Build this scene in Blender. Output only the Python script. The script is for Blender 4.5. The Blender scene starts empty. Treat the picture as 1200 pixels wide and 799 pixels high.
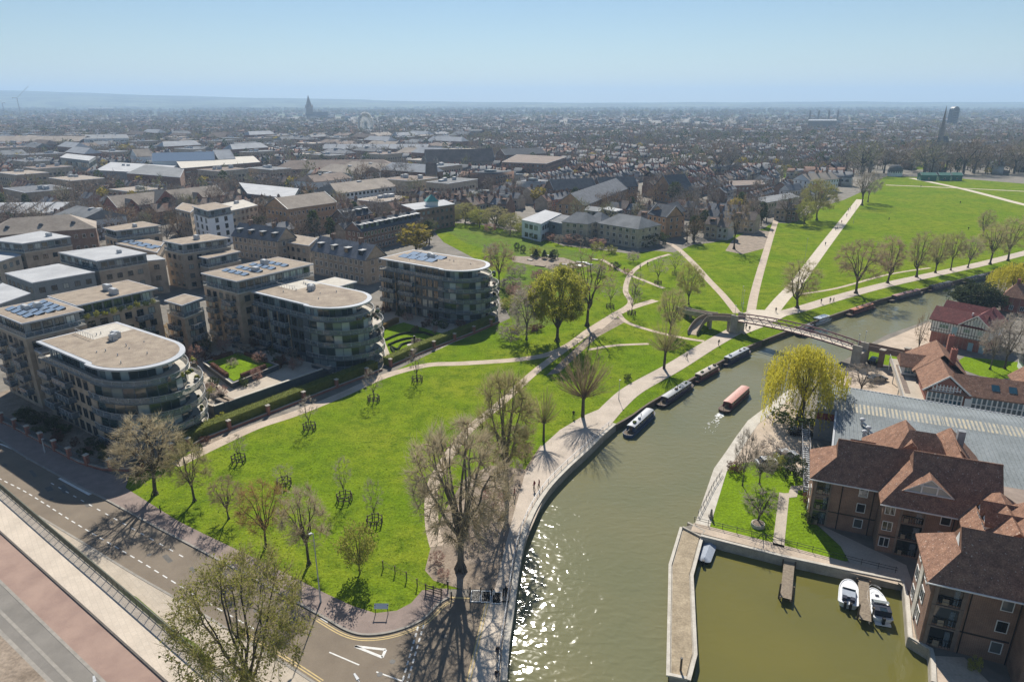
import bpy, bmesh, math, random
from math import sin, cos, pi, radians, hypot, atan2
from mathutils import Vector, Matrix

scene = bpy.context.scene
COL = scene.collection
R = random.Random(7)

# ---------------------------------------------------------------- camera
H = 58.0; F_PX = 800.0; CX = 600.0; CY = 399.5; PITCH = radians(19.26)
cam_data = bpy.data.cameras.new('camera')
cam_data.sensor_fit = 'HORIZONTAL'; cam_data.sensor_width = 36.0
cam_data.lens = 36.0*F_PX/1200.0
cam_data.clip_start = 1.0; cam_data.clip_end = 60000.0
cam = bpy.data.objects.new('camera', cam_data); COL.objects.link(cam)
cam.location = (0, 0, H); cam.rotation_euler = (pi/2-PITCH, 0, 0)
scene.camera = cam

# ---------------------------------------------------------------- sky, sun, exposure
SUN_ELEV = radians(40.0); SUN_AZ = radians(-0.6)          # azimuth clockwise from +Y
world = bpy.data.worlds.new('World'); scene.world = world; world.use_nodes = True
wn = world.node_tree; wn.nodes.clear()
w_out = wn.nodes.new('ShaderNodeOutputWorld'); w_bg = wn.nodes.new('ShaderNodeBackground')
sky = wn.nodes.new('ShaderNodeTexSky'); sky.sky_type = 'NISHITA'; sky.sun_disc = False
sky.sun_elevation = SUN_ELEV; sky.sun_rotation = SUN_AZ
sky.altitude = 50; sky.air_density = 1.1; sky.dust_density = 0.0; sky.ozone_density = 4.2
w_bg.inputs['Strength'].default_value = 0.056
wn.links.new(sky.outputs[0], w_bg.inputs['Color']); wn.links.new(w_bg.outputs[0], w_out.inputs['Surface'])
sun_data = bpy.data.lights.new('sun', 'SUN'); sun_data.energy = 5.0; sun_data.angle = radians(0.53)
sun_data.color = (1.0, 0.945, 0.85)
sun = bpy.data.objects.new('sun', sun_data); COL.objects.link(sun)
sd = Vector((sin(SUN_AZ)*cos(SUN_ELEV), cos(SUN_AZ)*cos(SUN_ELEV), sin(SUN_ELEV)))
sun.rotation_euler = (-sd).to_track_quat('-Z', 'Y').to_euler(); sun.location = (0, 0, 300)
vs = scene.view_settings
vs.view_transform = 'Standard'; vs.look = 'None'; vs.gamma = 1.0; vs.exposure = 0.54; vs.use_curve_mapping = False
cy = scene.cycles
cy.max_bounces = 6; cy.diffuse_bounces = 2; cy.glossy_bounces = 3; cy.transmission_bounces = 3
cy.volume_bounces = 1; cy.transparent_max_bounces = 8
cy.use_denoising = True; cy.caustics_reflective = False; cy.caustics_refractive = False

# ---------------------------------------------------------------- measuring helpers
SP, CP = sin(PITCH), cos(PITCH)
def G(px, py, z=0.0):
    """world point at height z seen at photo pixel (px, py)"""
    u = (px-CX)/F_PX; v = -(py-CY)/F_PX
    dy = CP+v*SP; dz = -SP+v*CP; t = (z-H)/dz
    return Vector((u*t, dy*t, z))
def top_z(p, py):
    """height of a vertical line standing at world point p when it reaches photo row py"""
    v = -(py-CY)/F_PX
    return H+p.y*(v*CP-SP)/(CP+v*SP)
def px_scale(p, z=0.0):
    """metres per photo pixel at a world point"""
    return (p.y*CP-(z-H)*SP)/F_PX

# ---------------------------------------------------------------- mesh builder
class MB:
    def __init__(s): s.v = []; s.f = []; s.m = []
    def add(s, vs_, fs, mi=0):
        o = len(s.v); s.v.extend(tuple(p) for p in vs_)
        for f in fs: s.f.append([i+o for i in f]); s.m.append(mi)
    def quad(s, a, b, c, d, mi=0): s.add([a, b, c, d], [(0, 1, 2, 3)], mi)
    def tri(s, a, b, c, mi=0): s.add([a, b, c], [(0, 1, 2)], mi)
    def box(s, x0, x1, y0, y1, z0, z1, mi=0):
        s.add([(x0,y0,z0),(x1,y0,z0),(x1,y1,z0),(x0,y1,z0),(x0,y0,z1),(x1,y0,z1),(x1,y1,z1),(x0,y1,z1)],
              [(3,2,1,0),(4,5,6,7),(0,1,5,4),(1,2,6,5),(2,3,7,6),(3,0,4,7)], mi)
    def bar(s, p, q, w, h, mi=0, up=(0,0,1)):
        """box from p to q, width w across, height h along up, centred on the line"""
        p = Vector(p); q = Vector(q); d = (q-p)
        if d.length < 1e-6: return
        d.normalize(); u = Vector(up); x = d.cross(u)
        if x.length < 1e-4: x = d.cross(Vector((0,1,0)))
        x.normalize(); y = x.cross(d); x = x*(w/2); y = y*(h/2)
        s.add([p-x-y,p+x-y,p+x+y,p-x+y,q-x-y,q+x-y,q+x+y,q-x+y],
              [(0,1,2,3),(7,6,5,4),(0,4,5,1),(1,5,6,2),(2,6,7,3),(3,7,4,0)], mi)
    def tube(s, p, q, r0, r1, n=6, mi=0, caps=True):
        p = Vector(p); q = Vector(q); d = q-p
        if d.length < 1e-6: return
        d.normalize(); a = d.orthogonal().normalized(); b = d.cross(a)
        o = len(s.v)
        for c, r in ((p, r0), (q, r1)):
            for i in range(n):
                t = 2*pi*i/n; s.v.append(tuple(c+a*(cos(t)*r)+b*(sin(t)*r)))
        for i in range(n):
            j = (i+1) % n; s.f.append([o+i, o+j, o+n+j, o+n+i]); s.m.append(mi)
        if caps:
            s.f.append([o+i for i in reversed(range(n))]); s.m.append(mi)
            s.f.append([o+n+i for i in range(n)]); s.m.append(mi)
    def prism(s, poly, z0, z1, mi=0, top=None, bottom=True):
        n = len(poly); area = sum(poly[i][0]*poly[(i+1) % n][1]-poly[(i+1) % n][0]*poly[i][1] for i in range(n))
        if area < 0: poly = list(reversed(poly))
        o = len(s.v)
        for z in (z0, z1):
            for p in poly: s.v.append((p[0], p[1], z))
        for i in range(n):
            j = (i+1) % n; s.f.append([o+i, o+j, o+n+j, o+n+i]); s.m.append(mi)
        s.f.append([o+n+i for i in range(n)]); s.m.append(mi if top is None else top)
        if bottom: s.f.append([o+i for i in reversed(range(n))]); s.m.append(mi)
    def sheet(s, poly, z, mi=0):
        n = len(poly); area = sum(poly[i][0]*poly[(i+1) % n][1]-poly[(i+1) % n][0]*poly[i][1] for i in range(n))
        if area < 0: poly = list(reversed(poly))
        s.add([(p[0], p[1], z) for p in poly], [tuple(range(n))], mi)
    def ribbon(s, pts, w, z, mi=0, closed=False):
        """flat strip along a polyline"""
        L = offset(pts, w/2, closed); Rr = offset(pts, -w/2, closed); n = len(pts)
        for i in range(n if closed else n-1):
            j = (i+1) % n
            s.quad((Rr[i][0],Rr[i][1],z),(Rr[j][0],Rr[j][1],z),(L[j][0],L[j][1],z),(L[i][0],L[i][1],z), mi)
    def wallstrip(s, pts, w, z0, z1, mi=0, top=None, closed=False):
        """solid strip along a polyline (kerb, wall, coping)"""
        L = offset(pts, w/2, closed); Q = offset(pts, -w/2, closed); n = len(pts); top = mi if top is None else top
        for i in range(n if closed else n-1):
            j = (i+1) % n
            a,b,c,d = Q[i],Q[j],L[j],L[i]
            s.quad((a[0],a[1],z1),(b[0],b[1],z1),(c[0],c[1],z1),(d[0],d[1],z1), top)
            s.quad((b[0],b[1],z0),(b[0],b[1],z1),(a[0],a[1],z1),(a[0],a[1],z0), mi)
            s.quad((d[0],d[1],z0),(d[0],d[1],z1),(c[0],c[1],z1),(c[0],c[1],z0), mi)
        if not closed:
            for i in (0, n-1):
                s.quad((Q[i][0],Q[i][1],z0),(Q[i][0],Q[i][1],z1),(L[i][0],L[i][1],z1),(L[i][0],L[i][1],z0), mi)
    def ball(s, c, rx, ry, rz, seg=8, rings=5, mi=0, jit=0.0, rnd=None):
        c = Vector(c); o = len(s.v); s.v.append(tuple(c+Vector((0,0,-rz))))
        for i in range(1, rings):
            a = -pi/2+pi*i/rings
            for k in range(seg):
                t = 2*pi*k/seg; j = 1+(rnd.uniform(-jit, jit) if jit else 0)
                s.v.append((c.x+rx*cos(a)*cos(t)*j, c.y+ry*cos(a)*sin(t)*j, c.z+rz*sin(a)*j))
        s.v.append(tuple(c+Vector((0,0,rz)))); last = len(s.v)-1
        for k in range(seg):
            s.f.append([o, o+1+(k+1)%seg, o+1+k]); s.m.append(mi)
            b = o+1+(rings-2)*seg; s.f.append([b+k, b+(k+1)%seg, last]); s.m.append(mi)
        for i in range(rings-2):
            for k in range(seg):
                a = o+1+i*seg; b = a+seg
                s.f.append([a+k, a+(k+1)%seg, b+(k+1)%seg, b+k]); s.m.append(mi)
    def mesh(s, name, mats, smooth=False):
        me = bpy.data.meshes.new(name); me.from_pydata(s.v, [], s.f)
        if not isinstance(mats, (list, tuple)): mats = [mats]
        for m in mats: me.materials.append(m)
        if len(mats) > 1: me.polygons.foreach_set('material_index', s.m)
        if smooth: me.polygons.foreach_set('use_smooth', [True]*len(s.f))
        me.update(); return me
    def build(s, name, mats, parent=None, smooth=False, loc=(0,0,0), rz=0.0):
        return link(name, s.mesh(name, mats, smooth), parent, loc, rz)

def link(name, me, parent=None, loc=(0,0,0), rz=0.0):
    o = bpy.data.objects.new(name, me); COL.objects.link(o)
    o.location = loc; o.rotation_euler = (0, 0, rz)
    if parent is not None: o.parent = parent
    return o
def offset(pts, d, closed=False):
    out = []; n = len(pts)
    for i in range(n):
        if closed: a, b = pts[(i-1) % n], pts[(i+1) % n]
        else: a, b = pts[max(i-1, 0)], pts[min(i+1, n-1)]
        dx, dy = b[0]-a[0], b[1]-a[1]; l = hypot(dx, dy) or 1
        out.append((pts[i][0]-dy/l*d, pts[i][1]+dx/l*d))
    return out
def smooth_line(pts, k=6):
    """Catmull-Rom through 2-D points"""
    P = [Vector((p[0], p[1])) for p in pts]; out = []
    for i in range(len(P)-1):
        a = P[max(i-1, 0)]; b = P[i]; c = P[i+1]; d = P[min(i+2, len(P)-1)]
        for j in range(k):
            t = j/k
            q = 0.5*((2*b)+(c-a)*t+(2*a-5*b+4*c-d)*t*t+(3*b-a-3*c+d)*t**3); out.append((q.x, q.y))
    out.append((P[-1].x, P[-1].y)); return out
def along(pts, step, start=0.0):
    """points and headings every step metres along a polyline"""
    out = []; s = start; acc = 0.0
    for i in range(len(pts)-1):
        a, b = pts[i], pts[i+1]; l = hypot(b[0]-a[0], b[1]-a[1])
        if l < 1e-6: continue
        while s <= acc+l:
            t = (s-acc)/l
            out.append((a[0]+(b[0]-a[0])*t, a[1]+(b[1]-a[1])*t, atan2(b[1]-a[1], b[0]-a[0]))); s += step
        acc += l
    return out
def PX(*pts, z=0.0):
    return [tuple(G(x, y, z)[:2]) for x, y in pts]

def tag(o, label=None, cat=None, group=None, kind=None):
    if label: o['label'] = label
    if cat: o['category'] = cat
    if group: o['group'] = group
    if kind: o['kind'] = kind
    return o
def thing(name, label, cat, loc=(0,0,0), rz=0.0, group=None):
    o = bpy.data.objects.new(name, None); COL.objects.link(o)
    o.location = loc; o.rotation_euler = (0, 0, rz); o.empty_display_size = 0.5
    return tag(o, label, cat, group)
def struct(name, mb, mats, smooth=False):
    return tag(mb.build(name, mats, smooth=smooth), kind='structure')
def kids(o): return [c for c in COL.objects if c.parent == o] if False else list(o.children)
def copy_tree(o, loc=None, rz=None, label=None, group=None, scale=None):
    """a thing with its parts and sub-parts"""
    def rec(s, parent):
        c = s.copy(); COL.objects.link(c); c.parent = parent
        for ch in s.children: rec(ch, c)
        return c
    r = rec(o, None)
    if loc is not None: r.location = loc
    if rz is not None: r.rotation_euler = (0, 0, rz)
    if label: r['label'] = label
    if group: r['group'] = group
    if scale: r.scale = (scale,)*3 if not isinstance(scale, tuple) else scale
    return r

# ---------------------------------------------------------------- materials
def mat(name, c, rough=0.8, c2=None, scale=1.0, detail=4.0, spec=0.3, metal=0.0, bump=0.0, bscale=None, rand=0.0, fine=0.0, lo=0.35, hi=0.65, trans=None, stretch=None, objspace=False):
    m = bpy.data.materials.new(name); m.use_nodes = True
    nt = m.node_tree; N = nt.nodes; L = nt.links; b = N['Principled BSDF']
    b.inputs['Roughness'].default_value = rough; b.inputs['Specular IOR Level'].default_value = spec
    b.inputs['Metallic'].default_value = metal
    c = (*c[:3], 1.0)
    if c2 is None and rand == 0 and bump == 0 and fine == 0:
        b.inputs['Base Color'].default_value = c; return m
    if objspace:
        pos = N.new('ShaderNodeTexCoord').outputs['Object']
    else:
        pos = N.new('ShaderNodeNewGeometry').outputs['Position']
    if stretch:
        mp = N.new('ShaderNodeMapping'); mp.inputs['Scale'].default_value = stretch
        L.new(pos, mp.inputs['Vector']); pos = mp.outputs[0]
    col = None
    if c2 is not None:
        nz = N.new('ShaderNodeTexNoise'); nz.inputs['Scale'].default_value = scale; nz.inputs['Detail'].default_value = detail
        nz.inputs['Roughness'].default_value = 0.62
        L.new(pos, nz.inputs['Vector'])
        rp = N.new('ShaderNodeMapRange'); rp.inputs['From Min'].default_value = lo; rp.inputs['From Max'].default_value = hi
        L.new(nz.outputs['Fac'], rp.inputs['Value'])
        mx = N.new('ShaderNodeMix'); mx.data_type = 'RGBA'
        mx.inputs[6].default_value = c; mx.inputs[7].default_value = (*c2[:3], 1)
        L.new(rp.outputs[0], mx.inputs[0]); col = mx.outputs[2]
    else:
        rgb = N.new('ShaderNodeRGB'); rgb.outputs[0].default_value = c; col = rgb.outputs[0]
    if rand or fine:
        hsv = N.new('ShaderNodeHueSaturation'); L.new(col, hsv.inputs['Color'])
        val = None
        if rand:
            oi = N.new('ShaderNodeObjectInfo'); mr = N.new('ShaderNodeMapRange')
            mr.inputs['To Min'].default_value = 1-rand; mr.inputs['To Max'].default_value = 1+rand
            L.new(oi.outputs['Random'], mr.inputs['Value']); val = mr.outputs[0]
        if fine:
            n2 = N.new('ShaderNodeTexNoise'); n2.inputs['Scale'].default_value = (bscale or scale*8); n2.inputs['Detail'].default_value = 3
            L.new(pos, n2.inputs['Vector'])
            m2 = N.new('ShaderNodeMapRange'); m2.inputs['From Min'].default_value = 0.3; m2.inputs['From Max'].default_value = 0.7
            m2.inputs['To Min'].default_value = 1-fine; m2.inputs['To Max'].default_value = 1+fine
            L.new(n2.outputs['Fac'], m2.inputs['Value'])
            if val is None: val = m2.outputs[0]
            else:
                mm = N.new('ShaderNodeMath'); mm.operation = 'MULTIPLY'; L.new(val, mm.inputs[0]); L.new(m2.outputs[0], mm.inputs[1]); val = mm.outputs[0]
        L.new(val, hsv.inputs['Value']); col = hsv.outputs[0]
    L.new(col, b.inputs['Base Color'])
    if bump:
        n3 = N.new('ShaderNodeTexNoise'); n3.inputs['Scale'].default_value = bscale or scale*6; n3.inputs['Detail'].default_value = 4
        L.new(pos, n3.inputs['Vector']); bp = N.new('ShaderNodeBump'); bp.inputs['Strength'].default_value = 1.0
        bp.inputs['Distance'].default_value = bump; L.new(n3.outputs['Fac'], bp.inputs['Height']); L.new(bp.outputs[0], b.inputs['Normal'])
    return m

def brick_mat(name, c, c2, mortar, scale=1.0, bw=0.22, bh=0.075, rough=0.9):
    """brick courses on any upright wall: the course runs along the wall, rows by height"""
    m = bpy.data.materials.new(name); m.use_nodes = True
    nt = m.node_tree; N = nt.nodes; L = nt.links; b = N['Principled BSDF']; b.inputs['Roughness'].default_value = rough
    b.inputs['Specular IOR Level'].default_value = 0.15
    g = N.new('ShaderNodeNewGeometry'); sep = N.new('ShaderNodeSeparateXYZ'); L.new(g.outputs['Position'], sep.inputs[0])
    ad = N.new('ShaderNodeMath'); L.new(sep.outputs[0], ad.inputs[0]); L.new(sep.outputs[1], ad.inputs[1])
    cb = N.new('ShaderNodeCombineXYZ'); L.new(ad.outputs[0], cb.inputs[0]); L.new(sep.outputs[2], cb.inputs[1])
    br = N.new('ShaderNodeTexBrick'); br.inputs['Scale'].default_value = scale
    br.inputs['Color1'].default_value = (*c, 1); br.inputs['Color2'].default_value = (*c2, 1); br.inputs['Mortar'].default_value = (*mortar, 1)
    br.inputs['Mortar Size'].default_value = 0.01; br.inputs['Brick Width'].default_value = bw; br.inputs['Row Height'].default_value = bh
    L.new(cb.outputs[0], br.inputs['Vector'])
    nz = N.new('ShaderNodeTexNoise'); nz.inputs['Scale'].default_value = 0.6; nz.inputs['Detail'].default_value = 5
    L.new(g.outputs['Position'], nz.inputs['Vector'])
    mr = N.new('ShaderNodeMapRange'); mr.inputs['From Min'].default_value = .3; mr.inputs['From Max'].default_value = .7
    mr.inputs['To Min'].default_value = .78; mr.inputs['To Max'].default_value = 1.18; L.new(nz.outputs['Fac'], mr.inputs['Value'])
    hs = N.new('ShaderNodeHueSaturation'); L.new(br.outputs['Color'], hs.inputs['Color']); L.new(mr.outputs[0], hs.inputs['Value'])
    L.new(hs.outputs[0], b.inputs['Base Color']); return m

def glass_mat(name, dark, light, share=0.3, rough=0.04, spec=0.9):
    """window glass with a dim room or a pale blind behind, by chance per pane"""
    m = bpy.data.materials.new(name); m.use_nodes = True
    nt = m.node_tree; N = nt.nodes; L = nt.links; b = N['Principled BSDF']
    b.inputs['Roughness'].default_value = rough; b.inputs['Specular IOR Level'].default_value = spec
    oi = N.new('ShaderNodeObjectInfo'); rp = N.new('ShaderNodeValToRGB')
    e = rp.color_ramp.elements; e[0].position = max(0.0, 1-share-0.08); e[0].color = (*dark, 1); e[1].position = min(1, 1-share+0.12); e[1].color = (*light, 1)
    L.new(oi.outputs['Random'], rp.inputs['Fac']); L.new(rp.outputs[0], b.inputs['Base Color']); return m

M = {}
M['tan_brick'] = brick_mat('tan_brick', (.36,.27,.19), (.42,.32,.23), (.45,.40,.33))
M['brown_brick'] = brick_mat('brown_brick', (.19,.105,.07), (.25,.135,.09), (.30,.24,.2))
M['red_brick'] = brick_mat('red_brick', (.26,.075,.05), (.33,.10,.065), (.34,.26,.22))
M['orange_brick'] = brick_mat('orange_brick', (.42,.22,.10), (.5,.27,.13), (.4,.33,.26))
M['buff_brick'] = brick_mat('buff_brick', (.42,.34,.24), (.48,.40,.29), (.48,.44,.38))
M['render'] = mat('render', (.72,.74,.74), .8, (.62,.65,.66), .3, fine=.06)
M['grey_clad'] = mat('grey_clad', (.22,.24,.245), .85, (.27,.29,.29), .4, fine=.08, spec=.1)
M['dark_clad'] = mat('dark_clad', (.05,.065,.08), .5, (.075,.09,.105), .5)
M['blue_metal'] = mat('blue_metal', (.065,.09,.115), .45, (.09,.12,.145), .5, spec=.4)
M['white_edge'] = mat('white_edge', (.47,.485,.51), .65, (.40,.415,.44), .3, spec=.15)
M['white_paint'] = mat('white_paint', (.78,.78,.76), .5, (.68,.68,.66), 1.5)
M['pale_roof'] = mat('pale_roof', (.47,.475,.48), .85, (.37,.375,.385), .15, fine=.1, spec=.1)
M['grey_roof'] = mat('grey_roof', (.25,.255,.26), .95, (.18,.185,.19), .2, fine=.14, spec=.06)
M['gravel_roof'] = mat('gravel_roof', (.36,.295,.225), .95, (.25,.20,.155), .5, bump=.03, bscale=9, fine=.25)
M['tan_roof'] = mat('tan_roof', (.36,.305,.25), .9, (.26,.215,.175), .15, fine=.18)
M['brown_roof'] = mat('brown_roof', (.25,.195,.16), .9, (.17,.135,.115), .2, fine=.2, spec=.12)
M['slate'] = mat('slate', (.17,.175,.19), .8, (.11,.115,.125), .5, fine=.2, bscale=5, rand=.35, spec=.16)
M['slate_dark'] = mat('slate_dark', (.08,.087,.1), .85, (.12,.125,.135), .5, fine=.2, bscale=5, spec=.10)
M['lead'] = mat('lead', (.30,.31,.32), .5, (.22,.23,.24), 1)
M['glass'] = glass_mat('glass', (.012,.02,.024), (.34,.38,.36), .25)
M['glass_teal'] = glass_mat('glass_teal', (.018,.045,.05), (.36,.44,.44), .42)
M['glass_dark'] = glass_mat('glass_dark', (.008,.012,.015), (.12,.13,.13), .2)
M['glass_blue'] = glass_mat('glass_blue', (.02,.07,.10), (.06,.14,.18), .35)
M['balustrade'] = mat('balustrade', (.15,.195,.235), .08, (.19,.24,.28), .5, spec=.8)
def see_through(m, f):
    nt = m.node_tree; o = nt.nodes['Material Output']; b = nt.nodes['Principled BSDF']; t = nt.nodes.new('ShaderNodeBsdfTransparent'); x = nt.nodes.new('ShaderNodeMixShader')
    x.inputs[0].default_value = f; nt.links.new(b.outputs[0], x.inputs[1]); nt.links.new(t.outputs[0], x.inputs[2]); nt.links.new(x.outputs[0], o.inputs['Surface'])
see_through(M['balustrade'], .5)
M['solar'] = mat('solar', (.20,.26,.34), .18, (.26,.32,.40), 2, spec=.8)
M['steel'] = mat('steel', (.45,.46,.47), .35, metal=.7)
M['galv'] = mat('galv', (.40,.41,.42), .5, (.5,.51,.52), 3)
M['black_metal'] = mat('black_metal', (.012,.012,.014), .45)
M['rail_green'] = mat('rail_green', (.10,.11,.085), .5, (.15,.15,.11), 2)
M['wood'] = mat('wood', (.10,.075,.052), .85, (.16,.12,.085), 4)
M['wood_pale'] = mat('wood_pale', (.32,.26,.19), .85, (.22,.175,.13), 3)
M['concrete'] = mat('concrete', (.42,.38,.32), .9, (.30,.27,.225), .7, fine=.12, bscale=6)
M['concrete_pale'] = mat('concrete_pale', (.56,.52,.45), .9, (.44,.40,.34), .6, fine=.1, bscale=5)
M['stone'] = mat('stone', (.30,.27,.23), .9, (.20,.18,.16), .8, fine=.15)
# ================================================================ GROUND, WATER, PATHS
def grass_mat(name, a, b, c):
    m = bpy.data.materials.new(name); m.use_nodes = True
    nt = m.node_tree; N = nt.nodes; L = nt.links; bs = N['Principled BSDF']; bs.inputs['Roughness'].default_value = .9
    bs.inputs['Specular IOR Level'].default_value = .0
    g = N.new('ShaderNodeNewGeometry')
    def noise(s, d, r=.6):
        n = N.new('ShaderNodeTexNoise'); n.inputs['Scale'].default_value = s; n.inputs['Detail'].default_value = d; n.inputs['Roughness'].default_value = r
        L.new(g.outputs['Position'], n.inputs['Vector']); return n.outputs['Fac']
    def rng(s, a_, b_, c_=0., d_=1.):
        r = N.new('ShaderNodeMapRange'); r.inputs['From Min'].default_value = a_; r.inputs['From Max'].default_value = b_
        r.inputs['To Min'].default_value = c_; r.inputs['To Max'].default_value = d_; L.new(s, r.inputs['Value']); return r.outputs[0]
    def mix(f, x, y):
        k = N.new('ShaderNodeMix'); k.data_type = 'RGBA'; L.new(f, k.inputs[0])
        for i, q in ((6, x), (7, y)):
            if isinstance(q, tuple): k.inputs[i].default_value = (*q, 1)
            else: L.new(q, k.inputs[i])
        return k.outputs[2]
    big = mix(rng(noise(.05, 6), .36, .64), a, b)
    mid = mix(rng(noise(.3, 7, .75), .44, .66), big, c)
    hs = N.new('ShaderNodeHueSaturation'); L.new(mid, hs.inputs['Color']); L.new(rng(noise(2.6, 4, .75), .3, .7, .6, 1.38), hs.inputs['Value'])
    L.new(hs.outputs[0], bs.inputs['Base Color'])
    bp = N.new('ShaderNodeBump'); bp.inputs['Distance'].default_value = .22; bp.inputs['Strength'].default_value = .9
    L.new(noise(1.7, 5, .7), bp.inputs['Height']); L.new(bp.outputs[0], bs.inputs['Normal'])
    return m
M['grass'] = grass_mat('grass', (.135,.215,.012), (.205,.245,.022), (.085,.14,.012))
M['lawn_fine'] = grass_mat('lawn_fine', (.15,.24,.012), (.175,.265,.015), (.125,.195,.013))
M['rough_grass'] = grass_mat('rough_grass', (.12,.21,.022), (.16,.20,.04), (.09,.11,.035))
M['town_ground'] = mat('town_ground', (.22,.195,.165), .95, (.15,.135,.11), .15, detail=7, fine=.25, bscale=.6)
M['far_ground'] = None
M['earth'] = mat('earth', (.32,.255,.195), .95, (.20,.155,.115), .5, detail=7, fine=.2, bscale=3, bump=.05)
M['path'] = mat('path', (.53,.43,.335), .95, (.41,.33,.25), .35, detail=6, fine=.12, bscale=4)
M['path_pale'] = mat('path_pale', (.60,.52,.42), .95, (.51,.44,.35), .4, detail=6, fine=.08, bscale=5)
M['towpath'] = mat('towpath', (.53,.45,.37), .95, (.42,.355,.29), .3, detail=6, fine=.12, bscale=5)
M['asphalt'] = mat('asphalt', (.225,.183,.137), .9, (.17,.137,.103), .18, detail=8, fine=.10, bscale=12, spec=.25)
M['asphalt_grey'] = mat('asphalt_grey', (.235,.215,.19), .9, (.18,.165,.145), .3, detail=8, fine=.08, bscale=14)
M['asphalt_red'] = mat('asphalt_red', (.36,.25,.20), .95, (.28,.19,.155), .35, detail=8, fine=.10, bscale=10)
M['pavement'] = mat('pavement', (.50,.43,.345), .9, (.43,.37,.295), .35, detail=6, fine=.08, bscale=6)
M['pavement_pale'] = mat('pavement_pale', (.62,.53,.43), .95, (.53,.455,.37), .3, detail=6, fine=.06, bscale=6)
M['paver_pink'] = mat('paver_pink', (.29,.225,.195), .95, (.22,.172,.15), .5, detail=6, fine=.14, bscale=8)
def slabs(m, w, h, rot, k=.72):
    nt = m.node_tree; N = nt.nodes; L = nt.links; b = N['Principled BSDF']; src = b.inputs['Base Color'].links[0].from_socket
    g = N.new('ShaderNodeNewGeometry'); mp = N.new('ShaderNodeMapping'); mp.inputs['Rotation'].default_value = (0, 0, rot); L.new(g.outputs['Position'], mp.inputs['Vector'])
    br = N.new('ShaderNodeTexBrick'); br.inputs['Scale'].default_value = 1.0; br.inputs['Brick Width'].default_value = w; br.inputs['Row Height'].default_value = h; br.inputs['Mortar Size'].default_value = .035
    br.inputs['Color1'].default_value = (1,1,1,1); br.inputs['Color2'].default_value = (.93,.925,.92,1); br.inputs['Mortar'].default_value = (k,k,k,1); L.new(mp.outputs[0], br.inputs['Vector'])
    x = N.new('ShaderNodeMix'); x.data_type = 'RGBA'; x.blend_type = 'MULTIPLY'; x.inputs[0].default_value = 1; L.new(src, x.inputs[6]); L.new(br.outputs['Color'], x.inputs[7]); L.new(x.outputs[2], b.inputs['Base Color'])
slabs(M['pavement_pale'], .75, .6, .86, .86); slabs(M['pavement'], .75, .6, .75, .86)
M['paint_white'] = mat('paint_white', (.74,.73,.70), .7, (.55,.54,.51), 2.5, detail=6)
M['paint_yellow'] = mat('paint_yellow', (.62,.46,.20), .75, (.48,.37,.18), 1.5)
M['kerb'] = mat('kerb', (.34,.31,.27), .9, (.26,.24,.21), 1.2)
M['kerb_dark'] = mat('kerb_dark', (.10,.09,.08), .9, (.14,.12,.105), 1.2)

# --- water: murky body colour under a rippled surface
def water_mat(name, deep, shallow, ripple):
    m = bpy.data.materials.new(name); m.use_nodes = True
    nt = m.node_tree; N = nt.nodes; L = nt.links; b = N['Principled BSDF']
    b.inputs['Roughness'].default_value = .06; b.inputs['IOR'].default_value = 1.33; b.inputs['Specular IOR Level'].default_value = .5
    g = N.new('ShaderNodeNewGeometry')
    def noise(s, d, dist=0., sc=None):
        v = g.outputs['Position']
        if sc:
            mp = N.new('ShaderNodeMapping'); mp.inputs['Scale'].default_value = sc; mp.inputs['Rotation'].default_value = (0, 0, .5); L.new(v, mp.inputs['Vector']); v = mp.outputs[0]
        n = N.new('ShaderNodeTexNoise'); n.inputs['Scale'].default_value = s; n.inputs['Detail'].default_value = d; n.inputs['Distortion'].default_value = dist
        L.new(v, n.inputs['Vector']); return n.outputs['Fac']
    mx = N.new('ShaderNodeMix'); mx.data_type = 'RGBA'; mx.inputs[6].default_value = (*deep, 1); mx.inputs[7].default_value = (*shallow, 1)
    rp = N.new('ShaderNodeMapRange'); rp.inputs['From Min'].default_value = .35; rp.inputs['From Max'].default_value = .65
    L.new(noise(.05, 3), rp.inputs['Value']); L.new(rp.outputs[0], mx.inputs[0]); L.new(mx.outputs[2], b.inputs['Base Color'])
    ad = N.new('ShaderNodeMath'); ad.operation = 'MULTIPLY_ADD'; ad.inputs[1].default_value = .55
    L.new(noise(1.15, 0, .6), ad.inputs[0]); L.new(noise(.5, 0, .8, (1, 1.9, 1)), ad.inputs[2])
    bp = N.new('ShaderNodeBump'); bp.inputs['Strength'].default_value = 1.0; bp.inputs['Distance'].default_value = ripple
    L.new(ad.outputs[0], bp.inputs['Height']); L.new(bp.outputs[0], b.inputs['Normal'])
    return m
M['river_water'] = water_mat('river_water', (.158,.158,.084), (.182,.17,.088), .055)
M['marina_water'] = water_mat('marina_water', (.125,.118,.036), (.15,.135,.036), .017)

WATER_Z = -1.25
LEFT_PX = [(592,799),(595,755),(600,720),(611,645),(624,605),(642,575),(665,550),(690,527),(706,511),(721,498),(740,487),(760,473),(807,446),(840.5,426),(874,407.5),(923,387.7),(984,366.7),(1030,351.6),(1075,340),(1120,329),(1150,321.5),(1200,308)]
left_edge = PX(*LEFT_PX)
left_far = left_edge + [(270, 262), (420, 330), (1500, 420)]
RIGHT_A = PX((815,613),(837,549),(852,528),(862,513),(876.6,493),(899,476),(925,456),(960,436),(993,420),(1023.6,400.5),(1040,392),(1089,375),(1108,366),(1130,351),(1150,340),(1200,323))
QUAY_PX = [(1092,799),(1091,772),(1089.5,762),(1064.6,747),(1061,702),(1058,682),(987,668),(917,653),(821,629)]
quay = PX(*QUAY_PX)
pont_l = PX((800,618))
right_edge = [(quay[0][0]-0.2, -300)] + quay + pont_l + RIGHT_A + [(275, 240), (430, 310), (1500, 400)]

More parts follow.
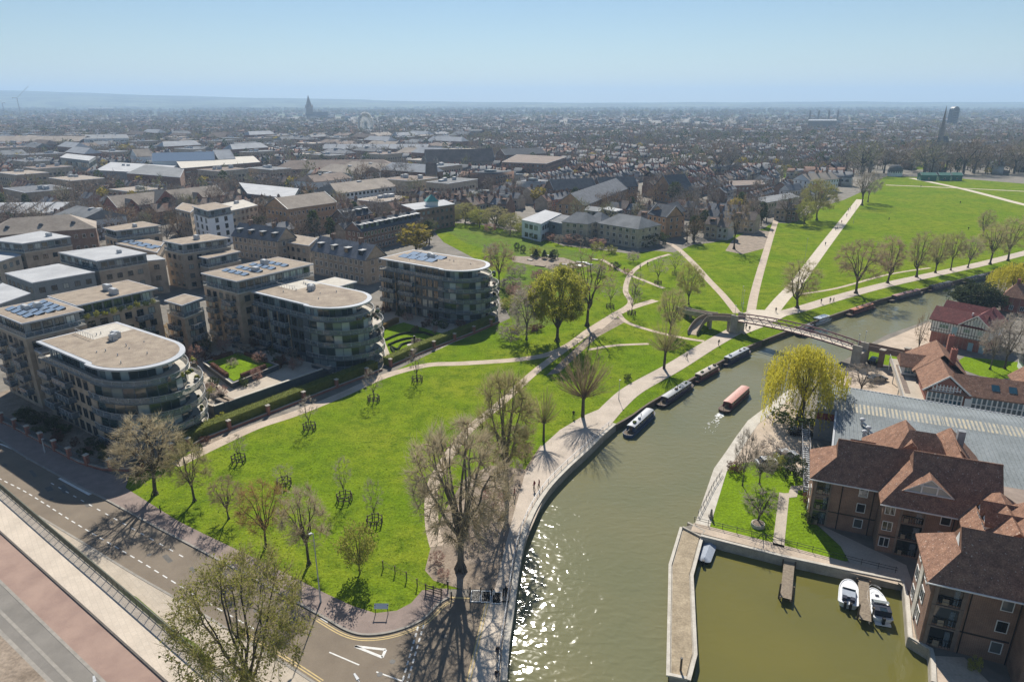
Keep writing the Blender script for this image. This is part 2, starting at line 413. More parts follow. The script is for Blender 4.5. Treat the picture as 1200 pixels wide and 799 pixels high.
BIG = 15000
mb = MB()
lp = [(left_edge[0][0]-1.0, -300)] + left_far + [(BIG, 420), (BIG, BIG), (-BIG, BIG), (-BIG, -300)]
rp = right_edge + [(BIG, 400), (BIG, -300)]
def land(mb, poly, edge, dark=False):
    mb.sheet(poly, 0.0, 0)
    for i in range(len(edge)-1):
        a, b = edge[i], edge[i+1]
        mb.quad((a[0],a[1],-3),(b[0],b[1],-3),(b[0],b[1],0),(a[0],a[1],0), 1 if not dark or i < 11 else 2)
land(mb, lp, [(left_edge[0][0]-1.0, -300)] + left_far, True); land(mb, rp, right_edge)
struct('ground', mb, [M['town_ground'], M['concrete'], mat('bank_earth', (.06,.055,.035), .95, (.09,.10,.045), 1.5)])
mb = MB(); mb.sheet([(-200,-320),(BIG,-320),(BIG,600),(-200,600)], -3.0); struct('river_bed', mb, M['earth'])
# river surface and, inside the jetty, the stiller marina water
jet_l = PX((800,618),(787,662),(785,792), z=-.2); jet_r = PX((821,629),(809,674),(813,766),(805,796), z=-.2)
jx = (jet_l[2][0]+jet_r[3][0])/2
mb = MB()
mid = [(jx, -310), (jx, jet_l[2][1]+1.0), ((jet_l[1][0]+jet_r[1][0])/2, jet_l[1][1]), ((jet_l[0][0]+jet_r[0][0])/2, jet_l[0][1]+1)]
my = mid[-1][1]
mb.sheet([(-150,-310)] + mid + [(1600, my), (1600, 590), (-150, 590)], WATER_Z)
struct('river', mb, M['river_water'])
mb = MB(); mb.sheet(mid + [(1600, my), (1600, -310)], WATER_Z); struct('marina_water', mb, M['marina_water'])

# --- far country: fields and rising hills beyond the town
def field_mat():
    m = bpy.data.materials.new('fields'); m.use_nodes = True
    nt = m.node_tree; N = nt.nodes; L = nt.links; b = N['Principled BSDF']; b.inputs['Roughness'].default_value = .95; b.inputs['Specular IOR Level'].default_value = .1
    g = N.new('ShaderNodeNewGeometry'); vo = N.new('ShaderNodeTexVoronoi'); vo.inputs['Scale'].default_value = .0016
    L.new(g.outputs['Position'], vo.inputs['Vector'])
    sp = N.new('ShaderNodeSeparateColor'); L.new(vo.outputs['Color'], sp.inputs[0])
    cr = N.new('ShaderNodeValToRGB'); e = cr.color_ramp.elements
    e[0].position = 0; e[0].color = (.06,.075,.045,1); e[1].position = 1; e[1].color = (.20,.17,.11,1)
    for p, c in ((.25,(.11,.135,.07,1)), (.5,(.06,.08,.035,1)), (.75,(.12,.14,.075,1))):
        q = e.new(p); q.color = c
    cr.color_ramp.interpolation = 'CONSTANT'
    L.new(sp.outputs[0], cr.inputs['Fac'])
    nz = N.new('ShaderNodeTexNoise'); nz.inputs['Scale'].default_value = .004; nz.inputs['Detail'].default_value = 8; L.new(g.outputs['Position'], nz.inputs['Vector'])
    mr = N.new('ShaderNodeMapRange'); mr.inputs['From Min'].default_value = .5; mr.inputs['From Max'].default_value = .56; L.new(nz.outputs['Fac'], mr.inputs['Value'])
    mx = N.new('ShaderNodeMix'); mx.data_type = 'RGBA'; L.new(mr.outputs[0], mx.inputs[0]); L.new(cr.outputs[0], mx.inputs[6]); mx.inputs[7].default_value = (.035,.045,.025,1)
    L.new(mx.outputs[2], b.inputs['Base Color']); return m
M['fields'] = field_mat()
def crest(px):
    pts = [(-400,101),(0,107.5),(100,109),(200,112.5),(300,115),(350,115.5),(450,118),(600,119.3),(800,119.6),(1000,119.2),(1100,119.0),(1600,119.2)]
    for (a, b), (c, d) in zip(pts, pts[1:]):
        if a <= px <= c: return b+(d-b)*(px-a)/(c-a)
    return 119.5
mb = MB(); NX, NY = 90, 14; hr = random.Random(5)
ph = [hr.uniform(0, 6.28) for _ in range(12)]
for j in range(NY+1):
    for i in range(NX+1):
        y = 5200+(12800-5200)*j/NY; u = -1.05+2.1*i/NX; x = u*y; px = 600+F_PX*u/CP
        d = max(0, (119.97-crest(px)))/F_PX*9200+52
        t = max(0.0, min(1.0, (y-5200)/4000)); t = t*t*(3-2*t)
        n = sin(x*.0011+ph[0])*sin(y*.0017+ph[1])+.6*sin(x*.0031+ph[2]+y*.001)+.4*sin(x*.006+ph[3]-y*.002)
        fall = 1.0 if y < 9300 else max(0, 1-(y-9300)/3600)
        mb.v.append((x, y, -0.5+max(0, (d*t+n*5*t))*fall if j not in (0, NY) else -1))
for j in range(NY):
    for i in range(NX):
        a = j*(NX+1)+i; mb.f.append([a, a+1, a+NX+2, a+NX+1]); mb.m.append(0)
struct('hills', mb, M['fields'], smooth=True)
mb = MB(); mb.sheet([(-6000,3000),(6000,3000),(9000,5300),(-9000,5300)], .05); struct('fields', mb, M['fields'])

# --- lawns
MEADOW_PX = [(147,572),(209,611),(239,626),(310,660),(380,695),(412,710),(440,719),(465,716),(482,707),(495,692),(506,690),(540,690),(585,670),(600,640),(608,605),(640,560),(690,515),(716,499.5),(741,485),(760,471.5),(807,444.5),(840.5,424.5),(874,406),(923,386.5),(984,365.6),(1030,350.6),(1075,339.2),(1120,328.3),(1150,321),(1200,307.6),(1420,262),(1420,216),(1200,215.5),(1120,209),(1040,206.5),(1022,213),(1012,224),(990,234),(968,241),(945,252),(925,262),(905,261),(895,268),(862,275),(838,284),(812,287),(790,296),(770,294),(735,297),(705,293),(660,288),(620,274),(560,263),(520,261),(505,267),(520,284),(560,305),(580,328),(590,345),(600,372),(560,390),(530,402),(455,438),(395,462),(315,494),(255,520),(200,535),(152,556)]
mb = MB(); mb.sheet(PX(*MEADOW_PX), .02); struct('lawn', mb, M['grass'])
mb = MB()
for poly in ([(832,563),(838,552),(856,545),(880,541),(915,545),(940,560),(950,585),(952,610),(985,640),(1000,655),(985,659),(915,643),(822,621),(818,612)],
             [(1005,405),(1040,408),(1095,428),(1060,432),(1000,420)],
             [(1115,428),(1130,418),(1200,425),(1200,442),(1160,445)]):
    mb.sheet(PX(*poly), .02)
mb.sheet(PX((445.8,385.7),(473,377.8),(519,391),(459,421)), .025)
mb.sheet(PX((262,500),(292,478),(345,456),(400,437),(432,424),(440,432),(398,450),(330,478),(285,496)), .025)
struct('garden_lawn', mb, M['lawn_fine'])
mb = MB(); mb.sheet(PX((1028,403),(1089,377),(1125,405),(1100,428)), .015); mb.sheet(PX((1000,432),(1062,430),(1072,475),(1010,470),(975,455)), .015)
mb.sheet(PX((838,548),(852,529),(877,494),(899,477),(925,470),(952,505),(945,548),(905,545),(860,545)), .015)
struct('gravel_yard', mb, M['path'])
mb = MB(); mb.sheet(PX((858,282),(880,268),(905,272),(900,290),(870,298),(850,294)), .028)
mb.sheet(PX((600,300),(660,302),(690,312),(640,320),(600,312)), .028)
mb.sheet(PX((505,640),(520,600),(545,560),(575,545),(615,550),(634,521),(640,535),(612,590),(600,640),(590,690),(540,690),(508,680),(498,668)), .026)
mb.sheet(PX((640,440),(700,384),(722,372),(735,376),(700,395),(655,437)), .026)
struct('bare_earth', mb, M['earth'])

mb = MB(); mb.sheet(PX((584,345),(598,306),(640,314),(696,329),(680,366),(650,380),(606,388)), .03); mb.sheet(PX((520,268),(600,272),(650,290),(700,298),(690,310),(600,300),(545,285)), .024); struct('rough_grass', mb, M['rough_grass'])
# --- paths over the grass
def path(name, pts, w, m, z=.04, k=6):
    mb = MB(); mb.ribbon(smooth_line(PX(*pts), k), w, z); return struct(name, mb, M[m])
path('main_path', [(900,371),(915,352),(935,330),(965,290),(988,260),(1008,234)], 4.2, 'path_pale')
path('path', [(880,366),(884,345),(892,315),(905,272),(911,254)], 2.6, 'path')
path('path', [(864,367),(848,347),(830,328),(812,308),(795,292),(782,284)], 2.4, 'path')
path('path', [(1260,253),(1200,240),(1130,222),(1068,209)], 5.0, 'path_pale')
path('path', [(1038,217),(1120,220.5),(1230,226)], 4.0, 'path', .045)
path('hedge_path', [(205,545),(250,523),(300,500),(345,485),(400,463),(450,441),(500,428),(540,426),(600,422),(640,416),(668,404),(690,388),(712,374)], 2.5, 'path', .036)
path('dirt_path', [(512,640),(506,612),(507,570),(524,537),(549,504),(585,474),(612,449),(634,430),(668,405)], 2.0, 'path', .044)
path('dirt_path', [(700,385),(722,368),(745,359),(768,352)], 2.8, 'path', .048)
path('dirt_path', [(722,367),(739,355),(733,340),(740,320),(760,306),(785,298)], 1.8, 'path', .052)
path('dirt_path', [(705,304),(733,320),(755,329),(778,338)], 1.6, 'path', .056)
path('dirt_path', [(725,368),(735,378),(765,388),(800,396),(825,400)], 1.5, 'path', .06)
path('dirt_path', [(690,410),(720,405),(760,403)], 1.3, 'path', .056)
path('dirt_path', [(935,345),(980,338),(1040,322),(1090,314)], 1.2, 'path', .046)
TOW_C = [(668,526),(698,500),(722,474),(745,455),(790,430),(832,404),(865,386),(893,373),(935,363),(985,348),(1040,333.5),(1100,320.5),(1150,309.5),(1215,293)]
tp = smooth_line(PX(*TOW_C), 6)
mb = MB(); mb.ribbon(tp, 4.4, .064); struct('towpath', mb, M['towpath'])
mb = MB(); mb.sheet(PX((569,706),(600,706),(611,646),(640,578),(690,526),(714,502),(706,478),(684,487),(656,504),(634,524),(615,556),(603,598),(592,640),(580,690)), .06); struct('riverside_pavement', mb, M['towpath'])
mb = MB(); mb.sheet(PX((862,372),(880,363),(912,364),(922,370),(900,381),(872,392),(858,386)), .072); struct('bridge_plaza', mb, M['path_pale'])

# --- lower road with its pavements
KERB_FAR = [(-60,478),(0,516),(32,537),(92,570),(121,584),(180,616),(239,647),(310,685),(377,722),(407,739),(432,744),(465,739),(495,726),(515,707),(527,700)]
KERB_NEAR = [(45,605),(100,638),(160,675),(221,710),(290,752),(340,782),(372,803)]
mb = MB(); mb.sheet(PX(*(KERB_FAR + [(570,702),(592,702),(585,830),(380,830)] + KERB_NEAR[::-1] + [(0,575),(-60,530)])), .03); struct('road', mb, M['asphalt'])
mb = MB()
mb.prism(PX(*([(-60,468),(-5,490)] + [(15,500),(33,511),(52,521),(72,533),(94,544),(121,553),(150,563),(147,572),(209,611),(239,626),(310,660),(380,695),(412,710),(440,719),(465,716),(482,707),(495,692),(524,690)] + KERB_FAR[::-1])), -.1, .13)
struct('pavement', mb, M['paver_pink'])
mb = MB(); mb.prism(PX(*(KERB_NEAR + [(330,830),(262,803),(239,782),(126,686),(45,616)])), -.1, .13); struct('tan_pavement', mb, M['pavement'])
mb = MB(); mb.sheet(PX((129,686),(160,700),(206,740),(232,756),(264,802),(239,782),(180,730)), .15); struct('verge', mb, M['rough_grass'])
mb = MB(); mb.wallstrip(smooth_line(PX(*KERB_FAR), 4), .28, -.05, .16); mb.wallstrip(smooth_line(PX(*KERB_NEAR), 4), .28, -.05, .16); struct('kerb', mb, M['kerb'])
mb = MB(); mb.sheet(PX((569,704),(601,704),(592,799),(590,830),(540,830)), .06); struct('concrete_pavement', mb, M['pavement_pale'])

# road paint
mb = MB(); yl = MB()
def dashes(pts, on, off, w, target, z=.036):
    line = smooth_line(PX(*pts), 5)
    for (x0, y0, h) in along(line, on+off):
        target.bar((x0, y0, z), (x0+cos(h)*on, y0+sin(h)*on, z), w, .004)
dashes([(-20,549),(0,561),(33,578),(90,614),(160,655),(230,698),(300,738)], 1.0, .9, .16, mb)
dashes([(60,566),(99,588),(167.6,626),(221,656)], .9, 1.4, .16, mb)
dashes([(490,734),(472,797),(468,812)], .62, .42, .2, mb); dashes([(496.5,732),(478.5,795),(474,815)], .62, .42, .2, mb)
def line(pts, w, target, z=.036):
    P = PX(*pts)
    for a, b in zip(P, P[1:]): target.bar((*a, z), (*b, z), w, .004)
line([(386,764),(421,779)], .16, mb); line([(441,787),(472,798)], .16, mb)
line([(70,560),(106,579.5)], .55, mb); line([(0,520),(22,529),(33,538)], .3, mb); line([(376,724),(384,729)], .16, mb)
for a, b in (((416,757),(452,761)),((452,761),(448,770)),((448,770),(416,757))): line([a, b], .32, mb)
ko = offset(smooth_line(PX(*KERB_FAR[8:]), 6), -.55)
for w in (0, .3):
    yl.ribbon(offset(ko, -w), .13, .036)
kn = offset(smooth_line(PX((280,745),(340,782),(372,803)), 6), .5)
yl.ribbon(kn, .13, .036); yl.ribbon(offset(kn, .3), .13, .036)
yy = PX((569,706),(561,740),(547,799),(540,830)); yl.ribbon(yy, .14, .07); yl.ribbon(offset(yy, .34), .14, .07)
yy = PX((527,700),(566,702)); yl.ribbon(yy, .3, .07)
struct('road_markings', mb, M['paint_white']); struct('yellow_lines', yl, M['paint_yellow'])

# --- the raised road approach at the lower left
EZ = .9
ez = lambda *p: PX(*p, z=EZ)
rail_line = ez((-60,521),(0,573),(60,625),(126,681),(239,778),(300,831))
mb = MB(); foot_l = ez((-60,569),(0,623),(60,677),(110,722),(195,799),(232,832))
body = rail_line + foot_l[::-1]
mb.prism(body, -.2, EZ+.1); struct('raised_footway', mb, M['pavement_pale'])
cyc_l = ez((-60,623),(0,681),(61,740),(123,800),(154,830))
mb = MB(); mb.prism(foot_l + cyc_l[::-1], -.2, EZ, 0); struct('cycle_lane', mb, M['asphalt_red'])
car_l = ez((-60,684),(0,744),(57,801),(86,830))
mb = MB(); mb.prism(cyc_l + car_l[::-1], -.2, EZ-.01, 0); struct('carriageway', mb, M['asphalt_grey'])
mb = MB(); mb.prism(car_l + ez((-60,830),(-200,830),(-200,702)), -.2, EZ+.03, 0); struct('traffic_island', mb, M['earth'])
mb = MB(); mb.wallstrip(foot_l, .22, EZ-.1, EZ+.13); struct('footway_kerb', mb, M['kerb_dark'])
mb = MB(); mb.wallstrip(cyc_l, .35, EZ-.1, EZ+.012); mb.ribbon(offset(car_l, .2), .45, EZ+.004)
c2 = [((a[0]+b[0])/2, (a[1]+b[1])/2) for a, b in zip(cyc_l, car_l)]
mb.ribbon(offset(c2, -.3), .35, EZ+.004); struct('carriageway_lines', mb, M['kerb'])

rp_ = random.Random(31); mb = MB(); m2 = MB()
for i in range(9):
    t = rp_.uniform(0, 1); a = Vector(PX((10,545))[0]); b = Vector(PX((350,745))[0]); p = a.lerp(b, t)+Vector((rp_.uniform(-2,3), rp_.uniform(-1,2.5))); an = -.75; w, l = rp_.uniform(.4,.9), rp_.uniform(1.2,3.5)
    mb.bar((p.x-cos(an)*l/2, p.y-sin(an)*l/2, .034), (p.x+cos(an)*l/2, p.y+sin(an)*l/2, .034), w, .004)
struct('road_patch', mb, mat('tar_patch', (.15,.14,.125), .95, (.12,.112,.10), 1.5))
for px, py in ((60,585),(175,650),(300,715),(460,775),(520,745),(130,612),(445,790)): p = G(px, py); m2.tube((p.x,p.y,.03),(p.x,p.y,.04),.33,.33,10)
struct('manhole_covers', m2, mat('iron', (.09,.085,.08), .6))
mb = MB(); mb.sheet(PX((380,160.5),(520,160.5),(510,156.5),(390,156.5)), .1); mb.sheet(PX((1070,199),(1110,199),(1112,192),(1080,192)), .06); mb.sheet(PX((905,207),(945,212),(960,203),(920,199)), .06); struct('park', mb, M['grass'])
# ================================================================ TREES
M['bark'] = mat('bark', (.105,.085,.065), .95, (.06,.05,.04), 1.5, detail=6, fine=.2, bscale=6)
M['bark_grey'] = mat('bark_grey', (.17,.15,.125), .95, (.10,.088,.072), 1.5, detail=6)
M['twig_brown'] = mat('twig_brown', (.44,.33,.21), .9, (.33,.245,.16), .5, rand=.15)
M['twig_olive'] = mat('twig_olive', (.47,.41,.20), .9, (.37,.32,.16), .5, rand=.12)
M['twig_grey'] = mat('twig_grey', (.44,.38,.32), .9, (.34,.29,.245), .5, rand=.15)
M['twig_pale'] = mat('twig_pale', (.52,.44,.29), .9, (.42,.35,.23), .5, rand=.1)
M['twig_orange'] = mat('twig_orange', (.52,.35,.14), .9, (.42,.29,.12), .5, rand=.12)
M['twig_pink'] = mat('twig_pink', (.45,.28,.23), .9, (.33,.21,.17), .5, rand=.12)
def leaf_mat(name, c, c2, rand=.12, tl=.4):
    m = mat(name, c, .85, c2, .9, detail=3, rand=rand, spec=.08)
    nt = m.node_tree; b = nt.nodes['Principled BSDF']; o = nt.nodes['Material Output']
    tr = nt.nodes.new('ShaderNodeBsdfTranslucent'); mx = nt.nodes.new('ShaderNodeMixShader'); mx.inputs[0].default_value = tl
    src = b.inputs['Base Color'].links[0].from_socket
    nt.links.new(src, tr.inputs['Color']); nt.links.new(b.outputs[0], mx.inputs[1]); nt.links.new(tr.outputs[0], mx.inputs[2]); nt.links.new(mx.outputs[0], o.inputs['Surface'])
    return m
M['leaf_willow'] = leaf_mat('leaf_willow', (.56,.49,.055), (.42,.39,.045), .12, .5)
M['leaf_bud'] = leaf_mat('leaf_bud', (.36,.35,.085), (.28,.28,.065))
M['leaf_green'] = leaf_mat('leaf_green', (.43,.42,.06), (.32,.325,.045), .12, .62)
M['leaf_dark'] = leaf_mat('leaf_dark', (.065,.085,.034), (.042,.058,.024))
M['leaf_mid'] = leaf_mat('leaf_mid', (.10,.135,.035), (.065,.095,.026))
M['leaf_yellow'] = leaf_mat('leaf_yellow', (.36,.28,.05), (.25,.21,.05))
M['leaf_orange'] = leaf_mat('leaf_orange', (.30,.20,.07), (.22,.15,.055))
M['leaf_red'] = leaf_mat('leaf_red', (.19,.09,.06), (.12,.07,.05))

for k_ in ('twig_pale', 'twig_brown','twig_olive','twig_grey','twig_orange','twig_pink'):
    nt_ = M[k_].node_tree; b_ = nt_.nodes['Principled BSDF']; b_.inputs['Specular IOR Level'].default_value = .1; tr_n = nt_.nodes.new('ShaderNodeBsdfTranslucent'); mx_ = nt_.nodes.new('ShaderNodeMixShader'); mx_.inputs[0].default_value = .4
    nt_.links.new(b_.inputs['Base Color'].links[0].from_socket, tr_n.inputs['Color']); nt_.links.new(b_.outputs[0], mx_.inputs[1]); nt_.links.new(tr_n.outputs[0], mx_.inputs[2]); nt_.links.new(mx_.outputs[0], nt_.nodes['Material Output'].inputs['Surface'])
def rdir(rn):
    z = rn.uniform(-1, 1); t = rn.uniform(0, 2*pi); r = math.sqrt(1-z*z); return Vector((r*cos(t), r*sin(t), z))
def spike(mb, p, d, l, w, rn, mi=0):
    a = d.cross(rdir(rn)); 
    if a.length < 1e-3: return
    a = a.normalized()*(w/2); q = p+d*l; mb.tri(p-a, p+a, q, mi)
def leafq(mb, p, s, rn, mi=0):
    n = rdir(rn); a = n.orthogonal().normalized(); b = n.cross(a); t = rn.uniform(0, 6.28)
    u = (a*cos(t)+b*sin(t))*s; v = (b*cos(t)-a*sin(t))*s*.6
    mb.quad(p-u, p-v, p+u, p+v, mi)
def limb(mb, p, d, l, r0, r1, segs, n, rn, wob=.12, up=.1):
    """a bending tapered limb; returns its points and directions"""
    out = [(p.copy(), d.copy())]
    for i in range(segs):
        d = (d+rdir(rn)*wob+Vector((0,0,up))).normalized(); q = p+d*(l/segs)
        ra = r0+(r1-r0)*i/segs; rb = r0+(r1-r0)*(i+1)/segs
        mb.tube(p, q, ra, rb, n, 0, caps=False); p = q; out.append((p.copy(), d.copy()))
    return out
def pick(pts, t):
    k = t*(len(pts)-1); i = min(int(k), len(pts)-2); f = k-i
    return pts[i][0].lerp(pts[i+1][0], f), pts[i][1].lerp(pts[i+1][1], f).normalized()
def turn(d, ang, rn):
    a = d.orthogonal().normalized(); b = d.cross(a); t = rn.uniform(0, 2*pi)
    return (d*cos(ang)+(a*cos(t)+b*sin(t))*sin(ang)).normalized()

def bare(seed, h=10., w=8., trunk=.28, n1=8, n2=46, n3=400, spikes=10, twigw=.036, tr=.2, leaves=0, leafs=.1, egg=0., tl=1.0):
    """leafless tree: limbs, boughs and twigs grown to points that fill an egg-shaped crown"""
    import numpy as np
    rn = random.Random(seed); T = MB(); C = MB()
    for k in range(6):                                           # root flare
        t = 2*pi*k/6+rn.uniform(-.3,.3); T.tube((cos(t)*tr*2.0, sin(t)*tr*2.0, -.15), (cos(t)*tr*.35, sin(t)*tr*.35, h*.07), tr*.3, tr*.3, 4, caps=False)
    tk = limb(T, Vector((0,0,0)), Vector((rn.uniform(-.06,.06),rn.uniform(-.06,.06),1)).normalized(), h*trunk, tr, tr*.72, 3, 7, rn, .05, .05)
    p0, d0 = tk[-1]; cz = h*(trunk*.75+1)/2; rz = h*(1-trunk*.75)/2; rx = w/2
    lumps = [(rdir(rn), rn.uniform(-.22, .16)) for _ in range(9)]
    def point(lo, hi, zmin=-1.0):
        while True:
            d = rdir(rn)
            if d.z < zmin: continue
            k = rn.uniform(lo**3, hi**3)**(1/3)
            for q, a in lumps: k *= 1+a*max(0, d.dot(q))**6
            wid = 1-egg*d.z
            return Vector((d.x*rx*k*wid, d.y*rx*k*wid, cz+d.z*rz*k))
    def grow(mb, q, dq, tgt, r0, r1, segs, n):
        """curve from q, leaving along dq, arriving at tgt"""
        l = (tgt-q).length; m = q+dq*l*.45; pts = []; prev = q
        for i in range(1, segs+1):
            t = i/segs; x = q*((1-t)**2)+m*(2*t*(1-t))+tgt*t*t+rdir(rn)*l*.035
            mb.tube(prev, x, r0+(r1-r0)*(i-1)/segs, r0+(r1-r0)*i/segs, n, 0, caps=False)
            pts.append((x, (x-prev).normalized())); prev = x
        return [(q, dq)]+pts
    P1 = []
    for i in range(n1):
        z = .15+.85*(i+.5)/n1; t = i*2.39996+seed; r = math.sqrt(max(0, 1-z*z))
        tgt = Vector((rx*.62*r*cos(t), rx*.62*r*sin(t), cz+rz*(.05+.62*z))); q, dq = pick(tk, rn.uniform(.72, 1.0))
        P1 += grow(T, q, (dq+Vector((cos(t),sin(t),0))*r*.5).normalized(), tgt, tr*.58, tr*.16, 5, 5)[1:]
    def nearest(P, arr, tgt):
        d = np.linalg.norm(arr-np.array(tgt), axis=1)+.25*np.maximum(0, arr[:, 2]-tgt.z); i = int(d.argmin()); return P[i]
    A1 = np.array([tuple(p) for p, _ in P1]); P2 = []
    for i in range(n2):
        tgt = point(.5, .9, -.75); q, dq = nearest(P1, A1, tgt); P2 += grow(C, q, (dq*.6+(tgt-q).normalized()*.4).normalized(), tgt, tr*.21, tr*.08, 3, 4)[1:]
    P2 += P1[len(P1)//3:]; A2 = np.array([tuple(p) for p, _ in P2]); cc = Vector((0, 0, cz-rz*.75))
    for i in range(n3):
        tgt = point(.55, 1.0, -.9); q, dq = nearest(P2, A2, tgt); p3 = grow(C, q, (dq*.4+(tgt-q).normalized()*.6).normalized(), tgt, .02, .01, 2, 3)
        out = (tgt-cc).normalized()
        for s in range(spikes):
            q4, d4 = pick(p3, rn.uniform(.15, 1.0)); spike(C, q4, (d4*.5+out*.6+rdir(rn)*.65).normalized(), rn.uniform(.45, 1.05)*h/10*tl, twigw, rn)
        for s in range(leaves):
            q4, d4 = pick(p3, rn.uniform(.1, 1.0)); leafq(C, q4+rdir(rn)*rn.uniform(.1,.55), leafs*rn.uniform(.7,1.3), rn, 1)
    return T, C
def pollard(seed, h=9., rods=95, tr=.32, head=.34, spikes=24, twigw=.034):
    rn = random.Random(seed); T = MB(); C = MB()
    tk = limb(T, Vector((0,0,-.1)), Vector((0,0,1)), h*head, tr*1.15, tr*.85, 3, 8, rn, .05, .05); p, d = tk[-1]
    T.ball(p, tr*1.35, tr*1.35, tr*1.1, 8, 5, 0, .2, rn)
    for i in range(rods):
        ang = min(1.45, math.acos(1-rn.random()*.88)); t = rn.uniform(0, 2*pi)
        dd = Vector((cos(t)*sin(ang), sin(t)*sin(ang), cos(ang))); l = h*(1-head)*rn.uniform(.72, 1.0)*(1-.10*ang)
        pts = limb(C, p+dd*tr*.7, dd, l, .045, .012, 3, 4, rn, .07, .07)
        for s in range(spikes):
            q, d4 = pick(pts, rn.uniform(.25, 1.0)); spike(C, q, turn(d4, rn.uniform(.15, .55), rn), rn.uniform(.5, 1.3)*h/9, twigw, rn)
    return T, C
def weeping(seed, h=13., r=8.0, strands=1250, per=18, leaf=.27):
    rn = random.Random(seed); T = MB(); C = MB()
    tk = limb(T, Vector((0,0,-.1)), Vector((.05,0,1)), h*.28, .75, .5, 3, 8, rn, .06, .05); p, d = tk[-1]; ends = []
    for i in range(11):
        t = 2*pi*i/11+rn.uniform(-.3,.3); a = rn.uniform(.25, .95)
        pts = limb(T, p, Vector((cos(t)*sin(a), sin(t)*sin(a), cos(a))), h*rn.uniform(.5,.66), .26, .05, 5, 5, rn, .15, .02); ends += pts[2:]
    for i in range(strands):
        t = rn.uniform(0, 2*pi); u = math.sqrt(rn.random()); lump = 1+.20*sin(5*t+seed)+.13*sin(9*t+1.3)
        rr = r*u*lump; z = h*(.98-.40*u**2.2)*(1+.05*sin(7*t)*u)-rn.uniform(0,.7); q = Vector((rr*cos(t), rr*sin(t), z))
        drop = h*rn.uniform(.14, .5)*(.5+.65*u); sway = Vector((cos(t), sin(t), 0))*rn.uniform(0, .10)
        n = max(5, int(per*drop/(h*.4)))
        for k in range(n):
            f = k/n; pt = q+Vector((0,0,-drop*f))+sway*drop*f+rdir(rn)*.16
            if pt.z < .7: break
            s = leaf*rn.uniform(.7,1.3); a = rn.uniform(0, pi); w = Vector((cos(a), sin(a), 0))*s*.32; dn = Vector((rn.uniform(-.15,.15), rn.uniform(-.15,.15), -1))*s*1.3
            C.quad(pt-w, pt+dn*.6-w*.6, pt+dn, pt+w, 1)
    return T, C
def leafy(seed, h=6., r=3., trunk=.15, clumps=70, per=34, leaf=.16, tr=.12, cone=False, bottom=.12, lumps=.25):
    """evergreen or shrub: leaf clumps spread through the crown"""
    rn = random.Random(seed); T = MB(); C = MB()
    limb(T, Vector((0,0,-.1)), Vector((0,0,1)), h*.75, tr, tr*.3, 3, 6, rn, .06, .05)
    for i in range(clumps):
        d = rdir(rn); 
        if cone:
            f = rn.random()**.8; z = h*(bottom+(1-bottom)*f); rad = r*(1-f)*.95+.12; t = rn.uniform(0, 6.28); k = rn.uniform(.55, 1.0)
            c = Vector((cos(t)*rad*k, sin(t)*rad*k, z)); cr = .18*r+.2*r*(1-f)
        else:
            k = rn.uniform(.45, 1.0)**.5*(1+rn.uniform(-lumps, lumps)); zc = h*(bottom+1)/2; rz = h*(1-bottom)/2
            c = Vector((d.x*r*k, d.y*r*k, zc+d.z*rz*k)); cr = r*rn.uniform(.2, .34)
            if i % 5 == 0: limb(T, Vector((0,0,h*trunk)), (c-Vector((0,0,h*trunk))).normalized(), (c-Vector((0,0,h*trunk))).length, tr*.4, .02, 2, 4, rn, .1, 0)
        for j in range(per):
            e = rdir(rn)*cr*rn.uniform(.5, 1.0); e.z *= .75
            q = c+e; q.z = max(q.z, .05); leafq(C, q, leaf*rn.uniform(.7, 1.35), rn, 1)
    return T, C
PROTO = {}
def proto(key, TC, h, w, bark='bark', twig='twig_brown', leaf='leaf_bud'):
    T, C = TC; PROTO[key] = dict(T=T.mesh('trunk', M[bark]), C=C.mesh('crown', [M[twig], M[leaf]]), h=h, w=w)
def measure(key):
    p = PROTO[key]; vs_ = [v.co for v in p['C'].vertices]
    zs = sorted(v.z for v in vs_); rs = sorted(hypot(v.x, v.y) for v in vs_); n = len(vs_)
    p['h'] = zs[int(n*.995)]; p['w'] = 2*rs[int(n*.96)]
def recolor(key, src, twig, leaf=None, bark=None):
    p = dict(PROTO[src]); p['C'] = p['C'].copy(); p['C'].materials[0] = M[twig]
    if leaf: p['C'].materials[1] = M[leaf]
    if bark: p['T'] = p['T'].copy(); p['T'].materials[0] = M[bark]
    PROTO[key] = p
proto('round_a', bare(11, leaves=2, leafs=.055), 10, 8, leaf='leaf_bud'); proto('round_b', bare(23, w=7, n1=9, leaves=3, leafs=.055), 10, 7, twig='twig_olive', leaf='leaf_bud')
proto('round_c', bare(37, w=9, trunk=.25, n3=500), 10, 9, bark='bark_grey', twig='twig_grey')
proto('upright', bare(41, w=5.5, trunk=.2, egg=-.2, leaves=2, leafs=.055), 10, 5.5, twig='twig_olive', leaf='leaf_bud')
proto('big', bare(53, w=9, trunk=.2, n1=10, n2=80, n3=950, spikes=11, tr=.3, twigw=.028, tl=.9), 10, 9, bark='bark_grey', twig='twig_pale')
proto('big_b', bare(59, w=6.5, trunk=.28, n1=9, n2=70, n3=760, spikes=11, tr=.24, twigw=.028, tl=.9), 10, 7, bark='bark_grey', twig='twig_olive')
proto('sparse', bare(61, n2=34, n3=200, spikes=6, tr=.22), 10, 8, twig='twig_grey')
proto('budding', bare(67, w=9.5, trunk=.2, n1=10, n2=80, n3=640, spikes=8, leaves=14, leafs=.08, twigw=.024), 10, 9, twig='twig_olive', leaf='leaf_bud')
proto('budding_orange', bare(71, w=9, n1=9, n2=60, n3=420, spikes=8, leaves=5, leafs=.07), 10, 8, twig='twig_orange', leaf='leaf_orange')
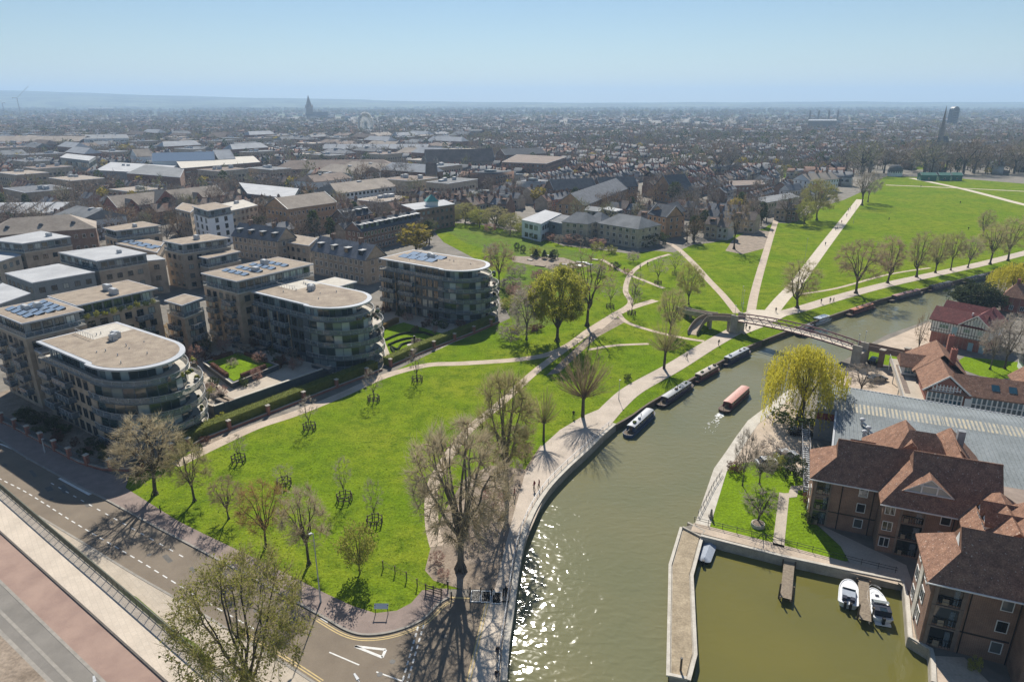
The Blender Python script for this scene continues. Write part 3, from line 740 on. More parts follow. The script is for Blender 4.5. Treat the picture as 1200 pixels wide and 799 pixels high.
proto('green_round', bare(73, w=9, trunk=.22, n1=10, n2=70, n3=620, spikes=3, leaves=28, leafs=.12, tr=.25), 10, 9, twig='twig_olive', leaf='leaf_green')
proto('young', bare(79, w=5.5, trunk=.3, n1=6, n2=24, n3=90, spikes=7, tr=.11, twigw=.05), 10, 5, twig='twig_grey')
proto('pollard_a', pollard(83), 9, 6, twig='twig_olive'); proto('pollard_b', pollard(89, rods=120, head=.28, h=10), 10, 6, twig='twig_brown')
proto('weeping', weeping(97), 13, 16, twig='twig_olive', leaf='leaf_willow')
proto('weeping_b', weeping(103, h=9, r=7, strands=900), 9, 14, twig='twig_olive', leaf='leaf_willow')
proto('evergreen', leafy(107, 7, 3.4, clumps=190, per=46, leaf=.19, bottom=.05), 7, 6.8, leaf='leaf_dark')
proto('bush', leafy(109, 2.2, 1.5, clumps=45, per=30, leaf=.10, bottom=.02), 2.2, 3, leaf='leaf_mid')
proto('bush_b', leafy(113, 2.0, 1.5, clumps=40, per=30, leaf=.10, bottom=.02), 2.0, 3, leaf='leaf_dark')
proto('conifer', leafy(127, 12, 2.4, clumps=120, per=26, leaf=.22, cone=True), 12, 4.8, leaf='leaf_dark')
proto('leafy_tree', leafy(131, 8, 3.4, clumps=90, per=34, leaf=.17, bottom=.25, tr=.18), 8, 6.8, leaf='leaf_yellow')
proto('shrub_bare', bare(137, h=3, w=3.4, trunk=.06, n1=8, n2=30, n3=140, spikes=7, tr=.05, twigw=.055, tl=2.2), 3, 3, twig='twig_pink')
for k in list(PROTO): measure(k)
recolor('round_a_grey', 'round_a', 'twig_grey'); recolor('round_b_brown', 'round_b', 'twig_pale', 'leaf_orange'); recolor('upright_brown', 'upright', 'twig_brown')
recolor('leafy_green', 'leafy_tree', 'twig_brown', 'leaf_bud'); recolor('bush_red', 'bush', 'twig_brown', 'leaf_red'); recolor('bush_bud', 'bush', 'twig_brown', 'leaf_bud')
recolor('shrub_grey', 'shrub_bare', 'twig_grey'); recolor('leafy_red', 'leafy_tree', 'twig_pink', 'leaf_red'); recolor('round_orange', 'round_b', 'twig_orange')
recolor('bush_green', 'bush', 'twig_brown', 'leaf_green'); recolor('sparse_dark', 'sparse', 'twig_brown', None, 'bark')
TR = random.Random(17)
TREE_AT = []
def tree(px, py, top, wpx, key, label, name='bare_tree', group=None, cat='tree', z=0.0):
    """a tree rooted where the photo shows its foot, as tall and wide as the photo shows"""
    p = G(px, py, z); h = max(.5, top_z(p, top)-z); w = wpx*px_scale(p, h*.6)
    return plant(p, h, w, key, label, name, group, cat)
def plant(p, h, w, key, label, name='bare_tree', group=None, cat='tree'):
    if group and cat == 'shrub':
        for w_ in ('dark ', 'small ', 'scrubby '): label = label[len(w_):] if label.startswith(w_) else label
        label = dict(shrub_bare='bare pinkish', shrub_grey='bare grey', bush='mid green', bush_b='dark green', bush_bud='yellow-green', bush_red='russet', bush_green='olive green', conifer='small conifer')[key]+' '+label
    k = PROTO[key]; t = thing(name, label, cat, tuple(p), TR.uniform(0, 6.28), group)
    s = w/k['w']; t.scale = (s, s, h/k['h'])
    link('trunk', k['T'], t); link('crown', k['C'], t); TREE_AT.append((p[0], p[1], w/2)); return t
gr = 'roadside trees on the lawn edge'
tree(182,579,488,80,'round_b_brown','tawny twiggy tree nearest the curved apartment block beside the road','bare_tree',gr)
tree(228,587,517,50,'round_b','slender bare tree second along the road from the curved apartment block','bare_tree',gr)
tree(268,608,560,40,'round_a','small bare tree casting a fan shadow on the road, third from the curved flats','bare_tree',gr)
tree(312,640,566,64,'budding_orange','low spreading tree with orange buds among the roadside trees','budding_tree',gr)
tree(362,661,570,60,'round_b_brown','brown bare tree beside the tall lamp post at the lawn corner','bare_tree',gr)
tree(297,826,655,160,'budding','large yellow-green budding tree beside the railing of the raised footway','budding_tree')
tree(422,671,612,46,'leafy_green','round green bush-like tree casting a dark shadow on the lawn corner','round_tree')
PROTO['dense_bush'] = PROTO['evergreen']
tree(540,668,490,122,'big','broad bare tree with spreading roots where the lawn meets the cattle gate','bare_tree')
tree(594,583,434,74,'big_b','tall bare tree leaning over the riverside pavement','bare_tree')
gp = 'pollard willows along the towpath'
tree(637,516,456,36,'pollard_a','smaller pollard willow beside the towpath, nearest the curved river wall','pollard_willow',gp)
tree(683,489,407,64,'pollard_b','large domed pollard willow where the river wall ends','pollard_willow',gp)
tree(778,432,372,42,'pollard_a','pollard willow beside the towpath above the first moored narrowboats','pollard_willow',gp)
tree(785,392,338,34,'upright','upright bare willow just behind the towpath pollard','bare_tree')
tree(807,357,309,33,'budding','small greenish budding tree on the grass below the bridge ramp','budding_tree')
tree(653,400,313,68,'green_round','large round tree in fresh green leaf beside the crossing paths','leafy_tree')
tree(617,398,338,44,'round_c','grey bare tree overlapping the large fresh green tree','bare_tree')
tree(688,382,291,62,'sparse_dark','gaunt bare tree with a black trunk beside the crossing paths','bare_tree')
tree(585,333,284,36,'round_a','bare tree between the rounded flats and the allotments','bare_tree')
tree(860,292,228,32,'sparse_dark','lone bare tree on the bare earth near the end terrace','bare_tree')
tree(934,361,306,44,'upright','upright olive tree beside the main path at the bridge','bare_tree')
gr = 'trees lining the towpath on the common'
for a, lab in (((1003,344,282,58,'round_a'),'widest round bare tree of the towpath line, above the orange narrowboat'),
               ((1040,332,277,33,'upright_brown'),'narrow bare tree just past the widest one in the towpath line'),
               ((1074,325,272,33,'upright'),'fan-shaped greenish tree in the middle of the towpath line'),
               ((1096,320,274,25,'upright'),'slim greenish tree right after the fan-shaped one by the towpath'),
               ((1114,317,272,24,'round_b'),'slim pale tree between two fuller trees of the towpath line'),
               ((1134,314,278,26,'round_b_brown'),'low brown tree with a forked stem in the towpath line'),
               ((1160,310,262,36,'round_b'),'full olive tree near the far end of the towpath line'),
               ((1181,306,254,38,'round_b'),'tallest olive tree at the far end of the towpath line'),
               ((1152,277,246,20,'upright'),'upright tree standing behind the towpath line on the open grass')):
    tree(*a, lab, 'bare_tree', gr)
tree(957,258,211,42,'budding','rounded olive tree in bud beside the far end of the main path','budding_tree')
tree(942,264,234,24,'leafy_green','small yellow-green tree beside the rounded olive tree','leafy_tree')
tree(1010,241,198,32,'sparse','tall bare tree with forked stems at the far end of the main path','bare_tree')
tree(1017,237,201,26,'round_c','bare tree just behind the forked one at the end of the main path','bare_tree')
tree(936,494,408,100,'weeping','golden green weeping willow overhanging the river beside the metal shed','weeping_willow')
tree(1187,352,310,66,'weeping_b','golden weeping willow behind the dark evergreen past the boathouse','weeping_willow')
tree(1142,362,332,56,'evergreen','broad dark evergreen behind the red roofed boathouse','evergreen_tree')
tree(1160,433,376,36,'round_c','grey bare tree beside the timbered boathouse gable','bare_tree')
tree(1177,432,368,44,'round_a_grey','wider grey bare tree right of the timbered boathouse','bare_tree')
tree(1074,420,366,17,'sparse_dark','thin tall bare tree between the yard and the timbered boathouse','bare_tree')
tree(1008,461,428,44,'round_a_grey','spreading bare tree in the yard behind the metal shed','bare_tree')
tree(870,569,503,26,'round_c','white stemmed bare tree in the waterside garden','bare_tree')
tree(890,567,528,34,'round_a_grey','leaning grey bare tree in the waterside garden','bare_tree')
tree(888,613,571,48,'sparse','small dark twiggy tree beside the marina quay','bare_tree')
for a in ((908,549,532,24,'bush_bud','yellow-green shrub in the waterside garden'),(930,560,533,28,'bush_b','dark evergreen shrub in the waterside garden near the shed stair'),
          (861,553,540,22,'bush_red','russet shrub on the bank at the garden corner'),(905,535,517,36,'shrub_grey','bare brushwood shrub between gravel yard and garden'),
          (947,592,577,18,'bush_red','reddish shrub against the brick flats'),(948,612,597,20,'bush','round green shrub at the foot of the brick flats'),
          (1141,785,769,16,'bush_bud','small bright green shrub in the shade of the near brick flats'),
          (932,496,480,60,'bush','low green undergrowth below the weeping willow'), (1163,352,340,30,'bush_b','dark shrub beyond the boathouse'),
          (978,497,480,20,'bush_bud','green shrub at the foot of the shed beside the willow'),
          (735,446,437,10,'bush','small shrub beside the towpath verge'), (600,398,380,40,'shrub_grey','bare brush thicket at the foot of the grey tree')):
    tree(*a[:5], a[5], 'shrub', None, 'shrub')

for px, py, h_, w_, k in ((560,612,26,34,'shrub_grey'),(578,596,24,30,'shrub_bare'),(548,634,22,30,'shrub_grey'),(600,562,22,26,'shrub_grey'),(616,540,20,22,'shrub_bare'),(609,520,24,22,'shrub_grey'),(590,548,22,24,'bush_bud'),(512,660,12,20,'shrub_bare'),(520,676,9,16,'shrub_bare')):
    tree(px, py, py-h_, w_, k, 'thicket shrub under the two tall riverside trees', 'shrub', 'undergrowth below the riverside trees', 'shrub')
# ================================================================ BUILDING KIT
WIN = {}
def window_mesh(w, h, lights=2, frame='white_paint', fw=.08, depth=.07, transom=False):
    """frame and pane meshes of a window, hung at its lower left corner, facing -y"""
    k = (round(w,2), round(h,2), lights, frame, transom)
    if k not in WIN:
        f = MB(); f.box(0, w, -depth, 0, 0, fw); f.box(0, w, -depth, 0, h-fw, h); f.box(0, fw, -depth, 0, fw, h-fw); f.box(w-fw, w, -depth, 0, fw, h-fw)
        for i in range(1, lights): f.box(w*i/lights-fw*.4, w*i/lights+fw*.4, -depth, 0, fw, h-fw)
        if transom: f.box(fw, w-fw, -depth+.005, 0, h*.68, h*.68+fw*.7)
        p = MB(); p.quad((fw*.5,-.025,fw*.5),(w-fw*.5,-.025,fw*.5),(w-fw*.5,-.025,h-fw*.5),(fw*.5,-.025,h-fw*.5))
        WIN[k] = (f.mesh('window', M[frame]), {}, p)
    return WIN[k]
def window(parent, p, ang, w, h, lights=2, frame='white_paint', glass='glass', transom=False, name='window'):
    f, panes, pm = window_mesh(w, h, lights, frame, transom=transom)
    if glass not in panes: panes[glass] = pm.mesh('pane', M[glass])
    o = link(name, f, parent, p, ang); link('pane', panes[glass], o); return o
SIMPLE = {}
def far_window(parent, p, ang, w, h, glass='glass_dark', frame='white_paint'):
    k = (round(w,1), round(h,1), glass, frame)
    if k not in SIMPLE:
        m = MB(); m.box(-.1, w+.1, -.04, 0, -.1, h+.1, 0); m.quad((0,-.06,0),(w,-.06,0),(w,-.06,h),(0,-.06,h), 1); SIMPLE[k] = m.mesh('window', [M[frame], M[glass]])
    return link('window', SIMPLE[k], parent, p, ang)
def facade(parent, a, b, z0, floors, fh, w, h, step, sill=.9, margin=.8, lights=2, frame='white_paint', glass='glass', far=False, skip=None):
    """rows of windows on the wall that runs from a to b, outside to the right of that run"""
    a = Vector((a[0], a[1])); b = Vector((b[0], b[1])); l = (b-a).length; d = (b-a)/l; ang = atan2(d.y, d.x)
    n = max(1, int((l-2*margin+step-w)/step)); s0 = (l-(n-1)*step-w)/2
    for f in range(floors):
        for i in range(n):
            if skip and skip(f, i): continue
            q = a+d*(s0+i*step)
            (far_window(parent, (q.x, q.y, z0+f*fh+sill), ang, w, h, glass, frame) if far else window(parent, (q.x, q.y, z0+f*fh+sill), ang, w, h, lights, frame, glass))
def ccw(poly):
    n = len(poly); a = sum(poly[i][0]*poly[(i+1)%n][1]-poly[(i+1)%n][0]*poly[i][1] for i in range(n))
    return poly if a > 0 else list(reversed(poly))
def inset(poly, d):
    """inset of a convex ccw polygon"""
    n = len(poly); out = []
    for i in range(n):
        p0, p1, p2 = Vector(poly[i-1][:2]), Vector(poly[i][:2]), Vector(poly[(i+1)%n][:2])
        e1 = (p1-p0).normalized(); e2 = (p2-p1).normalized(); n1 = Vector((-e1.y, e1.x)); n2 = Vector((-e2.y, e2.x))
        bis = n1+n2; k = 2/max(.25, bis.length_squared); out.append(tuple(p1+bis*(d*k*.5*2/2)))
    return out
def local(poly):
    """origin, heading and local outline of a world polygon, first edge along +x"""
    poly = ccw([tuple(p[:2]) for p in poly]); o = poly[0]; ang = atan2(poly[1][1]-o[1], poly[1][0]-o[0]); c, s = cos(-ang), sin(-ang)
    return o, ang, [((p[0]-o[0])*c-(p[1]-o[1])*s, (p[0]-o[0])*s+(p[1]-o[1])*c) for p in poly]
def seen(ang, a, b, o):
    """does the outside of local edge a-b face the camera"""
    mx, my = (a[0]+b[0])/2, (a[1]+b[1])/2; c, s = cos(ang), sin(ang); wx, wy = o[0]+mx*c-my*s, o[1]+mx*s+my*c
    dx, dy = b[0]-a[0], b[1]-a[1]; nx, ny = dy*c+dx*s, dy*s-dx*c
    return -wx*nx-wy*ny > 0
def rail(parent, pts, z, h=1.0, post=1.6, glass=True, name='balustrade', m='galv'):
    """a balustrade with its posts and handrail on a local outline"""
    mb = MB()
    for a, b in zip(pts, pts[1:]):
        if glass: mb.bar((a[0],a[1],z+h*.47), (b[0],b[1],z+h*.47), .03, h*.86, 0)
        mb.bar((a[0],a[1],z+h), (b[0],b[1],z+h), .07, .06, 1)
    for x, y, _ in along(pts, post): mb.box(x-.025, x+.025, y-.025, y+.025, z, z+h, 1)
    return mb.build(name, [M['balustrade'], M[m]], parent)
def block(name, label, poly, z, cat='building', wall='tan_brick', roof='gravel_roof', edge='white_edge', floors=4, win=(1.5,1.5,2.6), over=.35, lip=.3, group=None, lights=2, frame='dark_clad', glass='glass', far=False, pent=None, units=0, solar=0, balc=0, z0=0., sill=.8, noskip=True, rnd=random.Random(3)):
    """flat-roofed building: wall, roof slab with a white edge, windows on the walls in view, a set-back top storey"""
    o, ang, P = local(poly); t = thing(name, label, cat, (o[0], o[1], z0), ang, group)
    zt = z-z0; body = inset(P, over) if over else P; ph = 3.0 if pent else 0
    w = MB(); w.prism(body, -.2, zt-ph-lip, bottom=False); w.build('wall', M[wall], t)
    if pent:
        tf = MB(); tf.prism(inset(P, over-.1), zt-ph-lip, zt-ph); tf.build('terrace', M['concrete_pale'], t)
        pb = inset(P, pent); pw = MB(); pw.prism(pb, zt-ph, zt-lip); pw.build('top_storey', M['grey_clad'], t)
    r = MB(); r.prism(P, zt-lip, zt, 0); r.build('roof', M[edge], t)
    g = MB(); g.prism(inset(P, .5), zt-.02, zt+.03); g.build('roof_surface', M[roof], t)
    fh = (zt-ph-lip)/max(1, floors)
    for i in range(len(P)):
        a, b = body[i], body[(i+1) % len(P)]
        if not seen(ang, a, b, o): continue
        l = hypot(b[0]-a[0], b[1]-a[1])
        for bx in range(balc if l > 6 else 0):
            ux, uy = (b[0]-a[0])/l, (b[1]-a[1])/l; s0 = l*(bx+.5)/balc-1.7; ox, oy = uy, -ux
            for f in range(1, floors):
                q = [(a[0]+ux*s0, a[1]+uy*s0), (a[0]+ux*(s0+3.4), a[1]+uy*(s0+3.4))]; q2 = [(p[0]+ox*1.35, p[1]+oy*1.35) for p in q]
                s = MB(); s.prism([q[0], q[1], q2[1], q2[0]], f*(zt-ph-lip)/floors-.2, f*(zt-ph-lip)/floors+.02); s.build('balcony', M['blue_metal'], t); rail(t, [q[0], q2[0], q2[1], q[1]], f*(zt-ph-lip)/floors+.02, 1.0, 1.2)
        if l > 2.2: facade(t, a, b, 0, floors, fh, win[0], win[1], win[2], sill, .7, lights, frame, glass, far)
        if pent:
            a, b = pb[i], pb[(i+1) % len(P)]
            if hypot(b[0]-a[0], b[1]-a[1]) > 2.2: facade(t, a, b, zt-ph, 1, 3, 1.7, 2.1, 2.1, .25, .4, 2, 'dark_clad', 'glass_teal', far)
            e0, e1 = inset(P, over+.1)[i], inset(P, over+.1)[(i+1) % len(P)]
            rail(t, [e0, e1], zt-ph, .9)
    xs = [p[0] for p in P]; ys = [p[1] for p in P]
    for k in range(units):
        cx = rnd.uniform(.3, .7)*(max(xs)-min(xs))+min(xs); cy_ = rnd.uniform(.35, .65)*(max(ys)-min(ys))+min(ys)
        u = MB(); sx, sy, sz = rnd.uniform(1.2, 2.4), rnd.uniform(.9, 1.4), rnd.uniform(.8, 1.4); u.box(cx, cx+sx, cy_, cy_+sy, zt+.05, zt+sz); u.box(cx+.15, cx+sx-.15, cy_+.15, cy_+sy-.15, zt+sz, zt+sz+.12)
        u.build('roof_unit', M['galv'], t)
    for k in range(solar):
        n = 4; lx = (max(xs)-min(xs)); ly = (max(ys)-min(ys)); i, j = k % n, k//n
        x = min(xs)+lx*(.16+.17*i); y = min(ys)+ly*(.18+.17*j); s = MB()
        s.quad((x,y,zt+.15),(x+lx*.13,y,zt+.15),(x+lx*.13,y+1.5,zt+.5),(x,y+1.5,zt+.5)); s.quad((x,y+1.5,zt+.04),(x,y+1.5,zt+.5),(x+lx*.13,y+1.5,zt+.5),(x+lx*.13,y+1.5,zt+.04)); s.build('solar_panel', M['solar'], t)
    return t, P, zt

TH = atan2(-.57, .82)
def UV(u, v): return (cos(TH)*u-sin(TH)*v, sin(TH)*u+cos(TH)*v)
def half_ellipse(L, D, a, off, n=16, dx=0., dy=0.):
    return [(L+dx+(a+off)*sin(pi*i/n), D/2+dy-(D/2+off)*cos(pi*i/n)) for i in range(n+1)]
PANES = {}
def glazing(t, pts, z, h, glass='glass_teal', name='pane', step=1):
    """a run of separate panes with mullions between them along a curved wall"""
    for i in range(0, len(pts)-1, step):
        a, b = pts[i], pts[min(i+step, len(pts)-1)]; l = hypot(b[0]-a[0], b[1]-a[1]); ang = atan2(b[1]-a[1], b[0]-a[0]); k = (round(l, 3), round(h, 2), glass)
        if k not in PANES:
            m = MB(); m.box(.05, l-.05, -.06, .04, 0, h); PANES[k] = m.mesh('pane', M[glass])
        link(name, PANES[k], t, (a[0], a[1], z), ang)
        k = ('mullion', round(h, 2))
        if k not in PANES: m = MB(); m.box(-.07, .07, -.07, .07, -.05, h+.05); PANES[k] = m.mesh('mullion', M['blue_metal'])
        link('mullion', PANES[k], t, (a[0], a[1], z), ang)
def curved_flats(label, u0, u1, v0, v1, bul, front='brick', z=15.0, solar=True):
    L, D = u1-u0, v1-v0; p = UV(u0, v0); t = thing('apartment_building', label, 'apartment building', (p[0], p[1], 0), TH, 'apartment blocks with rounded glass ends')
    fh = 3.0; zw = z-3.0
    wm = 'tan_brick' if front == 'brick' else 'blue_metal'
    w = MB(); w.box(0, L, 0, D, -.2, zw); w.build('wall', M['tan_brick'], t)
    if front != 'brick':
        w = MB(); w.box(1.5, L, -.3, -.002, .2, zw-.05); w.build('cladding', M['blue_metal'], t)
    core = half_ellipse(L, D, bul-.2, -.2, 14); c = MB(); c.prism([(L-.5, .25)]+core+[(L-.5, D-.25)], -.2, zw-.02); c.build('curved_wall', M['blue_metal'], t)
    for f in range(4):
        zz = f*fh
        glazing(t, half_ellipse(L, D, bul-.2, -.17, 14), zz+.35, 2.1, 'glass_teal')
        if f > 0 or True:
            off = 1.5; ring = half_ellipse(L, D, bul, off, 18, .2, .9) if f else half_ellipse(L, D, bul, 1.3, 18, .2, .9)
            s = MB(); s.prism([(L-1.5, -.5)]+ring+[(L-1.5, D+.6)], zz-.24 if f else -.1, zz+.02 if f else .35, 0, 1)
            s.build('balcony', [M['blue_metal'], M['concrete_pale']], t)
            rail(t, [(L-1.5, -.5)]+ring, zz+(.02 if f else .35), 1.0, 2.0)
    rc_ = random.Random(int(L*13+D))
    for f in range(1, 5):
        for k in range(9):
            a = rc_.uniform(.42, .98)*pi; q = half_ellipse(L, D, bul, .75, 40, .15, .5)[int(a/pi*40)]; zz = f*fh+.03; m = MB(); s_ = rc_.uniform(.2,.45); h_ = rc_.uniform(.35,.8)
            m.box(q[0]-s_, q[0]+s_, q[1]-s_*.8, q[1]+s_*.8, zz, zz+h_*.6); m.box(q[0]-s_*.7, q[0]+s_*.7, q[1]-s_*.6, q[1]+s_*.6, zz+h_*.6, zz+h_)
            m.build(rc_.choice(['terrace_chair','planter']), M[rc_.choice(['wood','leaf_mid','brown_roof','canvas','grey_clad'] if False else ['wood','leaf_mid','brown_roof','grey_clad','leaf_bud'])], t)
    for k in range(10):
        x, y = rc_.uniform(L*.1, L*1.2), rc_.uniform(D*.2, D*.8); m = MB(); m.tube((x,y,z+.03),(x,y,z+rc_.uniform(.3,.6)),.09,.09,6); m.build('roof_vent', M['galv'], t)
    # set-back top storey with a terrace round it
    ring = half_ellipse(L, D, bul, .5, 18); s = MB(); s.prism([(-.2,-.25)]+[(L-.2,-.25)]+ring+[(-.2, D+.25)], zw-.3, zw+.03, 0, 1); s.build('terrace', [M['blue_metal'], M['concrete_pale']], t)
    rail(t, [(.3,-.1),(L,-.1)]+half_ellipse(L, D, bul, .3, 18), zw+.03, .9, 2.0)
    pi_ = half_ellipse(L, D, bul-2.2, -1.5, 14); pw = MB(); pw.prism([(1.0, 1.5)]+pi_+[(1.0, D-1.2)], zw+.03, z-.32); pw.build('top_storey', M['grey_clad'], t)
    glazing(t, pi_, zw+.2, 2.3, 'glass_teal')
    facade(t, (1.0, 1.5), (L, 1.5), zw, 1, 3, 1.9, 2.2, 2.2, .2, .3, 2, 'dark_clad', 'glass_teal')
    rr = [(-.6, .2), (L-1.5, .2), (L-1.2, -.3)]+half_ellipse(L, D, bul-.6, .3, 18)+[(-.6, D)]
    r = MB(); r.prism(rr, z-.32, z); r.build('roof', M['white_edge'], t)
    rg = [(0, .95), (L-1.0, .95)]+half_ellipse(L, D, bul-1.25, -.45, 18)+[(0, D-.7)]; g = MB(); g.prism(rg, z-.01, z+.04); g.build('roof_surface', M['gravel_roof'], t)
    # straight front
    hgt, wid, st = (1.9, 1.5, 2.45) if front == 'brick' else (2.2, 1.7, 2.15); y = -.02 if front == 'brick' else -.32
    facade(t, (.8, y), (L-1.0, y), 0, 4, fh, wid, hgt, st, .45, .4, 2, 'dark_clad', 'glass')
    for f in range(1, 4):
        for x0, x1 in ((1.2, 5.0), (7.2, 12.4)) if front == 'brick' else ((.8, 6.2), (8.5, 13.8)):
            s = MB(); s.box(x0, x1, y-1.4, y-.01, f*fh-.22, f*fh+.02); s.build('balcony', M['blue_metal'], t)
            rail(t, [(x0, y), (x0, y-1.35), (x1, y-1.35), (x1, y)], f*fh+.02, 1.0, 1.3)
    for x in (2.0, 6.0, 9.5, 13.5) if front != 'brick' else ():
        s = MB(); s.box(x, x+.35, y-.15, y-.005, .2, zw-.1); s.build('timber_fin', M['wood_pale'], t)
    for cx, cy_, sx in ((L*.42, D*.62, 1.8), (L*.5, D*.55, 1.1)):
        u = MB(); u.box(cx, cx+sx, cy_, cy_+1.2, z+.05, z+1.2); u.box(cx+.2, cx+sx-.2, cy_+.2, cy_+1, z+1.2, z+1.35); u.tube((cx+sx+.2, cy_+.3, z), (cx+sx+.2, cy_+.3, z+.8), .15, .15, 6); u.build('roof_unit', M['galv'], t)
    if solar:
        for i in range(4):
            for j in range(2):
                x, yy = L*.12+i*3.4, D*.3+j*4.2; s = MB(); s.quad((x,yy,z+.12),(x+3,yy,z+.12),(x+3,yy+2.6,z+.55),(x,yy+2.6,z+.55)); s.quad((x,yy+2.6,z+.04),(x,yy+2.6,z+.55),(x+3,yy+2.6,z+.55),(x+3,yy+2.6,z+.04)); s.build('solar_panel', M['solar'], t)
    else:
        s = MB(); s.quad((.4, D*.45, z+.05), (L*.36, D*.45, z+.05), (L*.36, D-.8, z+.05), (.4, D-.8, z+.05)); s.build('roof_terrace', M['concrete_pale'], t)
        rail(t, [(L*.36, D*.45), (.4, D*.45)], z, 1.0, 1.0, glass=False)
    return t
curved_flats('rounded apartment block nearest the road, with a plain gravel roof', -144, -123.3, 48.8, 64.2, 10.5, 'brick', 15, False)
curved_flats('rounded blue glazed apartment block between the raised garden and the formal lawn', -142, -121.5, 94.6, 110, 9.5, 'clad', 15, False)
curved_flats('rounded apartment block beyond the formal hedge garden, solar panels on its roof', -143.5, -119.5, 138.8, 154, 9.0, 'clad', 15, True)

def uvblock(label, u0, u1, v0, v1, z, **k):
    return block('apartment_building', label, [UV(u0, v0), UV(u1, v0), UV(u1, v1), UV(u0, v1)], z, 'apartment building', **k)
t, P, zt = uvblock('tan block with rows of solar panels behind the nearest rounded flats', -164, -148.2, 48.6, 60, 18, pent=1.6, solar=16, balc=2, units=2, floors=5)
_, P, zt = uvblock('long tan block with planted roof terrace behind the nearest rounded flats', -166, -152.6, 60.4, 78, 18, pent=2.2, units=2, balc=2, floors=5)
block('apartment_building', 'tan block end with stacked white balconies between the first two rounded flats', PX((192,352),(213,358),(238,349),(216,344), z=14.5), 14.5, 'apartment building', pent=1.4, floors=4, balc=1)
uvblock('low tan wing joining the solar block to the nearest rounded flats', -148, -144.6, 49.5, 64, 12.5, floors=4, over=.1)
uvblock('tall tan block with solar panels beside the blue glazed rounded flats', -158, -143.2, 91.8, 114.8, 18, pent=1.6, solar=16, balc=2, units=2, floors=5)
uvblock('tan wing with planted terrace right of the tall solar block', -142.8, -134, 111, 121, 13.2, pent=1.5, floors=3, roof='concrete_pale')
# ================================================================ EAST BANK BUILDINGS
M['clay_tile'] = mat('clay_tile', (.30,.175,.12), .95, (.18,.105,.076), 1.2, detail=8, fine=.35, bscale=7, spec=.04)
M['red_tile'] = mat('red_tile', (.22,.055,.05), .75, (.15,.04,.038), 1.0, detail=6, fine=.25, bscale=3)
M['corrugated'] = mat('corrugated', (.25,.275,.285), .8, (.19,.21,.215), .15, detail=7, fine=.14, bscale=2.5, spec=.12)
M['roof_light'] = mat('roof_light', (.50,.43,.29), .6, (.34,.33,.29), 1.2, detail=5, lo=.4, hi=.6)
M['timber_white'] = mat('timber_white', (.80,.79,.75), .6, (.7,.69,.65), 2)
M['timber_dark'] = mat('timber_dark', (.035,.03,.028), .7)
M['door_blue'] = mat('door_blue', (.30,.46,.50), .6)
def lichen(m, c=(.55,.47,.40), scale=5.0, lo=.66, hi=.72):
    nt = m.node_tree; N = nt.nodes; L = nt.links; b = N['Principled BSDF']; src = b.inputs['Base Color'].links[0].from_socket
    n = N.new('ShaderNodeTexNoise'); n.inputs['Scale'].default_value = scale; n.inputs['Detail'].default_value = 2; g = N.new('ShaderNodeNewGeometry'); L.new(g.outputs['Position'], n.inputs['Vector'])
    r = N.new('ShaderNodeMapRange'); r.inputs['From Min'].default_value = lo; r.inputs['From Max'].default_value = hi; L.new(n.outputs['Fac'], r.inputs['Value'])
    x = N.new('ShaderNodeMix'); x.data_type = 'RGBA'; L.new(r.outputs[0], x.inputs[0]); L.new(src, x.inputs[6]); x.inputs[7].default_value = (*c, 1); L.new(x.outputs[2], b.inputs['Base Color'])
lichen(M['clay_tile']); lichen(M['red_tile'], (.3,.16,.13), 3.0)
A_TH = atan2(-.38, .925)
def AB(a, b): return (.925*a+.38*b, -.38*a+.925*b)

def roof_wing(x0, x1, y0, y1, ze, zr, hip0=0., hip1=0., gab0=0., gab1=0., along='x', drop=.22, ends=True):
    """pitched roof volume over a rectangle, ridge along x (or y); hip = how far the ridge end sits in; gab = height of a small upright gablet under the ridge end"""
    m = MB()
    if along == 'y': x0, x1, y0, y1 = y0, y1, x0, x1
    yc = (y0+y1)/2; rise = zr-ze; hw = (y1-y0)/2
    V = [(x0,y0,ze),(x1,y0,ze),(x1,y1,ze),(x0,y1,ze)]
    def end(x, hip, gab, s):
        if hip <= 0: return [(x, yc, zr)], []
        f = 1-gab/rise; xx = x+s*hip
        if gab <= 0: return [(xx, yc, zr)], []
        yw = hw*(gab/rise)
        return [(xx, yc, zr)], [(xx, yc-yw, zr-gab), (xx, yc+yw, zr-gab)]
    a, ga = end(x0, hip0, gab0, 1); b, gb = end(x1, hip1, gab1, -1)
    V += a+b; A, B = 4, 5; gi = {}
    if ga: gi['a'] = (len(V), len(V)+1); V += ga
    if gb: gi['b'] = (len(V), len(V)+1); V += gb
    front = [0, 1]; back = [2, 3]
    front += ([gi['b'][0]] if gb else [])+[B, A]+([gi['a'][0]] if ga else [])
    back += ([gi['a'][1]] if ga else [])+[A, B]+([gi['b'][1]] if gb else [])
    F = [front, back]
    if ga: F += [[3, 0, gi['a'][0], gi['a'][1]], [gi['a'][1], gi['a'][0], A]]
    elif ends or hip0 > 0: F += [[3, 0, A]]
    if gb: F += [[1, 2, gi['b'][1], gi['b'][0]], [gi['b'][0], gi['b'][1], B]]
    elif ends or hip1 > 0: F += [[1, 2, B]]
    n = len(V); V += [(p[0], p[1], ze-drop) for p in V[:4]]
    for i in range(4): j = (i+1) % 4; F.append([n+i, n+j, j, i])
    F.append([n+3, n+2, n+1, n])
    if along == 'y': V = [(p[1], p[0], p[2]) for p in V]; F = [list(reversed(f)) for f in F]
    m.add(V, F); return m
def ridge_cap(m, p, q, r=.14): m.tube(p, q, r, r, 5)

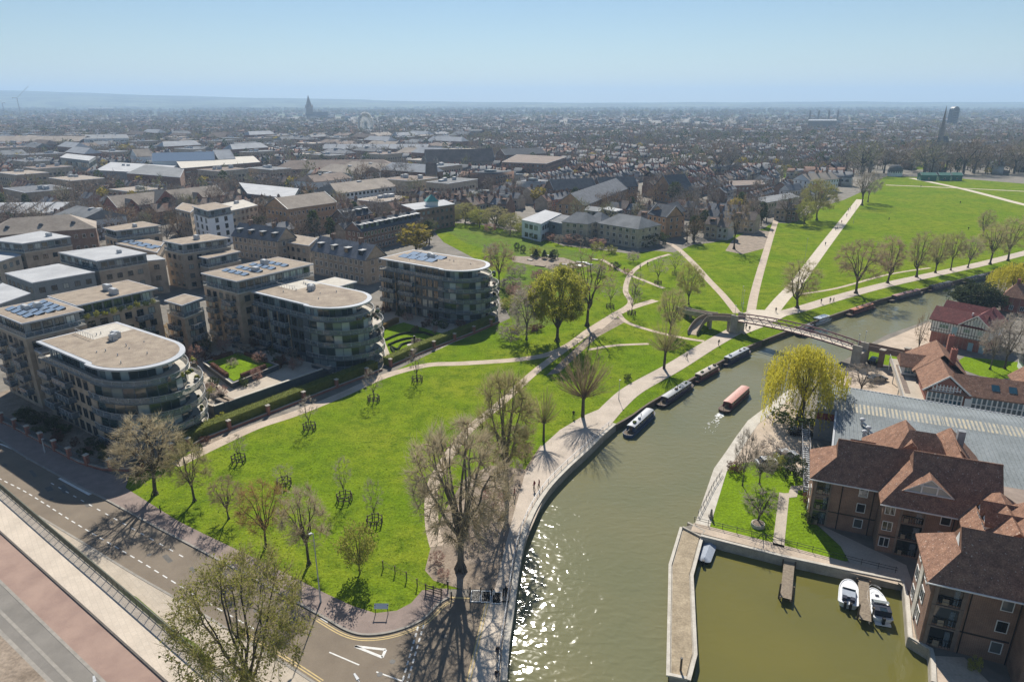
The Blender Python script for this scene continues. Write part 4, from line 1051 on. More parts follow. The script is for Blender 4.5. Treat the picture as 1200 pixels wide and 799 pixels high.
# ---- brick flats behind the waterside garden
fa = thing('brick_flats', 'brown brick flats with white gable window in the dark roof, beside the waterside garden', 'apartment building', (*AB(0, 0), 0), A_TH, 'brick flats around the marina')
def wallbox(t, x0, x1, y0, y1, z0, z1, m='brown_brick', name='wall'):
    w = MB(); w.box(x0, x1, y0, y1, z0, z1); return w.build(name, M[m], t)
wallbox(fa, 7.4, 15.95, 95.4, 104, -.2, 7.5); wallbox(fa, 16, 24.6, 92.0, 103, -.2, 7.5); wallbox(fa, 24.65, 40, 84.2, 103, -.2, 7.5); wallbox(fa, 15, 29, 103.05, 110.5, -.2, 7.5)
for x0, x1, y0, y1, ze, zr, k in ((6.8, 20, 94.8, 104.2, 7.6, 12.2, dict(hip0=3.2, gab0=1.9)), (15.2, 26.5, 96.0, 110.6, 7.62, 13.7, dict(hip0=4, hip1=4)),
        (15.5, 31, 91.4, 103.0, 7.64, 13.3, dict(hip0=3.6, gab0=2.0, hip1=1.6, gab1=3.4))):
    roof_wing(x0, x1, y0, y1, ze, zr, **k).build('roof', M['clay_tile'], fa)
for x0, x1, y0, y1, ze, zr, k in ((14.4, 24.6, 101, 111.2, 7.66, 12.8, dict(hip1=2.2)), (20.8, 30, 101, 111.0, 7.68, 12.7, dict(hip1=2.2)), (22.6, 27.4, 97.5, 104.5, 9.8, 13.0, dict()),
        (24.4, 33.0, 84, 96.6, 7.7, 11.2, dict(hip1=3.0, gab1=0)), (24.42, 44, 80, 91.8, 7.72, 14.0, dict(hip1=1.2))):
    roof_wing(x0, x1, y0, y1, ze, zr, along='y', **k).build('roof', M['clay_tile'], fa)
rc = MB(); ridge_cap(rc, (10,99.5,12.2), (17,99.5,12.2)); rc.build('ridge_tile', M['clay_tile'], fa)
rc = MB(); ridge_cap(rc, (19.1,97.2,13.3), (29.4,97.2,13.3)); rc.build('ridge_tile', M['clay_tile'], fa)
# white glazed gable in the front slope
dz = 9.3; gm = roof_wing(17.9, 24.1, 92.9, 97, dz, dz+2.3, along='y', ends=False); gm.build('gable_roof', M['clay_tile'], fa)
wd = MB(); wd.add([(18.3,93.1,dz),(23.7,93.1,dz),(21,93.1,dz+2.05)], [(0,1,2)]); 
gw = wd.build('gable_window', M['glass'], fa)
fr = MB()
for p, q in (((18.1,93.05,dz+.05),(23.9,93.05,dz+.05)), ((18.05,93.05,dz),(21,93.05,dz+2.2)), ((23.95,93.05,dz),(21,93.05,dz+2.2)), ((20.1,93.05,dz),(20.1,93.05,dz+1.4)), ((21.9,93.05,dz),(21.9,93.05,dz+1.4)), ((19.6,93.05,dz+1.2),(22.4,93.05,dz+1.2))): fr.bar(p, q, .16, .16)
fr.build('frame', M['white_paint'], gw)
for x, y in ((12.1, 101.9), (12.1, 103.4)):
    roof_wing(x, x+3.4, y-.0, y+1.3, 9.6, 10.5, along='x').build('dormer_roof', M['clay_tile'], fa); wallbox(fa, x+.1, x+3, y+.15, y+1.15, 8, 9.55, 'white_paint', 'dormer')
for x, y in ((26.2, 89.4), (26.2, 86.8)):
    roof_wing(x-.25, x+4.2, y, y+2.0, 9.9, 11.3, along='x', ends=False).build('dormer_roof', M['clay_tile'], fa); g_ = MB(); g_.add([(x-.05,y+.15,9.85),(x-.05,y+1.85,9.85),(x-.05,y+1,11.1)], [(0,2,1)]); g_.build('dormer_gable', M['white_paint'], fa); wallbox(fa, x, x+3.4, y+.2, y+1.8, 8, 9.85, 'white_paint', 'dormer'); window(fa, (x-.03, y+1.6, 8.4), -pi/2, 1.2, 1.0, 2)
wallbox(fa, 25.5, 26.4, 104.6, 105.5, 10, 14.0, 'lead', 'chimney')
sk = MB(); sk.box(20.6, 22.4, 100.6, 100.7, 0, 1.5); 
s_ = MB(); s_.quad((20.9,99.8,10.6),(22.5,99.8,10.6),(22.5,101.2,11.72),(20.9,101.2,11.72)); s_.build('skylight', M['glass_blue'], fa)
sk = MB(); sk.box(20.2, 21.9, 101.1, 101.25, 11.2, 11.35)
q0, q1 = AB(20.9, 99.3), AB(22.4, 99.3)
# windows and recessed balconies of the shaded front
for f in range(3):
    z = .15+f*2.5
    window(fa, (13.3, 95.39, z+.75), 0, 1.15, 1.45, 1, 'white_paint', 'glass_dark')
    window(fa, (16.25, 91.99, z+.75), 0, 1.25, 1.45, 2, 'white_paint', 'glass_dark') if f < 3 else None
    window(fa, (22.7, 91.99, z+.75), 0, 1.2, 1.45, 1, 'white_paint', 'glass_dark')
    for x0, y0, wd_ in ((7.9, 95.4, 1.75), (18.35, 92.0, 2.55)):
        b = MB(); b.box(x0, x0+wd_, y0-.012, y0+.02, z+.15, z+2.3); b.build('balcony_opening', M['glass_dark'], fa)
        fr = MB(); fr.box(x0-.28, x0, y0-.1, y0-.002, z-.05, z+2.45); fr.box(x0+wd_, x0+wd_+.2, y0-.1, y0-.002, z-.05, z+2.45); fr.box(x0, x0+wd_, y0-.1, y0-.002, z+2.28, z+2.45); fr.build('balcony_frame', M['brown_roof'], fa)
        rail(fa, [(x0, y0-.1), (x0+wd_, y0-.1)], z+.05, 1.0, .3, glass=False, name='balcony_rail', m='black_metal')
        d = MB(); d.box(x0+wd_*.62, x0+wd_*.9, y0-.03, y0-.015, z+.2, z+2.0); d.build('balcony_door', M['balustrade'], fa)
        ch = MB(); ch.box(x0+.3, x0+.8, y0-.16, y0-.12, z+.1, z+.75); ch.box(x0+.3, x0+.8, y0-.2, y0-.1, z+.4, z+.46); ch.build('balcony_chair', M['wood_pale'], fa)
    window(fa, (7.39, 103, z+.75), -pi/2, 1.2, 1.4, 2, 'white_paint', 'glass'); window(fa, (7.39, 98.6, z+.75), -pi/2, 1.2, 1.4, 2, 'white_paint', 'glass')
for x, y in ((15.2, 95.33), (24.2, 91.9), (11.2, 95.33)):
    d = MB(); d.tube((x, y, 0), (x, y, 7.5), .06, .06, 5); d.build('downpipe', M['black_metal'], fa)
bd = MB(); bd.box(7.5, 15.9, 95.34, 95.398, 2.55, 2.7); bd.build('brick_band', M['timber_dark'], fa); bd = MB(); bd.box(16.05, 24.55, 91.94, 91.998, 2.55, 2.7); bd.build('brick_band', M['timber_dark'], fa)
gt = MB(); gt.bar((6.8,94.75,7.5),(15.5,94.75,7.5),.14,.14); gt.build('gutter', M['white_paint'], fa); gt = MB(); gt.bar((15.5,91.33,7.5),(24.4,91.33,7.5),.14,.14); gt.build('gutter', M['white_paint'], fa)

# ---- nearer brick flats at the marina corner
fb = thing('brick_flats', 'brown brick flats at the marina corner with hipped gablet roof and corner balconies', 'apartment building', (*AB(0, 0), 0), A_TH, 'brick flats around the marina')
BE = 8.7
wallbox(fb, 19.2, 40, 74.9, 83.2, -2.5, BE-.1); wallbox(fb, 27.6, 40, 71, 74.85, -2.5, BE-.1)
roof_wing(18.5, 40, 74.2, 83.8, BE, 13.5, hip0=3.1, gab0=2.0).build('roof', M['clay_tile'], fb)
roof_wing(27.3, 38, 68.5, 79, BE+.02, 12.5, along='y', hip0=3.5).build('roof', M['clay_tile'], fb)
rc = MB(); ridge_cap(rc, (21.7,79,12.62), (40,79,12.62)); rc.build('ridge_tile', M['clay_tile'], fb)
gb_ = MB(); gb_.add([(21.56,78.1,11.4),(21.56,79.9,11.4),(21.56,79,12.9)], [(0,2,1)]); gb_.build('gablet', M['white_paint'], fb)
for f in range(3):
    z = .25+f*2.8
    window(fb, (25.7, 74.89, z+.9), 0, 1.15, 1.5, 1, 'white_paint', 'glass_dark'); window(fb, (28.5, 70.99, z+.9), 0, 1.5, 1.5, 2, 'white_paint', 'glass_dark')
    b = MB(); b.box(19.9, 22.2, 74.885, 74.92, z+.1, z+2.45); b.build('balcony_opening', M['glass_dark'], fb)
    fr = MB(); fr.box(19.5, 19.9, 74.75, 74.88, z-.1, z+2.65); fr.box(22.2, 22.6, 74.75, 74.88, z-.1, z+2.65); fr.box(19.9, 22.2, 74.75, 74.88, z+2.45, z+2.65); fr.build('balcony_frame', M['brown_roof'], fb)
    rail(fb, [(19.9, 74.78), (22.2, 74.78)], z, 1.0, .3, glass=False, name='balcony_rail', m='black_metal')
    d = MB(); d.box(21.4, 21.9, 74.85, 74.88, z+.15, z+2.1); d.build('balcony_door', M['balustrade'], fb)
    ch = MB(); ch.box(20.4, 21.0, 74.62, 74.7, z+.1, z+.85); ch.box(20.4, 21.0, 74.5, 74.74, z+.42, z+.5); ch.build('balcony_chair', M['wood_pale'], fb)
    for y, w_ in ((78.6, 1.6), (82.6, 1.4)): window(fb, (19.18, y, z+.6), -pi/2, w_, 1.7, 2, 'white_paint', 'glass_dark')
    p_ = MB(); p_.box(19.05, 19.19, 79.0, 80.4, z-.3, z+2.4); p_.build('stone_panel', M['concrete_pale'], fb)
for x in (22.95, 27.45): d = MB(); d.tube((x, 74.82, -2), (x, 74.82, BE-.1), .06, .06, 5); d.build('downpipe', M['black_metal'], fb)
bd = MB(); bd.box(22.7, 27.3, 74.84, 74.898, 2.8, 2.98); bd.build('brick_band', M['timber_dark'], fb)
gt = MB(); gt.bar((18.5,74.13,BE-.1),(27.3,74.13,BE-.1),.14,.14); gt.build('gutter', M['white_paint'], fb)

# ---- metal shed
sh = thing('metal_shed', 'long grey corrugated metal shed with a yellowed strip of roof lights behind the brick flats', 'shed', (*AB(0, 0), 0), A_TH)
def zshed(y): return 4.0+(y-104.5)*.095 if y <= 130 else 4.0+25.5*.095-(y-130)*.06
m = MB()
m.add([(8.2,124.5,zshed(124.5)),(60,124.5,zshed(124.5)),(60,130,zshed(130)),(8.6,130,zshed(130)),(8.9,137.6,zshed(137.6)),(60,131.4,zshed(131.4))], [(0,1,2,3),(3,2,5,4)])
m.add([(10.2,104.5,zshed(104.5)),(60,104.5,zshed(104.5)),(60,124.5,zshed(124.5)),(11.4,124.5,zshed(124.5))], [(0,1,2,3)]); m.build('roof', M['corrugated'], sh)
w = MB()
for a, b in (((10.3,104.6),(11.4,124.4)), ((8.3,124.5),(8.9,137.5)), ((11.4,124.5),(8.3,124.5))):
    w.quad((a[0],a[1],0),(b[0],b[1],0),(b[0],b[1],zshed(b[1])-.05),(a[0],a[1],zshed(a[1])-.05))
w.quad((59.8,131.3,0),(8.9,137.5,0),(8.9,137.5,5.6),(59.8,131.3,5.6)); w.quad((10.3,104.6,0),(59.8,104.6,0),(59.8,104.6,3.95),(10.3,104.6,3.95)); w.build('wall', M['grey_clad'], sh)
rb = MB()
for i in range(80):
    x = 8.7+i*.64
    if x > 59: break
    y0 = 104.6 if x > 11.3 else 124.6
    for a, b in ((y0, 130), (130, 137.5-.122*(x-8.9))): rb.bar((x,a,zshed(a)+.03), (x,b,zshed(b)+.03), .24, .14)
tag(rb.build('roof_rib', M['corrugated'], sh), kind='stuff')
for i in range(24):
    x = 9.4+i*2.1; s_ = MB(); s_.quad((x,125.2,zshed(125.2)+.02),(x+1.95,125.2,zshed(125.2)+.02),(x+1.95,128.6,zshed(128.6)+.02),(x,128.6,zshed(128.6)+.02)); s_.build('roof_light', M['roof_light'], sh)
s_ = MB(); s_.bar((8.7,137.65,5.95),(60,131.45,6.3),.16,.3); s_.build('gutter', M['galv'], sh)
s_ = MB(); s_.bar((8.25,124.4,zshed(124.4)+.05),(8.85,137.6,zshed(137.6)+.1),.3,.16); s_.bar((10.15,104.4,zshed(104.4)+.05),(11.35,124.5,zshed(124.5)+.05),.3,.16); s_.build('verge_trim', M['galv'], sh)
b = MB(); b.box(8.4, 11.3, 124.42, 124.47, 4.0, 5.3); b.build('red_fascia', M['red_tile'], sh)
for x, y in ((15.3, 121), (16.1, 118.5), (15.4, 117)):
    v = MB(); v.tube((x,y,zshed(y)), (x,y,zshed(y)+1.0), .22, .22, 8); v.ball((x,y,zshed(y)+1.1), .5, .5, .3, 8, 5); v.bar((x,y,zshed(y)+.6),(x+1.2,y-1.5,zshed(y)+.3),.25,.25); v.build('roof_vent', M['galv'], sh)
v = MB(); v.tube((19.5,114,zshed(114)), (19.5,114,zshed(114)+1.6), .3, .3, 8); v.ball((19.5,114,zshed(114)+1.7), .45, .45, .3, 8, 5); v.build('flue', M['black_metal'], sh)
# gangway stair beside the shed
st = thing('metal_stair', 'dark steel gangway stair climbing beside the metal shed', 'stair', (*AB(7.4, 104), 0), A_TH+.04)
for i in range(30):
    y = i*.62; s_ = MB(); s_.box(-.55, .55, -.14, .14, 0, .05); s_.build('tread', M['galv'], st, loc=(0, y, .3+y*.13))
for x in (-.6, .6):
    s_ = MB(); s_.bar((x,-.3,.3),(x,18.5,2.72),.08,.2); s_.build('stringer', M['black_metal'], st)
    s_ = MB(); s_.bar((x,-.3,1.25),(x,18.5,3.7),.06,.06)
    for i in range(11): s_.bar((x,i*1.8,.35+i*.24),(x,i*1.8,1.3+i*.24),.05,.05)
    s_.build('handrail', M['galv'], st)
for y in (6, 13):
    s_ = MB(); s_.bar((-.6,y,0),(-.6,y,.3+y*.13),.1,.1); s_.bar((.6,y,0),(.6,y,.3+y*.13),.1,.1); s_.build('support', M['black_metal'], st)
mp = G(954, 497); t = thing('mast', 'tall thin grey mast beside the weeping willow', 'mast', tuple(mp)); m = MB(); m.tube((0,0,0),(0,0,top_z(mp,446)),.11,.07,6); m.build('pole', M['galv'], t); m = MB(); m.box(-.3,.3,-.3,.3,0,.25); m.build('base', M['concrete'], t)

# ---- waterside pub with white glazing
pb = thing('waterside_pub', 'red brick waterside house with white grid glazing, tiled gables and tall chimneys', 'pub', (*AB(0, 0), 0), A_TH)
wallbox(pb, 28.4, 34.9, 144.6, 166, -.2, 5.0, 'red_brick'); wallbox(pb, 34.95, 62, 144.4, 152, -.2, 4.9, 'red_brick')
ga = MB(); ga.add([(28.4,144.6,5.0),(34.9,144.6,5.0),(31.65,144.6,7.9)], [(0,1,2)]); ga.build('gable_wall', M['red_brick'], pb)
roof_wing(27.7, 35.6, 144.25, 157, 5.0, 8.3, along='y', ends=False).build('roof', M['clay_tile'], pb)
roof_wing(27.2, 37.4, 155.5, 168, 4.7, 8.9, along='y', hip1=2, ends=False).build('roof', M['clay_tile'], pb)
roof_wing(33, 62, 144.1, 153, 4.95, 7.7).build('roof', M['clay_tile'], pb)
roof_wing(45, 52, 146, 160, 4.9, 8.2, along='y').build('roof', M['clay_tile'], pb)
roof_wing(25.0, 30.5, 157, 163, 5.0, 7.0).build('roof', M['clay_tile'], pb); wallbox(pb, 25.6, 28.5, 157.6, 162.6, 2.9, 4.9, 'white_paint', 'bay')
window(pb, (26.0, 157.58, 3.3), 0, 1.9, 1.4, 3, 'white_paint', 'glass_blue'); window(pb, (25.58, 162.0, 3.3), -pi/2, 3.6, 1.4, 4, 'white_paint', 'glass_blue')
def grid_window(t, x0, x1, y, z0, z1, nx, nz):
    f = MB(); f.box(x0-.12, x1+.12, y-.1, y, z0-.14, z0); f.box(x0-.12, x1+.12, y-.1, y, z1, z1+.14)
    for i in range(nx+1): x = x0+(x1-x0)*i/nx; f.box(x-.12, x+.12, y-.11, y, z0, z1)
    for j in range(1, nz): z = z0+(z1-z0)*j/nz; f.box(x0, x1, y-.095, y, z-.08, z+.08)
    fo = f.build('grid_window', M['timber_white'], t); pm = MB(); w_, h_ = (x1-x0)/nx-.24, (z1-z0)/nz-.16; pm.box(0, w_, -.05, -.01, 0, h_); me = pm.mesh('pane', M['glass_blue'])
    for i in range(nx):
        for j in range(nz): link('pane', me, fo, (x0+(x1-x0)*i/nx+.12, y, z0+(z1-z0)*j/nz+.08))
grid_window(pb, 28.6, 34.5, 144.58, 2.2, 4.8, 8, 2); grid_window(pb, 36.0, 57.6, 144.38, 2.1, 4.7, 26, 2)
tl = MB()
for i in range(9):
    x = 29.3+i*.58; h_ = min(1.4, (x-28.2)*.85, (35.1-x)*.85)
    tl.box(x-.09, x+.09, 144.48, 144.56, 5.0, 5.0+max(.25, h_))
for z in (5.05, 5.45, 5.9): tl.box(28.9+(z-5.0), 34.4-(z-5.0), 144.5, 144.57, z-.08, z+.08)
tl.build('gable_lattice', M['timber_white'], pb)
bg = MB(); bg.bar((27.6,144.2,4.95),(31.65,144.2,8.35),.1,.28); bg.bar((35.7,144.2,4.95),(31.65,144.2,8.35),.1,.28); bg.build('barge_board', M['timber_white'], pb)
for x in (33.8,): wallbox(pb, 34.9, 36.0, 144.2, 144.35, 0.2, 4.3, 'timber_white', 'white_panel')
for x, y, zt in ((35.0, 165.8, 10.4), (34.2, 157.2, 10.0)):
    wallbox(pb, x-.55, x+.55, y-.55, y+.55, 6.5, zt, 'red_brick', 'chimney'); c = MB()
    for dx in (-.25, .25): c.tube((x+dx,y,zt),(x+dx,y,zt+.45),.14,.11,6)
    c.build('chimney_pot', M['clay_tile'], pb)
for x in (39.2, 42.0):
    s_ = MB(); s_.quad((x,145.7,6.02),(x+1.3,145.7,6.02),(x+1.3,147,6.83),(x,147,6.83)); s_.build('skylight', M['glass_blue'], pb)
# terrace deck with white rail
dk = MB(); dk.box(24.3, 28.35, 141.5, 168, 2.5, 2.75); dk.build('deck', M['pavement'], pb)
for y in (141.8, 150, 159, 167.5): p_ = MB(); p_.box(24.4, 24.6, y-.1, y+.1, 0, 2.5); p_.build('deck_post', M['timber_white'], pb)
rail(pb, [(24.35,168),(24.35,141.55),(28.2,141.55)], 2.75, 1.0, .9, glass=False, name='deck_rail')
s_ = MB(); s_.box(25.2, 26.2, 147, 164, 2.76, 2.79); s_.build('deck_strip', M['brown_roof'], pb)
gl = MB(); gl.box(37, 45, 160, 160.2, 0, 2.6); gl.build('glass_screen', M['glass_blue'], pb); rail(pb, [(36.5,160.4),(46,159.6)], 2.6, 1.2, .8, glass=False, name='screen_rail')
# ---- timber framed boathouse with red roof
o_ = AB(36.2, 193.8); BH = A_TH+atan2(-5.6, 10.9)
tb = thing('timber_boathouse', 'white half-timbered boathouse over red brick with a dark red roof on the river bank', 'boathouse', (*o_, 0), BH)
wallbox(tb, 0, 12.3, 0, 11, -.3, 3.0, 'red_brick'); wallbox(tb, -.25, 12.5, -.35, 11.2, 3.02, 6.1, 'timber_white', 'upper_wall')
ga = MB(); ga.add([(6.3,-.36,6.1),(12.5,-.36,6.1),(9.4,-.36,8.7),(6.3,0,6.1),(12.5,0,6.1),(9.4,0,8.7)], [(0,1,2),(3,5,4)]); ga.build('gable_wall', M['timber_white'], tb)
roof_wing(-.9, 11, -.6, 6.2, 6.15, 8.95, ends=False).build('roof', M['red_tile'], tb); roof_wing(5.8, 13.0, -.6, 12, 6.17, 9.1, along='y', ends=False).build('roof', M['red_tile'], tb); roof_wing(-.6, 10, 5.6, 12, 6.4, 9.4).build('roof', M['red_tile'], tb)
tm = MB()
for i in range(22):
    x = -.1+i*.6; tm.box(x-.05, x+.05, -.40, -.352, 3.1, 6.05)
for z in (3.15, 3.9, 5.9): tm.box(-.2, 12.4, -.405, -.353, z-.05, z+.05)
for i in range(9):
    x = 6.9+i*.62; h_ = min((x-6.3), (12.5-x))*.82; tm.box(x-.05, x+.05, -.41, -.362, 6.1, 6.1+h_)
tm.build('timber_frame', M['timber_dark'], tb)
for x, w_, z in ((1.6,2.2,4.3), (7.0,1.5,4.3), (10.1,1.5,4.3), (8.8,1.2,6.5)): window(tb, (x, -.42, z), 0, w_, 1.1, 3, 'white_paint', 'glass_teal')
d = MB(); d.box(4.6, 5.7, -.44, -.355, 3.1, 5.2); d.build('upper_door', M['door_blue'], tb)
for x in (8.6, 11.0): d = MB(); d.box(x, x+1.1, -.08, -.005, 0, 2.1); d.build('door', M['door_blue'], tb)
bg = MB(); bg.bar((5.8,-.65,6.1),(9.4,-.65,9.1),.1,.25); bg.bar((13,-.65,6.1),(9.4,-.65,9.1),.1,.25); bg.build('barge_board', M['timber_white'], tb)
c = MB(); c.tube((7.6,2.2,7.6),(7.6,2.2,9.0),.22,.2,7); c.build('flue', M['timber_white'], tb)
# ---- more roofs past the boathouse
def hip_house(label, px, py, w, d, rz, ze, zr, wall='red_brick', roof='clay_tile', cat='house', name='house', hip=2.5, chim=True):
    p = G(px, py); t = thing(name, label, cat, tuple(p), rz); wallbox(t, 0, w, 0, d, -.2, ze, wall); roof_wing(-.5, w+.5, -.5, d+.5, ze, zr, hip0=hip, hip1=hip).build('roof', M[roof], t)
    if chim: wallbox(t, w*.2, w*.2+.8, d*.5-.4, d*.5+.4, ze, zr+1.2, wall, 'chimney')
    facade(t, (0,0), (w,0), 0, max(1, int(ze/2.7)), 2.7, 1.0, 1.3, 2.6, .8, .8, 2, 'white_paint', 'glass_dark'); return t
hip_house('tan tiled hipped house behind the dark evergreen, a chimney on its ridge', 1172, 364, 10, 8, A_TH-.35, 4.5, 8.0)
hip_house('small grey roofed outbuilding at the right edge past the boathouse', 1196, 366, 8, 6, A_TH-.2, 2.6, 3.6, 'render', 'pale_roof', 'outbuilding', 'outbuilding', 0.5, False)
hip_house('low dark roofed hut at the right edge below the bare trees', 1200, 440, 9, 6, A_TH, 2.6, 4.2, 'render', 'slate_dark', 'hut', 'hut', 0.3, False)
# ================================================================ RIVER: WALLS, JETTIES, BRIDGE, BOATS
M['rust_red'] = mat('rust_red', (.16,.065,.075), .6, (.12,.05,.055), 1.5)
M['truss_pale'] = mat('truss_pale', (.38,.31,.32), .6, (.30,.24,.25), 2)
M['hull_black'] = mat('hull_black', (.014,.014,.016), .4, (.03,.028,.026), 1.0)
M['white_gel'] = mat('white_gel', (.80,.81,.82), .25, spec=.6)
M['boat_cover'] = mat('boat_cover', (.33,.37,.43), .8, (.27,.30,.35), 2)
M['canvas_dark'] = mat('canvas_dark', (.02,.025,.045), .8)
M['canvas_grey'] = mat('canvas_grey', (.22,.25,.26), .8, (.17,.19,.2), 3)
def paint(name, c, rough=.45): 
    if name not in M: M[name] = mat(name, c, rough, tuple(x*.8 for x in c), 1.5, detail=5)
    return M[name]
# river wall along the towpath with a pale coping and a low rail
wl = smooth_line(PX(*LEFT_PX[:10]), 5)
rw = thing('river_wall', 'curved concrete river wall with pale coping along the riverside pavement', 'wall', (0,0,0))
m = MB(); m.wallstrip(offset(wl, .12), .55, -3, .18); m.build('wall_face', M['concrete'], rw)
m = MB(); m.wallstrip(offset(wl, .15), .75, .18, .34); m.build('coping', M['concrete_pale'], rw)
m = MB()
for x, y, _ in along(offset(wl, .75), 2.4): m.box(x-.04, x+.04, y-.04, y+.04, 0, .95)
pts = offset(wl, .75)
for a, b in zip(pts, pts[1:]): m.bar((*a, .95), (*b, .95), .07, .06); m.bar((*a, .55), (*b, .55), .04, .04)
m.build('handrail', M['galv'], rw)
bw = thing('bank_edging', 'low timber and concrete edging where the narrowboats moor along the grassy bank', 'bank edging', (0,0,0))
be = smooth_line(PX(*LEFT_PX[9:]), 4); m = MB(); m.wallstrip(be, .35, -3, .06); m.build('edging', M['wood'], bw)
# marina quay coping, path and railing
qw = thing('quay_wall', 'concrete quay wall round the marina with a pale coping', 'wall', (0,0,0))
ql = quay; m = MB(); m.wallstrip(offset(ql, -.15), .5, -3, .1); m.build('wall_face', M['concrete'], qw); m = MB(); m.wallstrip(offset(ql, -.2), .45, .1, .2); m.build('coping', M['concrete_pale'], qw)
m = MB(); m.wallstrip(offset(RIGHT_A[:7], -1.0), 2.1, -.2, .05); tag(m.build('bank_path', M['concrete_pale']), kind='structure')
qp = PX((811,618),(917,645),(1003,668),(1052,680)); m = MB(); m.ribbon(offset(qp, .2), 2.2, .05); struct('quay_path', m, M['path'])
gp_ = PX((912,640),(919,578)); m = MB(); m.ribbon(gp_, 1.5, .05); m.ribbon(PX((916,581),(929,580),(931,572),(950,571)), 1.4, .054); struct('garden_path', m, M['pavement'])
m = MB(); m.sheet(PX((955,612),(1062,662),(1075,700),(1052,682),(1000,667),(985,640)), .03); struct('shaded_paving', m, M['pavement'])
m = MB(); m.sheet(PX((1064,700),(1075,755),(1064,747),(1061,702)), .05); m.sheet(PX((1092,768),(1130,770),(1180,820),(1092,830)), .03); struct('marina_paving', m, M['path'])
def post_rail(name, label, pts, step, h, mat_='black_metal', rails=(1.0,), cat='railing', w=.06):
    t = thing(name, label, cat, (*pts[0], 0)); o = pts[0]; pm = MB(); pm.box(-w/2, w/2, -w/2, w/2, 0, h); pm.box(-w*.8, w*.8, -w*.8, w*.8, h, h+w); me = pm.mesh('post', M[mat_])
    for x, y, hd in along(pts, step): link('post', me, t, (x-o[0], y-o[1], 0), hd)
    for r in rails:
        m = MB()
        for a, b in zip(pts, pts[1:]): m.bar((a[0]-o[0],a[1]-o[1],h*r),(b[0]-o[0],b[1]-o[1],h*r), w*(.25 if cat == 'fence' and w == .10 else .8), w*(.25 if cat == 'fence' and w == .10 else .8))
        m.build('rail', M[mat_], t)
    return t
post_rail('quay_railing', 'black looped railing along the garden side of the marina quay', offset(qp, 1.5), 2.0, .9, rails=(.55,.95))
post_rail('bank_railing', 'black looped railing on the garden edge above the river path', PX((818,605),(826,590),(836,570),(846,555)), 1.6, .9, rails=(.55,.95))
# mooring jetty: a long stone pontoon dividing river from marina
jt = thing('long_jetty', 'long cranked concrete jetty between river and marina, brown gravel top with pale edges', 'jetty', (0,0,0))
JP = jet_l + jet_r[::-1]; M['jetty_gravel'] = mat('jetty_gravel', (.40,.325,.225), .95, (.27,.215,.145), .6, detail=7, fine=.2, bscale=4)
m = MB(); m.prism(JP, -2.9, -.3); m.build('jetty_body', M['concrete'], jt)
m = MB(); m.prism(inset(ccw(JP), .35), -.3, -.2); m.build('gravel_top', M['jetty_gravel'], jt)
for nm, ln in (('edge_kerb', jet_l), ('edge_kerb', jet_r)):
    m = MB(); m.wallstrip(offset(ln, -.2 if ln is jet_l else .2), .4, -.3, -.12); m.build(nm, M['concrete_pale'], jt)
m = MB(); a, b = jet_l[2], jet_r[3]; m.bar((a[0],a[1]+.2,-.2),(b[0],b[1]+.2,-.2),.4,.2); m.build('end_kerb', M['concrete_pale'], jt)
m = MB(); m.wallstrip(PX((800,617),(821,628),(826,622),(806,612)), .3, -3, .06); m.build('landing_step', M['concrete'], jt)
bp = G(797, 779, -.2)
def mooring_post(px, py, z, label, h=1.6):
    p = G(px, py, z); t = thing('mooring_post', label, 'mooring post', tuple(p)); m = MB(); m.tube((0,0,-1.5),(0,0,h),.13,.12,7); m.build('pile', M['wood'], t); m = MB(); m.tube((0,0,h),(0,0,h+.08),.15,.15,7); m.build('cap', M['black_metal'], t)
mooring_post(797.5, 785, -.2, 'dark mooring post at the end of the long jetty')
def finger(label, pts, w):
    P = PX(*pts, z=-.5); a, b = Vector(P[0]), Vector(P[1]); d = (b-a); L = d.length; t = thing('wooden_jetty', label, 'jetty', (*P[0], -.5), atan2(d.y, d.x), 'wooden finger jetties in the marina')
    pl = MB(); pl.box(-.10, .10, -w/2, w/2, 0, .07); me = pl.mesh('plank', M['wood_pale'])
    for i in range(int(L/.25)): link('plank', me, t, (.12+i*.25, 0, R.uniform(0,.012)))
    for y in (-w/2+.1, w/2-.1): m = MB(); m.box(0, L, y-.08, y+.08, -.2, -.005); m.build('beam', M['wood'], t)
    for x in (L*.3, L*.92):
        for y in (-w/2-.1, w/2+.1): m = MB(); m.tube((x,y,-2.4),(x,y,.35 if x < L*.5 else 1.5),.12,.11,6); m.build('pile', M['wood'], t)
finger('narrow wooden finger jetty standing alone in the middle of the marina', [(926.5,643),(920.5,702)], 1.35)
finger('wooden finger jetty between the two white motorboats', [(1011,664),(1014,727)], 1.3)

